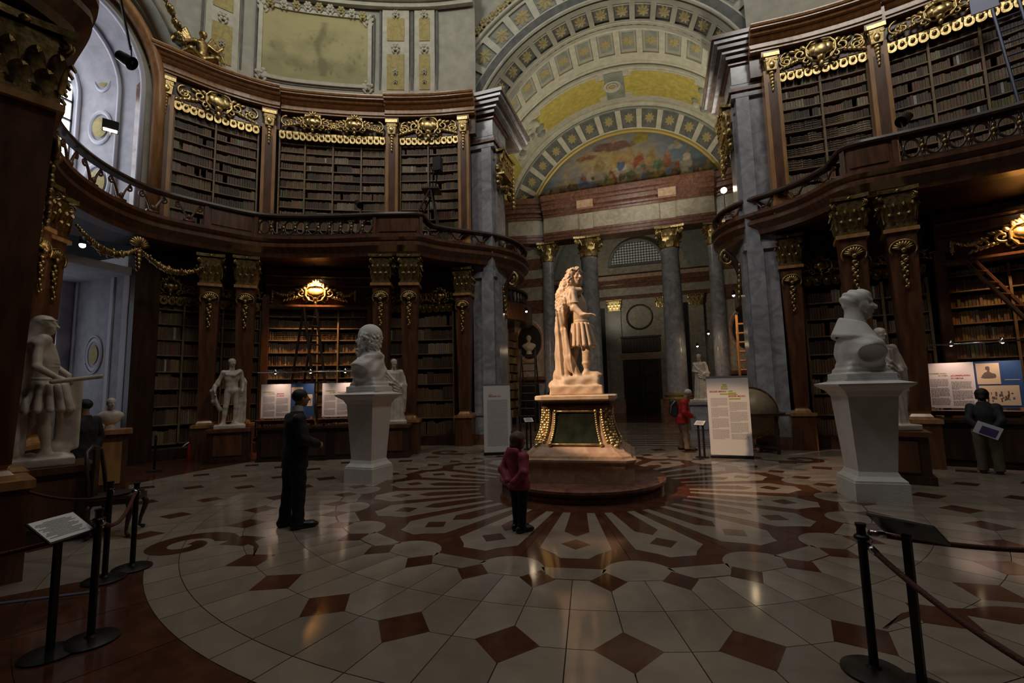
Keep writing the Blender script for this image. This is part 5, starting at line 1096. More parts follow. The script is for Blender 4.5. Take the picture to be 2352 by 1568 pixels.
# ------------------------------------------------------------------ the emperor on the central pedestal
def emperor():
    S = Sculpt((-.62, -.62, -.02), (.66, .55, 2.45), .0085); z0 = 1.60
    Z = lambda x, y, z: V3(x, y, z - z0)
    J = dict(face=(1, -.25, 0), neck=Z(0, 0, 3.56), shR=Z(-.07, -.20, 3.40), shL=Z(.03, .20, 3.42), elR=Z(-.01, -.36, 3.13), elL=Z(.05, .34, 3.12), wrR=Z(.11, -.43, 2.99), wrL=Z(.16, .30, 2.92), chest=Z(.02, 0, 3.26), waist=Z(.06, 0, 2.98), pel=Z(.08, 0, 2.82),
             hipR=Z(.10, -.09, 2.78), hipL=Z(.04, .10, 2.78), knR=Z(.17, -.13, 2.37), knL=Z(-.02, .14, 2.36), anR=Z(.17, -.11, 2.00), anL=Z(-.12, .16, 2.00))
    humanoid(S, J, 1.05, .02)
    # cuirass
    zl = lambda *r: [(z - z0, x, 0, w_, d) for z, x, w_, d in r]
    S.loft(zl((2.80, .10, .165, .14), (2.95, .095, .165, .135), (3.10, .08, .18, .14), (3.28, .06, .20, .155), (3.42, .03, .19, .12), (3.50, .01, .12, .09)), J['face'], .02)
    for zz_ in (2.88, 2.92): S.loft(zl((zz_ - .012, .098, .178, .150), (zz_ + .012, .098, .178, .150)), J['face'], .008)
    # skirt of leather strips, flaring
    S.loft(zl((2.56, .12, .205, .19), (2.75, .11, .18, .165), (2.90, .10, .165, .14)), J['face'], .02)
    for a in np.linspace(0, 2 * PI, 13, endpoint=False): S.cone(Z(.10 + .15 * math.cos(a), -.02 + .17 * math.sin(a), 2.86), Z(.12 + .215 * math.cos(a), -.02 + .225 * math.sin(a), 2.49), .030, .038, .010); S.ell(Z(.12 + .215 * math.cos(a), -.02 + .225 * math.sin(a), 2.475), (.04, .04, .03), None, .008)
    # sleeve puff and bare right arm with open hand
    S.ell(Z(-.05, -.25, 3.36), (.10, .105, .12), None, .03); S.cone(Z(-.05, -.27, 3.36), Z(-.02, -.33, 3.22), .098, .09, .02); S.ell(Z(-.02, -.33, 3.215), (.105, .10, .03), None, .01)
    S.chain([Z(-.03, -.31, 3.25), Z(.0, -.37, 3.12), Z(.125, -.44, 2.99)], [.066, .062, .040], .02)
    hand(S, Z(.135, -.445, 2.985), (.85, -.25, -.05), (.1, .1, 1), .125, .10, -1, .009, .28)
    hand(S, J['wrL'], (.8, -.1, -.2), (0, .3, 1), .12, .5, 1, .01)
    # boots and feet
    for q, d in (('R', (1, -.15)), ('L', (.7, .3))):
        a_ = J['an' + q]; S.ell(a_ + V3(0, 0, .16), (.080, .085, .045), None, .012); foot(S, a_, d, .29, 1.25, .03, a_[2] - .09)
    S.cone(J['knR'] + V3(.02, 0, -.02), J['anR'] + V3(0, 0, .12), .083, .062, .03)
    # cloak: over the shoulder, falling in long folds behind him to the ground
    S.chain([Z(.10, -.16, 3.47), Z(-.06, -.21, 3.45), Z(-.16, -.17, 3.32)], [.06, .085, .10], .04)
    S.chain([Z(-.15, -.13, 3.36), Z(-.25, -.11, 3.10), Z(-.275, -.08, 2.75), Z(-.265, -.06, 2.30), Z(-.24, -.04, 1.95)], [.10, .090, .085, .105, .14], .05)
    S.chain([Z(-.14, .10, 3.36), Z(-.24, .10, 3.0), Z(-.25, .10, 2.4), Z(-.20, .1, 1.92)], [.12, .10, .11, .16], .05)
    S.chain([Z(-.22, -.14, 2.75), Z(-.13, -.17, 2.25), Z(.0, -.14, 1.93)], [.05, .07, .075], .04); S.chain([Z(-.2, -.05, 2.2), Z(-.34, -.04, 1.93), Z(-.42, -.04, 1.80)], [.09, .09, .05], .05)
    S.warp(Z(-.52, -.45, 1.8), Z(.0, .4, 3.5), lambda X, Y, Zz: .013 * np.sin(40 * X + 26 * Y + 3.5 * Zz + .8 * np.sin(4 * Zz)) + .005 * np.sin(85 * X - 40 * Y + 5 * Zz), .06)
    # head and full-bottomed wig
    c = Z(.03, -.01, 3.765); f = (.66, -.74, .02); M, P_ = head(S, c, f, .155, neck=J['neck'], ears=False, k=.018)
    S.ell(P_(0, -.28, .42), V3(.82, .80, .66) * .155, M, .02); S.chain([P_(0, .40, .80), P_(.55, .12, .55), P_(.72, -.1, -.1), P_(.66, -.1, -.8)], [.05, .06, .065, .06], .02); S.chain([P_(0, .40, .80), P_(-.55, .12, .55), P_(-.76, -.15, -.1), P_(-.72, -.2, -.8)], [.05, .06, .07, .07], .02)
    S.chain([P_(0, -.6, .1), Z(-.14, -.02, 3.60), Z(-.25, -.05, 3.42), Z(-.31, -.06, 3.20)], [.12, .12, .09, .045], .03)
    S.warp(Z(-.42, -.3, 3.1), Z(.02, .3, 4.0), curls(.016, 62), .02); S.warp(Z(-.2, -.25, 3.82), Z(.25, .25, 4.0), curls(.012, 62), .02)
    # rock base
    S.box(Z(.03, -.03, 1.80), (.34, .26, .12), rotz(.1), .07, .06); S.box(Z(-.03, -.03, 1.68), (.46, .34, .085), None, .03, .03); S.ell(Z(-.36, -.1, 1.77), (.16, .16, .09), None, .05)
    S.warp(Z(-.6, -.5, 1.6), Z(.6, .5, 1.92), lambda X, Y, Zz: .010 * np.sin(22 * X + 9 * Y) * np.sin(25 * Zz + 11 * Y), .04)
    return S.mesh('emperor_statue')
ped_xy = (float(S0[0]), float(S0[1])); rzE = bearing(*ped_xy)
st = place(emperor(), 'emperor_statue', MARBLE_ST, None, (*ped_xy, 1.60), rzE)
tag(st, 'floodlit marble statue of a cloaked emperor in a long wig on the central pedestal', 'statue')
# ------------------------------------------------------------------ its pedestal
pd = thing('statue_pedestal', 'pink marble pedestal with gilded garlands and a dark bronze panel on a round step', 'pedestal', (*ped_xy, 0), rzE - .10)
MB().lathe([(1.40, 0), (1.40, .07), (1.36, .09), (1.36, .12), (1.44, .15), (1.44, .19), (1.40, .21), (.3, .21)], seg=64).build('round_step', MARBLE_R, pd, True, 30)
def oct_ring(h, c): return [(h, -h + c), (h, h - c), (h - c, h), (-h + c, h), (-h, h - c), (-h, -h + c), (-h + c, -h), (h - c, -h)]
def stack(prof, c, m, nm):
    G = np.array([[(x, y, z) for x, y in oct_ring(h, c * h)] for h, z in prof]); G = np.concatenate([G, G[:, :1]], 1); mb = MB().grid(G, flip=True); n = G.shape[1] * (len(prof) - 1)
    mb.add([(x, y, prof[-1][1]) for x, y in oct_ring(prof[-1][0], c * prof[-1][0])], [tuple(range(8))]); return mb.build(nm, m, pd)
stack([(.92, .20), (.92, .52), (.95, .55), (.95, .58), (.90, .60)], .16, MARBLE_P, 'lower_plinth')
stack([(.90, .59), (.88, .63), (.80, .68), (.78, .70)], .16, MARBLE_P, 'plinth_moulding')
body = [(.78, .70), (.72, .76), (.66, .86), (.605, 1.0), (.575, 1.15), (.56, 1.30), (.56, 1.38)]
stack(body, .18, MARBLE_P, 'waisted_body')
stack([(.565, 1.38), (.59, 1.40), (.59, 1.43), (.56, 1.45), (.60, 1.49), (.66, 1.51)], .18, MARBLE_R, 'neck_moulding')
stack([(.66, 1.505), (.685, 1.53), (.685, 1.585), (.66, 1.60)], .18, MARBLE_ST, 'top_slab')
bh = lambda z: float(np.interp(z, [q[1] for q in body], [q[0] for q in body]))
for k in range(4):
    R_ = rotz(k * PI / 2); zs = np.linspace(.80, 1.33, 10)
    G = np.array([[(u * (bh(z) * .58 if True else 0), -bh(z) - .012, z) for u in (-1, 1)] for z in zs]); MB().grid(G @ R_.T, flip=True).build('bronze_panel', STONE_D, pd, True)
    m = MB(); ed = lambda u, z: (u * bh(z) * .60, -bh(z) - .02, z)
    for u in (-1, 1): m.tube(np.array([ed(u, z) for z in zs]) @ R_.T, .018, 6); [m.ball(R_ @ np.array(ed(u, z)), (.024,) * 3, 6, 4) for z in np.linspace(.82, 1.31, 15)]
    for z in (.80, 1.33): m.tube(np.array([ed(u, z) for u in np.linspace(-1, 1, 6)]) @ R_.T, .018, 6); [m.ball(R_ @ np.array(ed(u, z)), (.036,) * 3, 6, 4) for u in (-1, 1)]
    m.build('gilded_frame', GOLD, pd, True)
    m = MB(); Rc = rotz(k * PI / 2 + PI / 4)
    for i in range(16):
        z = .76 + .62 * i / 15; rr_ = bh(z) * 1.28; a = .045 * (1 - .3 * i / 15)
        m.ball(Rc @ np.array([.05 * math.sin(i * 1.9), -rr_, z]), (a * 1.25, a, a * 1.1), 8, 5); m.ball(Rc @ np.array([-.05 * math.sin(i * 1.9), -rr_ + .01, z]), (a, a * .8, a), 7, 5)
    m.build('gilded_garland', GOLD, pd, True)
    for sg in (-1, 1):   # small flanking ribbon drops on the face
        m = MB(); [m.ball(R_ @ np.array([sg * bh(z) * .78, -bh(z) - .015, z]), (.03, .02, .035), 6, 4) for z in np.linspace(.84, 1.34, 13)]; m.build('gilded_drop', GOLD, pd, True)
# ------------------------------------------------------------------ secondary marble statues
def classical(kind, h=.014):
    S = Sculpt((-.55, -.45, -.02), (.55, .45, 1.98), h); mir = 1
    J = dict(face=(0, -1, 0), neck=V3(0, 0, 1.56), shR=V3(-.19, 0, 1.48), shL=V3(.19, 0, 1.48), chest=V3(0, 0, 1.34), waist=V3(.01, 0, 1.14), pel=V3(.03, 0, 1.0), hipR=V3(-.07, 0, .97), hipL=V3(.11, 0, .97), knR=V3(-.11, -.04, .56), knL=V3(.13, -.01, .55), anR=V3(-.15, 0, .17), anL=V3(.10, .02, .17))
    if kind == 'nude': J.update(elR=V3(-.30, .02, 1.24), wrR=V3(-.36, -.05, 1.02), elL=V3(.27, .0, 1.22), wrL=V3(.25, -.1, 1.0))
    elif kind == 'robed': J.update(elR=V3(-.24, -.02, 1.2), wrR=V3(-.06, -.2, 1.15), elL=V3(.25, 0, 1.22), wrL=V3(.2, -.15, 1.05))
    else: J.update(face=(1, -.3, 0), shR=V3(-.05, -.19, 1.48), shL=V3(.05, .19, 1.48), elR=V3(-.04, -.30, 1.20), wrR=V3(.16, -.30, 1.06), elL=V3(.12, .30, 1.24), wrL=V3(.26, .2, 1.12), hipR=V3(.0, -.09, .97), hipL=V3(.02, .1, .97), knR=V3(.06, -.11, .56), knL=V3(-.06, .14, .56), anR=V3(.10, -.10, .17), anL=V3(-.18, .16, .17))
    humanoid(S, J, 1.03, .022)
    for q in 'RL': foot(S, J['an' + q], (.85, -.3) if kind == 'armour' else ((-.3 if q == 'R' else .4), -1), .25, 1.05, .03, .075)
    f = (1, -.35, 0) if kind == 'armour' else (.25 if kind == 'robed' else .45, -1, 0)
    M, P_ = head(S, V3(.02 if kind == 'armour' else 0, -.03, 1.74), f, .12, neck=J['neck'], k=.02, beard=1.0 if kind == 'robed' else 0, ears=False)
    S.ell(P_(0, -.15, .35), V3(.72, .82, .66) * .12, M, .02); S.warp((-.2, -.2, 1.74), (.2, .2, 1.95), curls(.008, 60), .03)
    if kind == 'nude':
        for sg, e in ((-1, 'R'), (1, 'L')): hand(S, J['wr' + e], (.1 * sg, -.2, -1), (sg, .2, 0), .1, .5, sg, .012)
        S.chain([V3(-.30, .03, 1.24), V3(-.42, 0, 1.0), V3(-.36, .02, .72), V3(-.22, .06, .5)], [.05, .055, .06, .05], .05)      # cloth over the right arm
        S.chain([V3(.18, .03, 1.52), V3(.27, .08, 1.2), V3(.27, .08, .7), V3(.25, .05, .2)], [.06, .08, .09, .1], .05); S.chain([V3(-.12, -.08, 1.42), V3(.05, -.13, 1.4), V3(.18, -.05, 1.5)], [.03, .04, .05], .03)
        S.warp((-.5, -.2, .15), (-.2, .2, 1.2), lambda X, Y, Z: .014 * np.sin(45 * X + 9 * Z), .04); S.warp((.18, -.2, .12), (.45, .3, 1.5), lambda X, Y, Z: .014 * np.sin(45 * X + 30 * Y), .04)
    if kind == 'robed':
        S.loft([(.10, .02, 0, .27, .24), (.5, .02, 0, .24, .20), (.95, .02, 0, .20, .16), (1.2, .0, 0, .19, .14), (1.45, 0, 0, .20, .12)], (0, -1, 0), .03, fold=(13, .075, 2.0))
        for dz in (0, .09, .18, .27): S.chain([V3(-.19, -.06, 1.46 - dz), V3(.02, -.17, 1.22 - dz), V3(.22, -.08, 1.04 - dz * .6)], [.03, .036, .04], .015)
        S.chain([V3(.2, 0, 1.48), V3(.29, -.02, 1.1), V3(.28, -.05, .7), V3(.26, -.04, .35)], [.07, .08, .07, .05], .02); S.warp((.15, -.3, .3), (.45, .3, 1.4), lambda X, Y, Z: .012 * np.sin(60 * X + 50 * Y), .04)
    if kind == 'armour':
        S.loft([(.98, .03, 0, .155, .125), (1.12, .03, 0, .155, .12), (1.3, .02, 0, .19, .14), (1.44, .0, 0, .19, .115), (1.53, 0, 0, .11, .08)], (1, -.3, 0), .02); S.loft([(.68, .05, 0, .21, .18), (1.0, .03, 0, .16, .13)], (1, -.3, 0), .02)
        for zz_ in (1.02, 1.06, 1.22, 1.26): S.loft([(zz_ - .01, .028, 0, .172, .138), (zz_ + .01, .028, 0, .172, .138)], (1, -.3, 0), .006)
        for a in np.linspace(0, 2 * PI, 14, endpoint=False): S.cone(V3(.04 + .18 * math.cos(a), .18 * math.sin(a), .98), V3(.05 + .25 * math.cos(a), .25 * math.sin(a), .68), .032, .038, .012)
        S.chain([V3(0, -.15, 1.54), V3(-.16, -.05, 1.35), V3(-.22, 0, .9), V3(-.26, 0, .2)], [.08, .11, .13, .17], .05); S.warp((-.5, -.3, .1), (-.05, .3, 1.5), lambda X, Y, Z: .018 * np.sin(34 * X + 26 * Y + 3 * Z), .05)
        S.chain([P_(0, -.5, .3), V3(-.14, 0, 1.55), V3(-.18, 0, 1.42)], [.09, .08, .05], .03); hand(S, J['wrR'], (.9, -.1, -.2), (0, -.2, 1), .10, .9, -1, .012)
        S.ell(P_(0, -.05, .55), V3(.78, .86, .14) * .12, M, .01)                                             # laurel wreath
        S.cone(V3(.10, -.32, 1.02), V3(.62, -.36, 1.10), .028, .026, .01)                                    # baton
        S.box(V3(.28, .16, .62), (.12, .12, .46), None, .04, .04)
    S.box((0, 0, .05), (.36, .30, .055), None, .02, .03); S.ell((.18, .1, .16), (.14, .12, .12), None, .05)
    return S.mesh('statue')
ms_n, ms_r, ms_a = classical('nude'), classical('robed'), classical('armour', .011)
def statue(me, name, label, x, y, z, s_=1.0, extra=0.0, m=MARBLE_W, group='marble statues along the walls'):
    o = inst(name, me, None, (x, y, z), (0, 0, bearing(x, y) + extra), (s_,) * 3)
    if not me.materials: me.materials.append(m)
    return tag(o, label, 'statue', group)
def plinth(x, y, a, hx, hy, h, label, m=WOOD_D, slab=WOOD, name='statue_plinth'):
    t = thing(name, label, 'pedestal', (x, y, 0), a, 'wooden plinths of the marble statues')
    MB().box((0, 0, h / 2 - .02), (hx, hy, h / 2 - .02)).build('block', m, t); MB().box((0, 0, .07), (hx + .05, hy + .05, .07)).build('foot_moulding', m, t); MB().box((0, 0, h - .04), (hx + .05, hy + .05, .04)).build('cap', slab, t)
    MB().box((0, -hy - .008, h * .52), (hx * .68, .012, h * .30)).build('raised_panel', slab, t); return t
plinth(-11.0, 9.42, math.radians(44), .46, .36, .86, 'dark wooden plinth under the nude marble statue'); statue(ms_n, 'nude_statue', 'marble statue of a nude man with cloth over one arm, left rear', -11.0, 9.42, .86, 1.0)
plinth(-7.0, 11.0, math.radians(22), .42, .34, .86, 'dark wooden plinth under the robed marble statue'); statue(ms_r, 'robed_statue', 'marble statue of a bearded robed man behind the left plaster bust', -7.0, 11.0, .86, .95)
plinth(-7.55, 3.72, bearing(-7.55, 3.72) + .1, .50, .42, .90, 'very dark plinth under the marble general in the left foreground'); statue(ms_a, 'armoured_statue', 'marble statue of a laurelled general holding a baton, left foreground', -7.55, 3.72, .90, 1.02)
plinth(3.78, 9.95, math.radians(-16), .46, .38, .86, 'dark wooden plinth half hidden behind the right plaster bust'); statue(ms_r, 'robed_statue', 'marble robed statue mostly hidden behind the right plaster bust', 3.78, 9.95, .86, .98, .6)
plinth(1.22, 17.0, 0, .40, .36, 1.15, 'grey plinth of the small far statue beyond the arch', MARBLE_G, MARBLE_G); statue(ms_r, 'robed_statue', 'small pale robed statue beyond the arch, behind the red-jacketed person', 1.22, 17.0, 1.15, .88, -.3)
# ------------------------------------------------------------------ colossal plaster busts on tapering pedestals
def plaster_bust(beard):
    S = Sculpt((-.62, -.64, -.02), (.66, .64, 1.52), .0115); hs = .265 if beard else .235
    c = V3(.05, 0, 1.06) if beard else V3(.07, 0, 1.14); M, P_ = head(S, c, (1, 0, .05), hs, neck=V3(-.02, 0, .66), k=.03, ears=not beard)
    S.loft([(.14, 0, 0, .23, .22), (.24, .01, 0, .33, .26), (.40, .02, 0, .46, .29), (.54, .01, 0, .46, .26), (.63, -.01, 0, .36, .22), (.72, -.02, 0, .20, .17), (.80, -.02, 0, .15, .15)], (1, 0, 0), .03)
    for sg in (-1, 1): S.box((.03, sg * .62, .16), (.27, .28, .34), Rx(sg * .10), .16, .012, 'sub')     # arms cut off flat
    if beard:
        S.ell(P_(0, -.18, .30), V3(.82, .92, .84) * hs, M, .04); S.ell(P_(0, -.5, -.35), V3(.74, .5, .6) * hs, M, .05); S.ell(P_(0, .46, -.95), V3(.42, .38, .60) * hs, M, .04)
        for sg in (-1, 1): S.chain([P_(sg * .6, -.1, .1), P_(sg * .66, .1, -.5)], [.10, .085], .04)
        S.warp((-.5, -.5, .74), (.14, .5, 1.16), curls(.042, 44), .08); S.warp((.1, -.3, .62), (.5, .3, .90), curls(.03, 44), .05)
        S.chain([V3(.12, -.24, .66), V3(-.10, -.25, .70), V3(-.2, 0, .72), V3(-.10, .25, .68)], [.05, .06, .06, .05], .06)
        S.warp((-.55, -.6, .2), (.5, .6, .66), lambda X, Y, Z: .014 * np.sin(18 * X + 14 * Y + 16 * Z), .08)
    else:
        S.cone(P_(0, -.25, -.4), V3(-.03, 0, .66), .135, .17, .05)
        S.ell(P_(0, -.14, .36), V3(.74, .88, .68) * hs, M, .03); S.ell(P_(0, .22, .62), V3(.56, .46, .30) * hs, M, .05)
        for sg in (-1, 1): S.ell(P_(sg * .60, .14, -.2), V3(.12, .2, .36) * hs, M, .03)
        S.warp((-.4, -.45, 1.08), (.22, .45, 1.45), lambda X, Y, Z: .011 * np.sin(50 * Z + 46 * X) * np.cos(9 * Y), .06)
        for t in np.linspace(-2.3, 2.3, 33):        # tall turned-down coat collar wrapping the neck
            a = PI + t; q = abs(t) / 2.3; S.cone(V3(-.03 + .165 * math.cos(a), .18 * math.sin(a), .93 - .13 * q), V3(-.02 + .27 * math.cos(a), .31 * math.sin(a), .70 - .12 * q), .028, .034, .025)
        S.warp((-.5, -.6, .15), (.5, .6, .66), lambda X, Y, Z: .012 * np.sin(12 * X + 22 * Y + 8 * Z), .08)
    # cut-out back support, square socle
    S.box((0, 0, .045), (.325, .325, .05), None, .01, .01); S.box((0, 0, .12), (.28, .28, .05), None, .03, .04); S.box((0, 0, .2), (.24, .26, .06), None, .04, .05)
    return S.mesh('plaster_bust')
def bust_pedestal(x, y, a, label, sc=1.0):
    t = thing('bust_pedestal', label, 'pedestal', (x, y, 0), a, 'tapering white pedestals of the plaster busts')
    q = lambda prof, nm: MB().lathe([(r * math.sqrt(2) * sc, z) for r, z in prof], seg=4, R=rotz(PI / 4)).build(nm, PLASTER, t)
    q([(.40, 0), (.40, .27)], 'base_block'); q([(.385, .27), (.385, .30), (.32, .36), (.29, .42)], 'base_moulding'); q([(.29, .42), (.375, 1.50)], 'tapered_shaft'); q([(.375, 1.50), (.40, 1.53), (.43, 1.58), (.56, 1.66), (.575, 1.69), (.40, 1.73), (.40, 1.75), (.01, 1.75)], 'top_slab'); return t
bl, br = (-5.62, 7.95), (2.86, 8.30)
bust_pedestal(*bl, bearing(*bl) + math.radians(-38), 'white tapering pedestal under the bearded plaster bust', .82); bust_pedestal(*br, bearing(*br) + math.radians(22), 'white tapering pedestal under the clean-shaven plaster bust', .84)
tag(place(plaster_bust(True), 'plaster_bust', PLASTER, None, (*bl, 1.75), bearing(*bl) + math.radians(148)), 'white plaster bust of a bearded curly-haired man seen from behind', 'bust', 'colossal plaster busts')
tag(place(plaster_bust(False), 'plaster_bust', PLASTER, None, (*br, 1.75), bearing(*br) + math.radians(24)), 'white plaster bust of a clean-shaven man in a high collar', 'bust', 'colossal plaster busts')
# small busts
def small_bust():
    S = Sculpt((-.32, -.26, -.02), (.32, .26, .72), .011); M, P_ = head(S, (0, -.01, .52), (.3, -1, 0), .125, neck=V3(0, .02, .34), k=.02); S.ell(P_(0, -.15, .32), V3(.7, .82, .66) * .125, M, .02)
    S.ell((0, .02, .27), (.24, .13, .12), None, .04); S.ell((0, 0, .2), (.17, .12, .12), None, .04); S.cone((0, .01, .02), (0, .01, .16), .07, .06, .03); S.cone((0, .01, 0), (0, .01, .03), .11, .10, .01); return S.mesh('small_bust')
sb_ = small_bust(); sb_.materials.append(MARBLE_W)
bx, by = -9.35, 5.62
tag(inst('small_bust', sb_, None, (bx, by, 1.18), (0, 0, bearing(bx, by)), (.78, .78, .86)), 'small cream marble bust on a wooden pedestal before the lower window', 'bust', 'small marble busts')
plinth(bx, by, bearing(bx, by), .26, .24, 1.18, 'carved brown wooden pedestal of the small bust', WOOD, WOOD_L)
tag(inst('small_bust', sb_, None, (-6.42, 22.55, 3.50), (0, 0, .2), (1.5,) * 3), 'pale bust in the dark oval niche beyond the left pier', 'bust', 'small marble busts')
tag(inst('small_bust', sb_, None, (3.95, 22.55, 3.50), (0, 0, -.2), (1.5,) * 3), 'pale bust in the niche behind the far ladder', 'bust', 'small marble busts')

# gilded winged figure on the cornice by the left window arch
gf = thing('gilded_winged_figure', 'gilded winged figure crouching on the cornice by the left window arch', 'sculpture', (*CL.pt(1.15, .26)[0], 11.52), math.atan2(*CL.pt(1.15, 0)[1][::-1]))
S = Sculpt((-1.0, -.45, -.02), (.9, .45, 1.25), .017)
S.loft([(.12, .1, 0, .17, .15), (.35, .08, 0, .15, .13), (.62, .05, -.04, .19, .13), (.74, .05, -.04, .10, .08)], (.3, -1, 0), .05); M, P_ = head(S, (.07, -.06, .92), (.5, -1, -.1), .135, neck=V3(.05, -.04, .74), k=.02, ears=False); S.ell(P_(0, -.15, .35), V3(.75, .85, .66) * .135, M, .02)
S.chain([V3(.1, -.05, .14), V3(.42, -.22, .26), V3(.5, -.2, .02)], [.12, .09, .06], .04); S.chain([V3(.05, -.05, .12), V3(-.25, -.24, .22), V3(-.46, -.18, .05)], [.12, .09, .06], .04)
S.chain([V3(.2, -.05, .66), V3(.42, -.14, .5), V3(.55, -.18, .68)], [.07, .055, .04], .03); S.chain([V3(-.12, -.05, .66), V3(-.36, -.1, .48), V3(-.5, -.14, .4)], [.07, .055, .04], .03); S.chain([V3(-.3, 0, .06), V3(-.8, 0, .1), V3(-.9, 0, .2)], [.09, .10, .06], .04); S.cone(V3(-.1, 0, .03), V3(.6, 0, .03), .07, .06, .04)
place(S.mesh('body'), 'body', GOLD_D, gf)
for sg in (-1, 1):
    S = Sculpt((-1.0, -.2, .1), (1.0, .35, 1.3), .017)
    for k in range(6): S.chain([V3(sg * .14, .1, .62), V3(sg * (.34 + .05 * k), .14, 1.02 - .07 * k), V3(sg * (.50 + .055 * k), .16, .70 - .085 * k)], [.05, .055, .035], .012)
    place(S.mesh('wing'), 'wing', GOLD_D, gf)
# ================================================================== PEOPLE
SKIN = mat('skin', (.42, .24, .16), .5, col2=(.36, .19, .12), noise=1, scale=20); SUIT = mat('black_suit', (.010, .010, .014), .75, bump=.1, bscale=90); HAIR = mat('dark_hair', (.012, .009, .008), .5, bump=.4, bscale=120); SHIRT = mat('white_shirt', (.55, .55, .56), .7)
PINK = mat('pink_jacket', (.36, .042, .085), .6, col2=(.27, .03, .065), noise=1, scale=7); BLACKC = mat('black_trousers', (.008, .008, .010), .8); BHAIR = mat('brown_hair', (.15, .078, .04), .5, col2=(.08, .04, .02), noise=1, scale=30, bump=.4, bscale=100)
SHOE = mat('black_shoe', (.012, .012, .014), .3); RED = mat('red_jacket', (.52, .018, .012), .6, col2=(.40, .014, .01), noise=1, scale=8); TAN = mat('tan_trousers', (.20, .13, .08), .75); WHAIR = mat('white_hair', (.62, .60, .58), .6, bump=.3, bscale=120); NAVY = mat('dark_jacket', (.014, .015, .022), .75); OLIVE = mat('olive_trousers', (.13, .115, .075), .8); PACK = mat('backpack_cloth', (.02, .025, .03), .6); GREY = mat('grey_strip', (.22, .23, .25), .5)
def person(label, x, y, J, hd, cl, h=.0095, rz=None, group=None, hands=True):
    """hd: centre, facing, half height; cl: dict of clothing pieces -> (fn(S), material)"""
    t = thing('person', label, 'person', (x, y, 0), bearing(x, y) if rz is None else rz, group)
    lo, hi = (-.55, -.5, -.02), (.55, .5, 1.95)
    S = Sculpt(lo, hi, h); humanoid(S, J, cl.get('s', 1.0) * .92, .02); M, P_ = head(S, *hd[:2], hd[2], neck=J['neck'], k=.012)
    for q, sd in (('R', cl.get('sdR', -1)), ('L', cl.get('sdL', 1))):
        d = J['hd' + q] if 'hd' + q in J else np.array(J['wr' + q], float) - np.array(J['el' + q], float)
        if hands: hand(S, J['wr' + q], d, J.get('hn' + q, (0, -1, .2)), .085 * cl.get('s', 1.0), cl.get('curl', .6), sd, .006)
        foot(S, J['an' + q], J['toe'], .24 * cl.get('s', 1), cl.get('s', 1.0), .03, .0)
    place(S.mesh('body'), 'body', SKIN, t)
    for nm, (fn, m_) in cl['wear'].items():
        S = Sculpt(lo, hi, h); fn(S, J, P_, M); place(S.mesh(nm), nm, m_, t)
    return t
def trousers(infl=.022, s_=1.0, hem=.06):
    def fn(S, J, P_, M):
        f = J['face']; p = np.array(J['pel'], float)
        for q in 'RL':
            h_, k_, a_ = (np.array(J[n + q], float) for n in ('hip', 'kn', 'an'))
            S.loft([(hem, a_[0], a_[1], .062 * s_ + infl, .070 * s_ + infl), (a_[2] + .10, *(a_ * .75 + k_ * .25)[:2], .056 * s_ + infl, .062 * s_ + infl), (k_[2], k_[0], k_[1], .064 * s_ + infl, .070 * s_ + infl), ((k_[2] + h_[2]) / 2, *((k_ + h_) / 2)[:2], .082 * s_ + infl, .088 * s_ + infl), (h_[2] + .02, h_[0], h_[1], .092 * s_ + infl, .105 * s_ + infl)], f, .012)
        S.loft([(p[2] - .12 * s_, p[0], p[1], .165 * s_ + infl * .5, .115 * s_ + infl * .5), (p[2], p[0], p[1], .17 * s_ + infl * .5, .12 * s_ + infl * .5), (p[2] + .16 * s_, p[0], p[1], .15 * s_, .11 * s_)], f, .04)
        S.warp((-.5, -.4, hem + .02), (.5, .4, .8), lambda X, Y, Z: .005 * np.sin(34 * Z + 26 * X) * np.sin(30 * Y + 7 * Z), .05)
    return fn
def shoes(s_=1.0, L=.26):
    def fn(S, J, P_, M):
        for q in 'RL': foot(S, np.array(J['an' + q]) * [1, 1, .9], J['toe'], L, 1.12 * s_, .03, .0)
        S.box((0, 0, .6), (1, 1, .5), None, .001, .004, 'sub')
    return fn
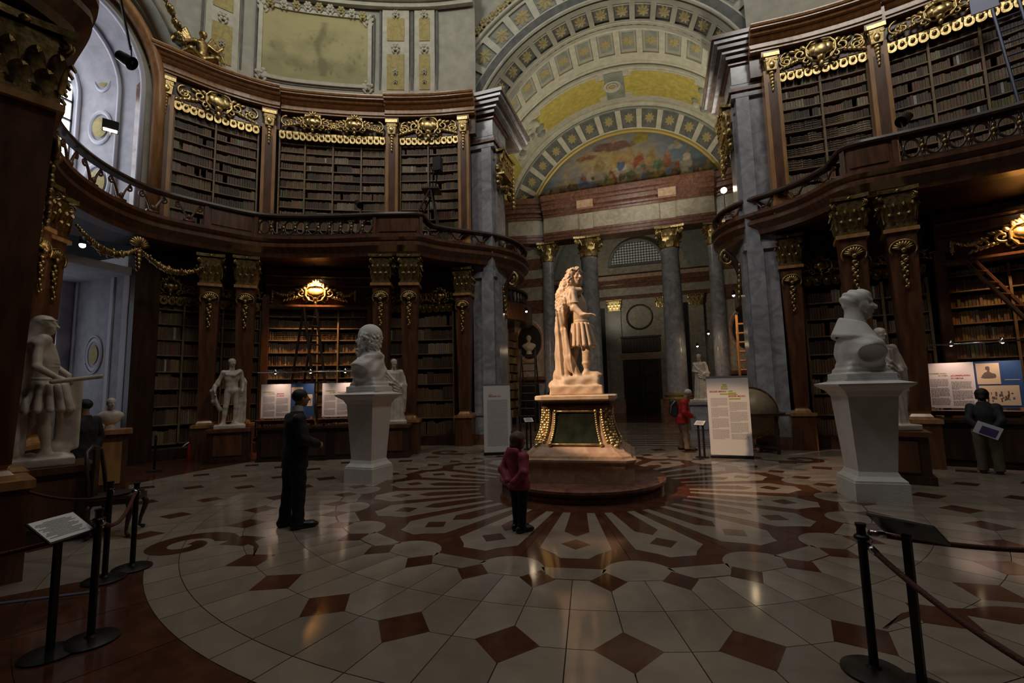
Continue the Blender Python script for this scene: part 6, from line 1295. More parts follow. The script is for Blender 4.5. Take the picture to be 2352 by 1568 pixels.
def jacket(infl=.02, s_=1.0, hem=.80, flare=.0, hood=False, belly=0.0):
    def fn(S, J, P_, M):
        f = np.array(J['face'], float); f[2] = 0; f /= np.linalg.norm(f); n, c, w_, p = (np.array(J[k_], float) for k_ in ('neck', 'chest', 'waist', 'pel')); sh = (np.array(J['shR']) + np.array(J['shL'])) / 2; hw = np.linalg.norm(np.array(J['shR']) - np.array(J['shL'])) / 2
        bw = w_ + f * belly * .5
        S.loft([(hem, p[0], p[1], .180 * s_ + infl + flare, .130 * s_ + infl + flare), (p[2] + .04 * s_, p[0], p[1], .178 * s_ + infl + flare * .6, .130 * s_ + infl + flare * .5), (w_[2], bw[0], bw[1], .160 * s_ + infl, .118 * s_ + infl + belly * .5), (c[2], c[0], c[1], .172 * s_ + infl, .122 * s_ + infl), (sh[2] - .03 * s_, sh[0], sh[1], hw * .98, .100 * s_ + infl), (sh[2] + .035 * s_, *(sh * .7 + n * .3)[:2], hw * .72, .080 * s_ + infl), (n[2] - .0 * s_, n[0], n[1], .072 * s_, .070 * s_)], f, .02)
        for q in 'RL':
            a_, e_, r_ = (np.array(J[k_ + q], float) for k_ in ('sh', 'el', 'wr')); a_ = a_ + V3(0, 0, -.02 * s_); S.chain([a_, e_, r_ - (r_ - e_) * .06], [.062 * s_ + infl * .8, .052 * s_ + infl * .8, .042 * s_ + infl * .7], .018)
            S.ell(a_, (.066 * s_ + infl * .8,) * 3, None, .03)
        S.cone(n + V3(0, 0, -.01), n + V3(0, 0, .3), .056 * s_, .10 * s_, .008, 'sub')
        if hood:
            Mf = look(f); S.ell(n - f * .085 * s_ + V3(0, 0, -.05 * s_), V3(.15, .085, .12) * s_, Mf, .02); S.ell(n - f * .06 * s_ + V3(0, 0, .05 * s_), V3(.10, .07, .08) * s_, Mf, .02, 'sub')
        S.warp((-.5, -.4, hem + .02), (.5, .4, float(n[2])), lambda X, Y, Z: .005 * np.sin(26 * Z + 24 * X + 16 * Y) * np.sin(21 * Y + 13 * X), .04)
    return fn
def hair(top=1.0, back=0.0, kk=.01):
    def fn(S, J, P_, M):
        s_ = np.linalg.norm(P_(0, 0, 1) - P_(0, 0, 0)); S.ell(P_(0, -.20, .32), V3(.74, .84, .74) * s_ * top, M, .01)
        if back: S.chain([P_(0, -.55, .0), P_(0, -.66, -.5), P_(0, -.62, -.55 - back)], [s_ * .52, s_ * .50, s_ * .34], .03); [S.chain([P_(sg * .6, -.15, .2), P_(sg * .66, -.15, -.5 - back * .4)], [s_ * .26, s_ * .22], .03) for sg in (-1, 1)]
        S.ell(P_(0, .86, -.25), V3(.62, .62, .80) * s_, M, .01, 'sub'); S.warp(P_(0, 0, 0) - 2 * s_, P_(0, 0, 0) + 2 * s_, curls(.0035, 130), .02)
    return fn
def shirt(S, J, P_, M):
    n = np.array(J['neck']); S.cone(n + V3(0, 0, -.03), n + V3(0, 0, .045), .080, .072, .01); S.cone(n + V3(0, 0, .02), n + V3(0, 0, .2), .06, .06, .005, 'sub')
# man in a dark suit, watching, hands folded before him
Jm = dict(face=(.92, .38, 0), neck=V3(-.045, 0, 1.50), shR=V3(-.02, -.195, 1.41), shL=V3(-.12, .185, 1.41), elR=V3(.03, -.27, 1.14), elL=V3(-.04, .27, 1.14), wrR=V3(.21, -.12, 1.06), wrL=V3(.20, .10, 1.06), chest=V3(-.06, 0, 1.28), waist=V3(-.045, 0, 1.08), pel=V3(-.06, 0, .94), hipR=V3(-.03, -.09, .90), hipL=V3(-.10, .09, .90), knR=V3(.00, -.10, .50), knL=V3(-.12, .10, .50), anR=V3(-.01, -.10, .09), anL=V3(-.17, .12, .09), toe=(.97, .2), hdR=(.6, .6, -.2), hdL=(.6, -.6, -.2), hnR=(.4, -.6, .3), hnL=(.4, .6, .3))
person('man in a dark suit standing in profile and looking right', -4.62, 5.02, Jm, (V3(-.0, 0, 1.665), (.92, .38, .04), .118), dict(wear=dict(suit_jacket=(jacket(.016, 1.03, .76, .004, belly=.05), SUIT), trousers=(trousers(.012, 1.02, .045), BLACKC), shoes=(shoes(1.05, .27), SHOE), hair=(hair(1.02), HAIR), shirt_collar=(shirt, SHIRT)), curl=.7))
# girl in a pink jacket, seen from behind, hands joined behind her
s_ = .70
Jg = dict(face=(.72, .62, 0), neck=V3(-.01, 0, .985), shR=V3(.07, -.10, .91), shL=V3(-.10, .10, .91), elR=V3(.075, -.185, .73), elL=V3(-.185, .075, .73), wrR=V3(-.055, -.165, .61), wrL=V3(-.12, -.07, .61), chest=V3(-.01, 0, .83), waist=V3(0, 0, .68), pel=V3(.005, 0, .60), hipR=V3(.05, -.05, .57), hipL=V3(-.04, .05, .57), knR=V3(.05, -.05, .33), knL=V3(-.03, .05, .33), anR=V3(.03, -.05, .06), anL=V3(-.02, .06, .06), toe=(.7, .5), hdR=(-.7, .2, -.4), hdL=(.7, -.3, -.4), hnR=(-.2, -1, 0), hnL=(-.2, -1, 0))
person('little girl in a pink hooded jacket and dark trousers before the pedestal', -1.76, 5.53, Jg, (V3(.02, .01, 1.085), (.80, .50, .05), .105), dict(s=.70, wear=dict(hooded_jacket=(jacket(.022, .74, .51, .004, True), PINK), trousers=(trousers(.008, .72, .05), BLACKC), shoes=(shoes(.78, .19), SHOE), hair=(hair(1.10, .55), BHAIR)), curl=.7), h=.0085)
# woman seen from behind reading the right display, leaflet held behind her back
Jw = dict(face=(.05, 1, 0), neck=V3(0, 0, 1.30), shR=V3(.165, 0, 1.21), shL=V3(-.165, 0, 1.21), elR=V3(.215, -.12, .97), elL=V3(-.215, -.12, .97), wrR=V3(.08, -.20, .80), wrL=V3(-.06, -.20, .80), chest=V3(0, 0, 1.08), waist=V3(0, 0, .92), pel=V3(0, 0, .80), hipR=V3(.09, 0, .77), hipL=V3(-.09, 0, .77), knR=V3(.10, 0, .43), knL=V3(-.10, 0, .43), anR=V3(.11, 0, .08), anL=V3(-.10, 0, .08), toe=(0, 1), hdR=(-.9, -.1, -.1), hdL=(.9, -.1, -.1), hnR=(0, -1, .1), hnL=(0, -1, .1))
wp = person('woman in a dark jacket seen from behind, reading the right display', 5.60, 10.85, Jw, (V3(0, .04, 1.42), (.05, 1, -.1), .108), dict(s=.92, wear=dict(dark_jacket=(jacket(.014, .95, .68, .0), NAVY), trousers=(trousers(.02, .96, .05), OLIVE), shoes=(shoes(.95, .24), SHOE), hair=(hair(1.18, .12), HAIR)), curl=.8), h=.011)
lf = MB().box((0, 0, 0), (.17, .006, .11)).build('leaflet', mat('leaflet_paper', (.62, .62, .68), .5)); lf.location = wp.matrix_basis @ Vector((0.02, -.285, .80)); lf.rotation_euler = (0, math.radians(24), wp.rotation_euler[2]); tag(lf, 'pale leaflet held behind the back of the woman at the right display', 'leaflet')
pic = MB().box((.02, -.008, -.02), (.11, .002, .07)).build('cover_picture', mat('leaflet_print', (.06, .04, .14), .5), lf)
# elderly visitor in a red jacket with a rucksack
Jr = dict(face=(1, .15, 0), neck=V3(.05, 0, 1.37), shR=V3(.0, -.18, 1.28), shL=V3(.0, .18, 1.28), elR=V3(.0, -.24, 1.02), elL=V3(.02, .24, 1.02), wrR=V3(.17, -.16, .90), wrL=V3(.18, .12, .90), chest=V3(-.02, 0, 1.15), waist=V3(-.05, 0, .98), pel=V3(-.07, 0, .86), hipR=V3(-.05, -.09, .83), hipL=V3(-.08, .09, .83), knR=V3(.0, -.09, .46), knL=V3(-.06, .09, .46), anR=V3(.03, -.09, .08), anL=V3(-.12, .09, .08), toe=(1, .1), hdR=(.8, .4, -.2), hdL=(.8, -.4, -.2), hnR=(.2, -.8, .3), hnL=(.2, .8, .3))
rp = person('white-haired visitor in a red jacket with a dark rucksack, beyond the pedestal', .50, 13.30, Jr, (V3(.14, 0, 1.50), (.95, .15, -.25), .112), dict(wear=dict(red_jacket=(jacket(.024, 1.0, .72, .01), RED), trousers=(trousers(.012, .98, .05), TAN), shoes=(shoes(1.0, .27), SHOE), hair=(hair(1.04), WHAIR)), curl=.6), h=.012)
S = Sculpt((-.55, -.3, .7), (.1, .3, 1.5), .012); S.box((-.25, 0, 1.12), (.10, .15, .24), Ry(-.12), .07, .03); S.ell((-.30, 0, 1.06), (.09, .13, .15), None, .04)
bp_ = place(S.mesh('rucksack'), 'rucksack', PACK, None, rp.location, rp.rotation_euler[2]); tag(bp_, 'dark rucksack with a grey strip on the back of the red-jacketed visitor', 'rucksack')
MB().tube([(-.20, -.17, 1.32), (-.31, -.165, 1.2), (-.34, -.16, 1.0)], .02, 6).build('reflective_strip', GREY, bp_, True)
# man at the left, seen past the marble general
Jd = dict(face=(-.75, .66, 0), neck=V3(.0, 0, 1.47), shR=V3(.12, .16, 1.38), shL=V3(-.13, -.15, 1.38), elR=V3(.2, .2, 1.12), elL=V3(-.22, -.16, 1.12), wrR=V3(.15, .1, .88), wrL=V3(-.25, -.03, .9), chest=V3(.0, 0, 1.24), waist=V3(.0, 0, 1.05), pel=V3(0, 0, .92), hipR=V3(.06, .06, .88), hipL=V3(-.06, -.06, .88), knR=V3(.07, .08, .48), knL=V3(-.07, -.06, .48), anR=V3(.08, .08, .08), anL=V3(-.08, -.06, .08), toe=(-.7, .6), hnR=(1, 0, 0), hnL=(-1, 0, 0))
person('man in a black coat with receding hair, standing past the marble general', -8.62, 4.82, Jd, (V3(-.02, 0, 1.60), (-.85, .5, 0), .115), dict(wear=dict(black_coat=(jacket(.022, 1.05, .60, .02), SUIT), trousers=(trousers(.012, 1.0, .05), BLACKC), shoes=(shoes(1.0, .27), SHOE), hair=(hair(1.0), HAIR)), curl=.5), h=.011)
# visitor glimpsed behind the pedestal: same build as the red-jacketed one, in dark clothes
t2 = thing('person', 'dark-clothed visitor glimpsed behind the left edge of the pedestal', 'person', (-3.30, 14.3, 0), bearing(-3.3, 14.3) + 2.6)
for c in rp.children:
    o = c.copy(); o.data = c.data.copy(); COL.objects.link(o); o.parent = t2
    if o.name.startswith(('red_jacket',)): o.name = 'dark_jacket'; o.data.materials[0] = NAVY
    if o.name.startswith('trousers'): o.data.materials[0] = BLACKC
    if o.name.startswith('hair'): o.data.materials[0] = HAIR
# ================================================================== PROPS
WHITE = mat('white_board', (.80, .78, .79), .55); BLUE = mat('blue_board', (.030, .085, .235), .5); TXT = mat('grey_print', (.46, .45, .46), .7); GRN = mat('lime_print', (.36, .40, .05), .6); REDP = mat('red_print', (.52, .03, .025), .6); SEPIA = mat('sepia_print', (.70, .56, .40), .6); INK = mat('ink_print', (.14, .11, .09), .7); CHROME = mat('chrome', (.7, .7, .72), .2, 1.0); ROPE = mat('maroon_rope', (.085, .018, .012), .7, bump=.5, bscale=90); DESK = mat('dark_desk', (.022, .013, .009), .4, col2=(.012, .007, .005), noise=1, scale=4, stretch=(1, 1, 4))
def text(parent, body, loc, size, m, rot=(PI / 2, 0, 0), align='LEFT', name='lettering'):
    c = bpy.data.curves.new(name, 'FONT'); c.body = body; c.size = size; c.align_x = align; c.extrude = .0008; c.offset = size * .018
    tmp = bpy.data.objects.new('tmp_text', c); COL.objects.link(tmp); dg = bpy.context.evaluated_depsgraph_get(); me = bpy.data.meshes.new_from_object(tmp.evaluated_get(dg)); bpy.data.objects.remove(tmp); bpy.data.curves.remove(c)
    me.name = name; me.materials.clear(); me.materials.append(m); return inst(name, me, parent, loc, rot)
def lines(parent, x0, x1, z1, z0, y, pitch, m=TXT, seed=1, para=9):
    """printed text block: thin bars set in paragraphs"""
    r = random.Random(seed); mb = MB(); z = z1; i = 0
    while z > z0:
        i += 1
        if i % para == 0: z -= pitch * .8
        e = x1 if i % para != para - 1 else x0 + (x1 - x0) * r.uniform(.3, .8); x = x0
        while x < e - .01:
            w_ = min(r.uniform(.012, .05), e - x); mb.box((x + w_ / 2, y, z), (w_ / 2, .0006, pitch * .27)); x += w_ + .008
        z -= pitch
    o = mb.build('printed_text', m, parent); o['kind'] = 'stuff'; return o
def banner(x, y, a, w_, h, label, two):
    t = thing('rollup_banner', label, 'banner', (x, y, 0), a, 'white roll-up banners')
    MB().box((0, 0, h / 2 + .03), (w_ / 2, .004, h / 2 - .02)).build('sheet', WHITE, t); MB().box((0, 0, h + .005), (w_ / 2 + .005, .012, .018)).build('top_rail', GREY, t)
    MB().lathe([(.045, -w_ / 2 - .01), (.05, -w_ / 2), (.05, w_ / 2), (.045, w_ / 2 + .01)], seg=12, R=np.array([[0, 0, 1], [1, 0, 0], [0, 1, 0.0]])).xf(None, (0, .03, .045)).build('cassette', BLACK, t, True, 40); MB().tube([(0, .05, .05), (0, .05, h)], .012, 8).build('pole', BLACK, t)
    yf = -.006
    if two:
        text(t, 'BINDER MEDICI', (-w_ / 2 + .06, yf, h - .36), .052, REDP); text(t, 'BINDER MEDICI', (.01, yf, h - .475), .052, REDP)
        for (xx, z, ww) in ((-.14, h - .19, .10), (-.16, h - .235, .13), (-.17, h - .28, .15), (-.2, h - .405, .19), (.02, h - .34, .09), (.02, h - .385, .16), (.02, h - .42, .19), (.02, h - .52, .25)):
            MB().box((xx + ww / 2 + (.03 if xx < 0 else 0), yf + .002, z), (ww / 2, .0006, .014)).build('green_subtitle', GRN, t)
        lines(t, -w_ / 2 + .07, -.015, h - .50, .45, yf, .026, seed=3); lines(t, .02, w_ / 2 - .06, h - .60, .45, yf, .026, seed=4)
    else:
        text(t, 'BRÜCKEN 1814', (-w_ / 2 + .14, yf, h - .33), .048, REDP); MB().box((-w_ / 2 + .19, yf, h - .27), (.05, .0006, .008)).build('green_subtitle', GRN, t); lines(t, -w_ / 2 + .10, w_ / 2 - .08, h - .42, .25, yf, .036, seed=5, para=40)
    return t
banner(-4.26, 11.68, bearing(-4.26, 11.68) + .06, .72, 1.86, 'narrow white roll-up banner left of the pedestal with a long list', False)
banner(1.44, 11.98, bearing(1.44, 11.98) + .05, .90, 1.90, 'white roll-up banner right of the pedestal with two text columns', True)
# ------------------------------------------------------------------ displays on desks
def display(p0, p1, z0, z1, label, seed, words_, wsplit, pics):
    p0, p1 = np.array(p0), np.array(p1); L = np.linalg.norm(p1 - p0); a = math.atan2(p1[1] - p0[1], p1[0] - p0[0]); t = thing('display_board', label, 'display', (*p0, 0), a, 'exhibition display boards'); sp = L * wsplit
    MB().box((sp / 2, 0, (z0 + z1) / 2), (sp / 2 - .004, .012, (z1 - z0) / 2)).build('white_panel', WHITE, t); MB().box(((sp + L) / 2, 0, (z0 + z1) / 2), ((L - sp) / 2 - .004, .012, (z1 - z0) / 2)).build('blue_panel', BLUE, t)
    MB().box((L / 2, .035, (z0 + z1) / 2), (L / 2 - .05, .012, (z1 - z0) / 2 - .06)).build('backing', WOOD, t); MB().box((L / 2, -.10, z0 - .09), (L / 2 + .04, .012, .10), np.array([[1, 0, 0], [0, .5, -.866], [0, .866, .5]])).build('sloping_ledge', WOOD, t)
    for e in (.06, L - .06): MB().box((e, -.01, z0 - .10), (.025, .02, .12)).build('support', WOOD_L, t)
    yf = -.014; h = z1 - z0; g1, g2, r1, r2 = words_
    text(t, g1, (sp * .44, yf, z1 - h * .245), sp * .050, GRN, align='RIGHT'); text(t, g2, (sp * .46, yf, z1 - h * .295), sp * .050, GRN, align='RIGHT'); text(t, r1, (sp * .52, yf, z1 - h * .30), sp * .052, REDP); text(t, r2, (sp * .52, yf, z1 - h * .36), sp * .052, REDP)
    lines(t, sp * .08, sp * .46, z1 - h * .36, z0 + h * .06, yf, .021, seed=seed); lines(t, sp * .52, sp * .92, z1 - h * .42, z0 + h * .06, yf, .021, seed=seed + 1)
    for i, (u0, u1, v0, v1, kind) in enumerate(pics):
        xa, xb, za, zb = sp + (L - sp) * u0, sp + (L - sp) * u1, z0 + h * v0, z0 + h * v1; o = MB().box(((xa + xb) / 2, yf - .002, (za + zb) / 2), ((xb - xa) / 2, .003, (zb - za) / 2)).build('print', SEPIA, t)
        cx, cz, w_, hh = (xa + xb) / 2, (za + zb) / 2, xb - xa, zb - za; yy_ = yf - .006; m = MB()
        if kind == 'portrait':
            for (dx, dz, rx, rz_) in ((.02, .22, .075, .10), (.0, .30, .095, .055), (-.07, .25, .03, .07), (.02, .10, .06, .06), (-.01, -.03, .20, .12), (-.16, -.12, .12, .11), (.2, -.1, .14, .12), (0, -.17, .34, .06)): m.ball((cx + dx * w_, yy_, cz + dz * hh), (rx * w_, .001, rz_ * hh), 14, 6)
        else:
            r = random.Random(seed)
            for k in range(26): m.box((cx + r.uniform(-.32, .36) * w_, yy_, cz + r.uniform(-.3, .12) * hh), (r.uniform(.01, .03) * w_, .0006, r.uniform(.02, .12) * hh))
        q = m.build('engraving', INK, o); q['kind'] = 'stuff'
    MB().box(((sp + L) / 2 + (L - sp) * .28, yf, z0 + h * .60), ((L - sp) * .16, .0006, .006)).build('caption', TXT, t); return t
display((-10.18, 9.62), (-8.93, 10.17), 1.10, 2.00, 'white and blue display board left of the suited man', 11, ('»BRÜCKENBAU«', 'IN WIEN', '»BRIDGES«', 'IN VIENNA'), .56, [(.03, .52, .68, .90, 'view'), (.60, .93, .33, .68, 'view')])
display((-8.75, 10.26), (-7.45, 10.75), 1.10, 2.00, 'white and blue display board half hidden by the bearded plaster bust', 17, ('»SAMMLUNG«', 'IN WIEN', '»COLLECTION«', 'IN VIENNA'), .56, [(.1, .8, .5, .9, 'view')])
display((5.26, 11.92), (6.55, 11.42), 1.14, 2.06, 'white and blue display board with an engraved portrait, right side', 23, ('»CUMBERLAND«', 'IN WIEN', '»CUMBERLAND«', 'IN VIENNA'), .53, [(.04, .54, .51, .96, 'portrait'), (.06, .90, .06, .48, 'view')])
def desk(p0, p1, d, h, label):
    p0, p1 = np.array(p0), np.array(p1); L = np.linalg.norm(p1 - p0); t = thing('display_desk', label, 'desk', (*p0, 0), math.atan2(p1[1] - p0[1], p1[0] - p0[0]), 'dark desks carrying the display boards')
    MB().box((L / 2, d / 2, h - .03), (L / 2 + .05, d / 2 + .06, .03)).build('top', WOOD_D, t); MB().box((L / 2, d / 2, (h - .06) / 2 + .04), (L / 2, d / 2, (h - .06) / 2 - .04)).build('body', DESK, t); MB().box((L / 2, d / 2, .04), (L / 2 + .02, d / 2 + .03, .04)).build('base', DESK, t)
    n = max(2, int(L / .75))
    for i in range(n): MB().box(((i + .5) * L / n, -.008, h * .48), (L / n * .38, .012, h * .33)).build('front_panel', WOOD_D, t)
    return t
desk((-10.05, 9.42), (-7.55, 10.55), .55, .88, 'long dark desk under the two left display boards'); desk((5.10, 11.72), (8.3, 10.75), .7, .92, 'long dark desk behind the woman at the right')
# ------------------------------------------------------------------ stanchions, sign stands, ropes
def stanchion(x, y, h, label, group='black barrier posts', r=.024, base_r=.17):
    t = thing('barrier_post', label, 'barrier post', (x, y, 0), 0, group)
    MB().lathe([(base_r, 0), (base_r, .014), (base_r * .9, .024), (.04, .036), (.03, .05)], seg=32).build('base', BLACK, t, True, 40); MB().lathe([(r, .04), (r, h - .02), (r * 1.2, h - .018), (r * 1.2, h), (.001, h + .004)], seg=16).build('pole', BLACK, t, True, 40)
    MB().lathe([(r * 1.25, h - .10), (r * 1.7, h - .09), (r * 1.7, h - .075), (r * 1.25, h - .065)], seg=16).build('ring_collar', BLACK, t, True, 40)
    MB().tube([(r + .012 + .018 * math.cos(u), 0, h - .1 + .018 * math.sin(u)) for u in np.linspace(0, 2 * PI, 13)], .004, 5).build('hook', CHROME, t, True); return t
def sign_stand(x, y, h, a, label, plate=(.15, .105), legs=1, back=False):
    t = thing('sign_stand', label, 'sign stand', (x, y, 0), a, 'small lectern sign stands')
    MB().lathe([(.16, 0), (.16, .012), (.03, .03)], seg=28).build('base', BLACK, t, True, 40)
    for k in range(legs): MB().box(((k - (legs - 1) / 2) * .12, 0, h / 2), (.02, .014, h / 2)).build('leg', BLACK, t)
    R_ = np.array([[1, 0, 0], [0, .82, -.57], [0, .57, .82]]); MB().box((0, 0, 0), (plate[0] + .008, plate[1] + .008, .006), R_).xf(None, (0, -.02, h + .03)).build('plate', BLACK, t); MB().box((0, 0, .008), (*plate, .002), R_).xf(None, (0, -.02, h + .03)).build('sheet', WHITE, t)
    m = MB()
    for k in range(14): m.box((-.01 * (k % 3), plate[1] * (.78 - k * .11), .0108), (plate[0] * (.8 if k % 4 else .5), plate[1] * .025, .0006))
    m.xf(R_, (0, -.02, h + .03)); q = m.build('printed_text', TXT, t); q['kind'] = 'stuff'; return t
stanchion(-3.98, 2.36, .92, 'tall barrier post behind the sign stand, left foreground'); stanchion(-5.16, 3.14, .92, 'barrier post in front of the carved chair'); stanchion(-5.22, 3.42, .85, 'barrier post nearest the carved chair, round base on the scroll'); stanchion(-11.40, 7.82, .83, 'thin barrier post far left before the bookcase'); stanchion(1.10, 3.42, .86, 'barrier post holding the ropes, right foreground')
sign_stand(-4.06, 2.17, .80, bearing(-4.06, 2.17) + .75, 'sign stand with a white printed sheet, left foreground'); sign_stand(1.28, 3.30, .84, bearing(1.28, 3.3) + 2.75, 'sign stand turned away, right foreground'); sign_stand(.80, 12.05, .78, bearing(.8, 12) - .5, 'small sign stand on two legs beside the right banner', (.12, .08), 2); sign_stand(-3.75, 12.9, .80, bearing(-3.75, 12.9) + .3, 'small sign stand right of the left banner', (.13, .09), 2)
def rope(p, q, sag, label, n=30, r=.016):
    p, q = np.array(p, float), np.array(q, float); T = np.linspace(0, 1, n); P_ = p + (q - p) * T[:, None]; P_[:, 2] -= sag * 4 * T * (1 - T); t = thing('barrier_rope', label, 'rope', tuple(p), 0, 'maroon barrier ropes'); P_ = P_ - p
    MB().tube(P_, r, 8).build('cord', ROPE, t, True)
    for e, d in ((0, 1), (-1, -2)): MB().tube([P_[e], P_[d]], r * 1.25, 8).build('end_cap', CHROME, t, True)
rope((1.12, 3.40, .74), (1.75, 1.55, .70), .20, 'maroon rope hanging towards the camera from the right post'); rope((1.15, 3.44, .80), (3.6, 4.2, .78), .12, 'maroon rope running off to the right from the right post'); rope((-4.10, 2.20, .74), (-5.6, 1.35, .70), .10, 'maroon rope going left from the left sign stand'); rope((-3.98, 2.38, .82), (-5.2, 3.40, .78), .14, 'maroon rope between the left foreground posts'); rope((-5.24, 3.42, .76), (-6.9, 3.3, .74), .10, 'maroon rope before the dark plinth')
# ------------------------------------------------------------------ carved chair
cx_, cy_ = -6.75, 4.20; ch = thing('carved_chair', 'dark antique chair with curved legs behind the barrier posts', 'chair', (cx_, cy_, 0), bearing(cx_, cy_) + 1.2)
MB().box((0, 0, .44), (.24, .23, .035)).build('seat_frame', WOOD_D, ch); S = Sculpt((-.3, -.3, .4), (.3, .3, .6), .015); S.box((0, 0, .48), (.225, .215, .04), None, .035, .02); place(S.mesh('seat_cushion'), 'seat_cushion', mat('dark_leather', (.03, .018, .014), .45), ch)
for sx in (-1, 1):
    for sy in (-1, 1): MB().tube([(sx * .20, sy * .19, .43), (sx * .24, sy * .23, .33), (sx * .20, sy * .19, .15), (sx * .19, sy * .18, .05), (sx * .23, sy * .22, .015)], [.034, .036, .022, .018, .026], 8).build('leg', WOOD_D, ch, True)
MB().tube([(-.2, .2, .45), (-.21, .25, .8), (-.17, .28, 1.06), (0, .29, 1.12), (.17, .28, 1.06), (.21, .25, .8), (.2, .2, .45)], .024, 8).build('back_frame', WOOD_D, ch, True); MB().box((0, .25, .78), (.06, .014, .30)).build('back_splat', WOOD_D, ch)
# ------------------------------------------------------------------ fire extinguisher
ex = thing('fire_extinguisher', 'red fire extinguisher standing left of the nude statue plinth', 'extinguisher', (-12.05, 9.18, 0), .6); EXR = mat('extinguisher_red', (.45, .02, .012), .3)
MB().lathe([(.075, 0), (.08, .02), (.08, .40), (.06, .46), (.03, .49), (.03, .52)], seg=20).build('cylinder', EXR, ex, True, 40); MB().ball((0, 0, .57), .065, 12, 8).build('valve', EXR, ex, True); MB().tube([(-.03, -.03, .52), (-.10, -.06, .47), (-.16, -.08, .40)], [.014, .016, .028], 8).build('nozzle', WHITE, ex, True); MB().tube([(0, -.04, .60), (0, -.13, .64)], .012, 6).build('handle', BLACK, ex)
# ------------------------------------------------------------------ globe in its stand
gl = thing('library_globe', 'large old globe in a dark wooden stand behind the right banner', 'globe', (2.10, 13.35, 0), 0)
MB().ball((0, 0, .98), .62, 32, 20).build('sphere', mat('old_globe', (.34, .25, .14), .4, col2=(.17, .15, .10), noise=1, scale=3.5, detail=8), gl, True)
MB().lathe([(.63, .93), (.78, .93), (.80, .95), (.80, .99), (.63, .99)], seg=40).build('horizon_ring', WOOD_D, gl, True, 30); MB().lathe([(.645, -.01), (.67, -.01), (.67, .01), (.645, .01)], seg=40, R=np.array([[1, 0, 0], [0, 0, 1], [0, -1, 0.0]])).xf(None, (0, 0, .98)).build('meridian_ring', GOLD_D, gl, True, 30)
for k in range(4): a = PI / 4 + k * PI / 2; MB().lathe([(.04, .0), (.05, .12), (.03, .3), (.055, .55), (.03, .8), (.045, .93)], (.70 * math.cos(a), .70 * math.sin(a), 0), 12).build('leg', WOOD_D, gl, True)
for k in range(2): MB().box((0, 0, .15), (.70, .03, .03), rotz(PI / 4 + k * PI / 2)).build('stretcher', WOOD_D, gl)
# ------------------------------------------------------------------ ladders
def ladder(p0, p1, w_dir, w_, n, label, m=WOOD, r=.028, strut=None, platform=False, group='library ladders'):
    """two rails from foot p0 to head p1, w_dir horizontal width direction"""
    p0, p1, w_dir = np.array(p0, float), np.array(p1, float), np.array(w_dir, float); w_dir /= np.linalg.norm(w_dir); t = thing('library_ladder', label, 'ladder', tuple(p0), 0, group)
    for sg in (-1, 1): MB().tube([sg * w_dir * w_ / 2, p1 - p0 + sg * w_dir * w_ / 2], r, 6).build('rail', m, t)
    for i in range(1, n + 1): c = (p1 - p0) * i / (n + 1); MB().tube([c - w_dir * w_ / 2, c + w_dir * w_ / 2], r * .7, 6).build('rung', m, t)
    if strut is not None:
        q = np.array(strut, float) - p0
        for sg in (-1, 1): MB().tube([p1 - p0 + sg * w_dir * w_ / 2, q + sg * w_dir * w_ / 2], r * .9, 6).build('strut', m, t)
    if platform:
        c = p1 - p0; MB().box(c + np.array([0, 0, -.02]), (.28, .28, .025), rotz(math.atan2(w_dir[1], w_dir[0]))).build('platform', m, t)
        for sg in (-1, 1): MB().tube([c + sg * w_dir * .25, c + sg * w_dir * .25 + V3(0, 0, .75)], .015, 6).build('guard_post', BLACK, t)
        MB().tube([c - w_dir * .25 + V3(0, 0, .75), c + w_dir * .25 + V3(0, 0, .75)], .015, 6).build('guard_rail', BLACK, t)
    return t
ladder((-7.55, 12.35, 6.2), (-6.75, 12.75, 8.15), (.3, -.95, 0), .45, 8, 'dark platform ladder before the upper bookcase at the left pier', WOOD_D, .03, (-6.45, 12.85, 6.2), True)
MB().box((-6.45, 12.6, 8.9), (.13, .10, .22)).build('black_speaker', BLACKP); tag(bpy.data.objects['black_speaker'], 'black box on the guard rail of the upper ladder', 'speaker')
MB().tube([(-6.62, 12.75, 8.15), (-6.45, 12.6, 8.7)], .018, 6).build('bracket', BLACK, bpy.data.objects['black_speaker'])
ladder((-9.35, 11.05, .9), (-10.2, 11.35, 4.35), (.2, .95, 0), .42, 11, 'tall dark ladder leaning at the lamplit bookcase', WOOD_D, .04, (-10.75, 11.3, .9))
ladder((8.25, 11.7, .9), (6.9, 13.2, 4.45), (.8, .6, 0), .42, 11, 'wooden ladder leaning at the right lamplit bookcase', WOOD, .045)
ladder((2.75, 17.6, 0), (2.75, 17.3, 4.1), (1, 0, 0), .45, 12, 'lamplit wooden ladder beyond the right pier', WOOD_L, .045)
ladder((-5.35, 18.3, 0), (-5.35, 18.6, 3.4), (1, .1, 0), .62, 10, 'dark step ladder beyond the left pier', BLACKP, .035, (-5.35, 19.4, 0))
ladder((7.75, 11.95, 6.2), (7.6, 12.25, 9.9), (1, -.4, 0), .4, 11, 'bluish grey ladder on the upper right gallery', mat('blue_grey_metal', (.10, .11, .17), .4, .5), .03)
MB().box((7.3, 12.35, 10.15), (.22, .02, .24), rotz(-.35)).build('hanging_sheet', mat('pale_blue_sheet', (.42, .46, .62), .5)); tag(bpy.data.objects['hanging_sheet'], 'pale blue sheet fixed before the upper right bookcase', 'sheet')
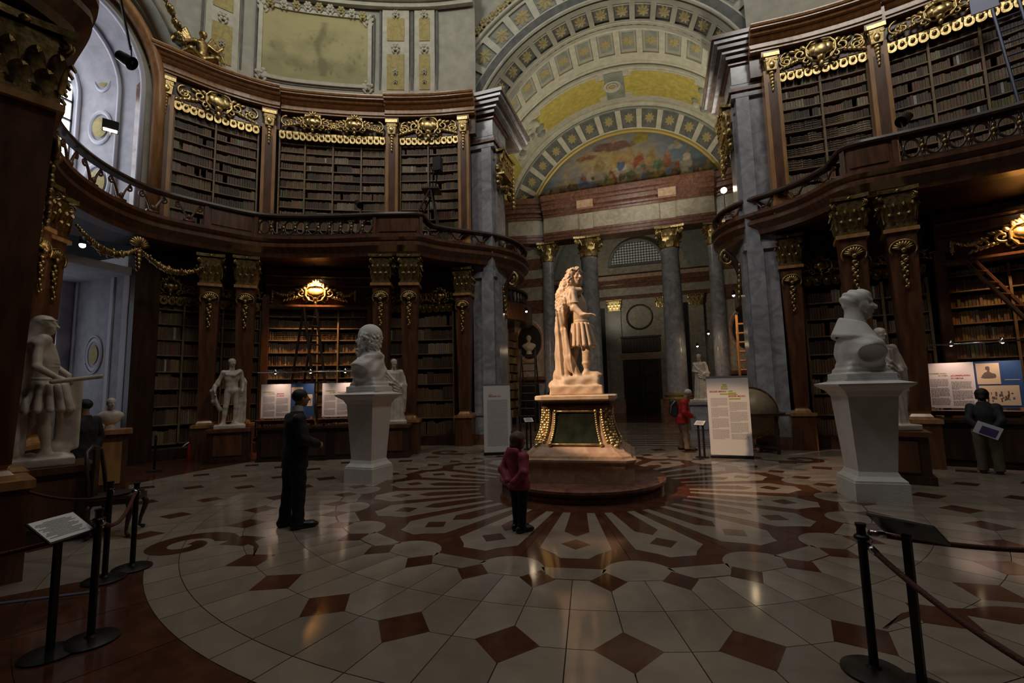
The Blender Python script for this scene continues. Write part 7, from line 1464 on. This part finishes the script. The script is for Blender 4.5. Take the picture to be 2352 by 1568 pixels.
# ------------------------------------------------------------------ lamps
BULB = mat('lamp_glow', (1, .8, .55), .4, emit=(1.0, .72, .42), strength=30.0); BULBH = mat('lamp_glow_hot', (1, .8, .6), .4, emit=(1.0, .74, .46), strength=130.0); BULBW = mat('lamp_glow_white', (1, .9, .8), .4, emit=(1.0, .78, .52), strength=40.0)
def spotlight(p, tgt, label, glow=False, r=.075, L=.2, stand=None, energy=0, color=(1, .70, .42), angle=70, soft=.05, group='small black spotlights', blend=.5, big=False):
    p, tgt = np.array(p, float), np.array(tgt, float); d = (tgt - p) / np.linalg.norm(tgt - p); t = thing('spotlight', label, 'lamp', tuple(p), 0, group); q = Vector(d).to_track_quat('Z', 'Y'); Rm = np.array(q.to_matrix())
    MB().lathe([(.02, -L), (r * .8, -L * .9), (r, -.02), (r * 1.08, 0), (r * .92, 0), (r * .85, -.04), (.001, -.05)], seg=18, R=Rm).build('housing', BLACK, t, True, 40)
    if glow: MB().lathe([(.001, -.018), (r * .8, -.02)], seg=16, R=Rm).build('lens', BULBW if big else BULB, t)
    if stand is not None: MB().tube([(0, 0, 0), np.array(stand, float) - p], .012, 6).build('stem', BLACK, t)
    if energy:
        l = lamp('spotlight_beam', 'SPOT', tuple(p + d * .06), tuple(tgt), energy, color, soft, angle=angle, blend=blend)
    return t
c1 = CL.frame(4.32, .34, 0)[1]; c2 = CR.frame(4.95, .50, 0)[1]
spotlight((c1[0], c1[1], 5.50), (*CL.pt(4.32, .60)[0], 4.85), 'black lamp under the gallery, lighting the left gilded cartouche', True, stand=(c1[0], c1[1], 5.82), energy=950, color=(1, .56, .24), angle=92, soft=.04, blend=.8)
spotlight((c2[0], c2[1], 5.55), (*CR.pt(4.95, .80)[0], 4.85), 'black lamp under the gallery, lighting the right gilded cartouche', True, stand=(c2[0], c2[1], 5.82), energy=480, color=(1, .56, .24), angle=88, soft=.04, blend=.8)
spotlight((-8.45, 11.40, 7.38), (-1.5, 8.3, 1.5), 'black stage spotlight clamped on the left gallery rail', False, .10, .3, (-8.42, 11.42, 7.1)); spotlight((5.36, 11.95, 7.45), (-1.5, 8.3, 1.5), 'black stage spotlight clamped on the right gallery rail', False, .12, .3, (5.3, 11.75, 7.1))
spotlight((-8.55, 5.10, 7.55), (-1.5, 8.3, 2.2), 'black spotlight hanging from the pipe by the left window', False, .11, .28, (-8.6, 5.1, 7.9), energy=0)
lamp('statue_flood', 'SPOT', (-6.45, 3.74, 7.33), (-1.47, 8.3, 2.3), 4300, (1.0, .66, .40), .05, angle=23, blend=.25)
spotlight((-6.6, 3.6, 7.45), (-1.47, 8.3, 2.3), 'black theatre spotlight on the near left gallery aimed at the emperor', False, .11, .28, (-6.6, 3.5, 7.1))
fl = thing('floodlight', 'rectangular black floodlight on the left gallery rail by the window', 'lamp', (-10.58, 6.0, 7.1), bearing(-10.58, 6.0)); MB().box((0, 0, .22), (.13, .08, .10)).build('housing', BLACK, fl); MB().box((0, -.05, .11), (.11, .04, .012)).build('lens', BULBW, fl); MB().tube([(0, 0, 0), (0, 0, .14)], .012, 6).build('stem', BLACK, fl)
pp = MB().tube([(-7.1, 3.9, 7.95), (-8.7, 5.15, 7.9)], .022, 8).build('lighting_pipe', BLACK); tag(pp, 'thin black pipe carrying spotlights by the left window', 'pipe')
MB().tube([(-7.6, 3.55, 7.12), (-7.6, 4.3, 7.95)], .02, 6).build('pipe_bracket', BLACK, pp)
# bare floodlight bulb on the right gallery, which lights the vault
vb = thing('vault_lamp', 'glaring round lamp on a thin stand on the right gallery', 'lamp', (2.24, 16.0, 7.1), 0); MB().ball((0, 0, .97), .095, 16, 12).build('bulb', BULBW, vb, True); MB().tube([(0, 0, 0), (0, 0, .9)], .012, 6).build('stem', BLACK, vb)
for p, tg, e, an in (((2.1, 15.9, 8.25), (-1.5, 18.5, 14), 520, 120), ((-5.0, 17.4, 8.0), (-.5, 19.0, 14), 560, 125), ((2.3, 18.6, 8.0), (-2.0, 20.0, 14), 480, 125), ((-3.6, 24.5, 6.6), (-1.3, 28.0, 10), 420, 130)):
    lamp('vault_lamp_light', 'SPOT', p, tg, e, (1, .92, .72), .10, angle=an, blend=.8)
for p, tg, lb, e in (((-4.62, 16.0, 4.55), (-6.4, 17.6, 3), 'small glowing lamp under the balcony beyond the left pier', 180), ((2.30, 16.0, 4.55), (3.4, 17.6, 2.5), 'small glowing lamp under the balcony beyond the right pier', 160), ((2.0, 21.6, 3.95), (1.5, 20.0, 1.5), 'tiny upper lamp glowing far beyond the arch at the right', 0), ((1.55, 22.0, 3.45), (1.5, 20, 1.5), 'tiny lower lamp glowing far beyond the arch at the right', 0), ((-3.24, 20.0, 3.5), (-3.0, 18.0, 2.0), 'tiny lamp glowing behind the legs of the emperor statue', 0)):
    t = thing('glow_lamp', lb, 'lamp', p, 0, 'small glowing lamps'); MB().ball((0, 0, 0), .038, 12, 8).build('bulb', BULBH, t, True); MB().lathe([(.03, .0), (.06, .04), (.05, .16)], seg=12).build('shade', BLACK, t, True)
    if e: lamp('glow_lamp_light', 'SPOT', (p[0], p[1], p[2] - .05), tg, e, (1, .62, .34), .05, angle=110)
t = thing('glow_lamp', 'small glowing lamp at the head of the lower window', 'lamp', (-10.1, 5.42, 4.56), 0, 'small glowing lamps'); MB().ball((0, 0, 0), .05, 10, 8).build('bulb', BULBW, t, True); MB().lathe([(.03, .0), (.06, .04), (.05, .16)], seg=12).build('shade', BLACK, t, True)
# silvery lamp bars over the display boards
def lampbar(p0, p1, n, label, tgt_dz, e):
    p0, p1 = np.array(p0, float), np.array(p1, float); t = thing('lamp_bar', label, 'lamp', tuple(p0), 0, 'picture lamp bars'); MB().tube([(0, 0, 0), p1 - p0], .014, 8).build('bar', CHROME, t, True)
    nn = np.cross([0, 0, 1], p1 - p0); nn /= np.linalg.norm(nn)
    for i in range(n):
        c = (p1 - p0) * (i + .5) / n; MB().lathe([(.02, .08), (.045, .02), (.05, -.03)], tuple(c + np.array([0, 0, .0])), 12).build('shade', CHROME, t, True); MB().ball(c + np.array([0, 0, -.02]), .025, 8, 6).build('bulb', BULB, t)
        lamp('lamp_bar_light', 'SPOT', tuple(p0 + c + np.array([0, 0, -.05])), tuple(p0 + c + nn * .30 + np.array([0, 0, tgt_dz])), e, (1, .66, .50), .03, angle=95, blend=.9)
    for e_ in (0, 1): MB().tube([(p1 - p0) * e_, (p1 - p0) * e_ + nn * .3 + np.array([0, 0, -.3])], .010, 6).build('bracket', BLACK, t)
lampbar((-9.98, 9.30, 2.30), (-7.55, 10.35, 2.30), 3, 'silvery bar with three lamps over the left display boards', -.5, 22)
lampbar((5.18, 11.55, 2.42), (6.5, 11.02, 2.42), 2, 'bar with two small lamps over the right display board', -.55, 26)
# ================================================================== small pieces belong to the part they sit on
NEST = {'shaft_panel': ('shaft',), 'shell': ('shaft',), 'husk_drop': ('shaft',), 'raised_panel': ('shaft', 'block'), 'raised_field': ('parapet_panel',), 'gilded_boss': ('interlaced_baluster',), 'cartouche_scrollwork': ('cartouche_shield',), 'front_panel': ('body',), 'hook': ('pole',), 'ring_collar': ('pole',), 'green_subtitle': ('sheet',), 'lettering': ('sheet', 'white_panel'), 'printed_text': ('sheet', 'white_panel'), 'support': ('backing',), 'caption': ('blue_panel',), 'print': ('blue_panel',), 'back_splat': ('back_frame',), 'seat_cushion': ('seat_frame',), 'nozzle': ('cylinder',), 'handle': ('valve',), 'lens': ('housing',), 'gilded_frame': ('bronze_panel',), 'door_panel': ('door_leaf',), 'pilaster_capital': ('pilaster',), 'pilaster_base': ('pilaster',), 'meridian_ring': ('sphere',), 'gilded_drop': ('gilded_swag', 'waisted_body'), 'guard_rail': ('platform',), 'guard_post': ('platform',), 'end_cap': ('cord',), 'roundel': ('roundel_frame',), 'niche': ('niche_frame',)}
def stem_(o): return o.name.split('.')[0]
def world_(o):
    m = o.matrix_parent_inverse @ o.matrix_basis; p = o.parent
    while p is not None: m = p.matrix_parent_inverse @ p.matrix_basis @ m; p = p.parent
    return m
def centre_(o):
    b = o.bound_box; return world_(o) @ Vector([(min(c[i] for c in b) + max(c[i] for c in b)) / 2 for i in range(3)])
for root in [o for o in bpy.data.objects if o.parent is None and o.type == 'EMPTY']:
    kids = list(root.children); by = {}
    for c in kids: by.setdefault(stem_(c), []).append(c)
    for c in kids:
        tg = NEST.get(stem_(c))
        if not tg or c.type != 'MESH': continue
        cand = next((by[t] for t in tg if t in by), None)
        if not cand or any(ch for ch in c.children if ch.children): continue
        cc = centre_(c); p = min(cand, key=lambda q: (centre_(q) - cc).length)
        if c.children and stem_(c) == 'print': continue
        wc = world_(c); pw = world_(p); c.parent = p; c.matrix_parent_inverse = pw.inverted() @ wc @ c.matrix_basis.inverted()
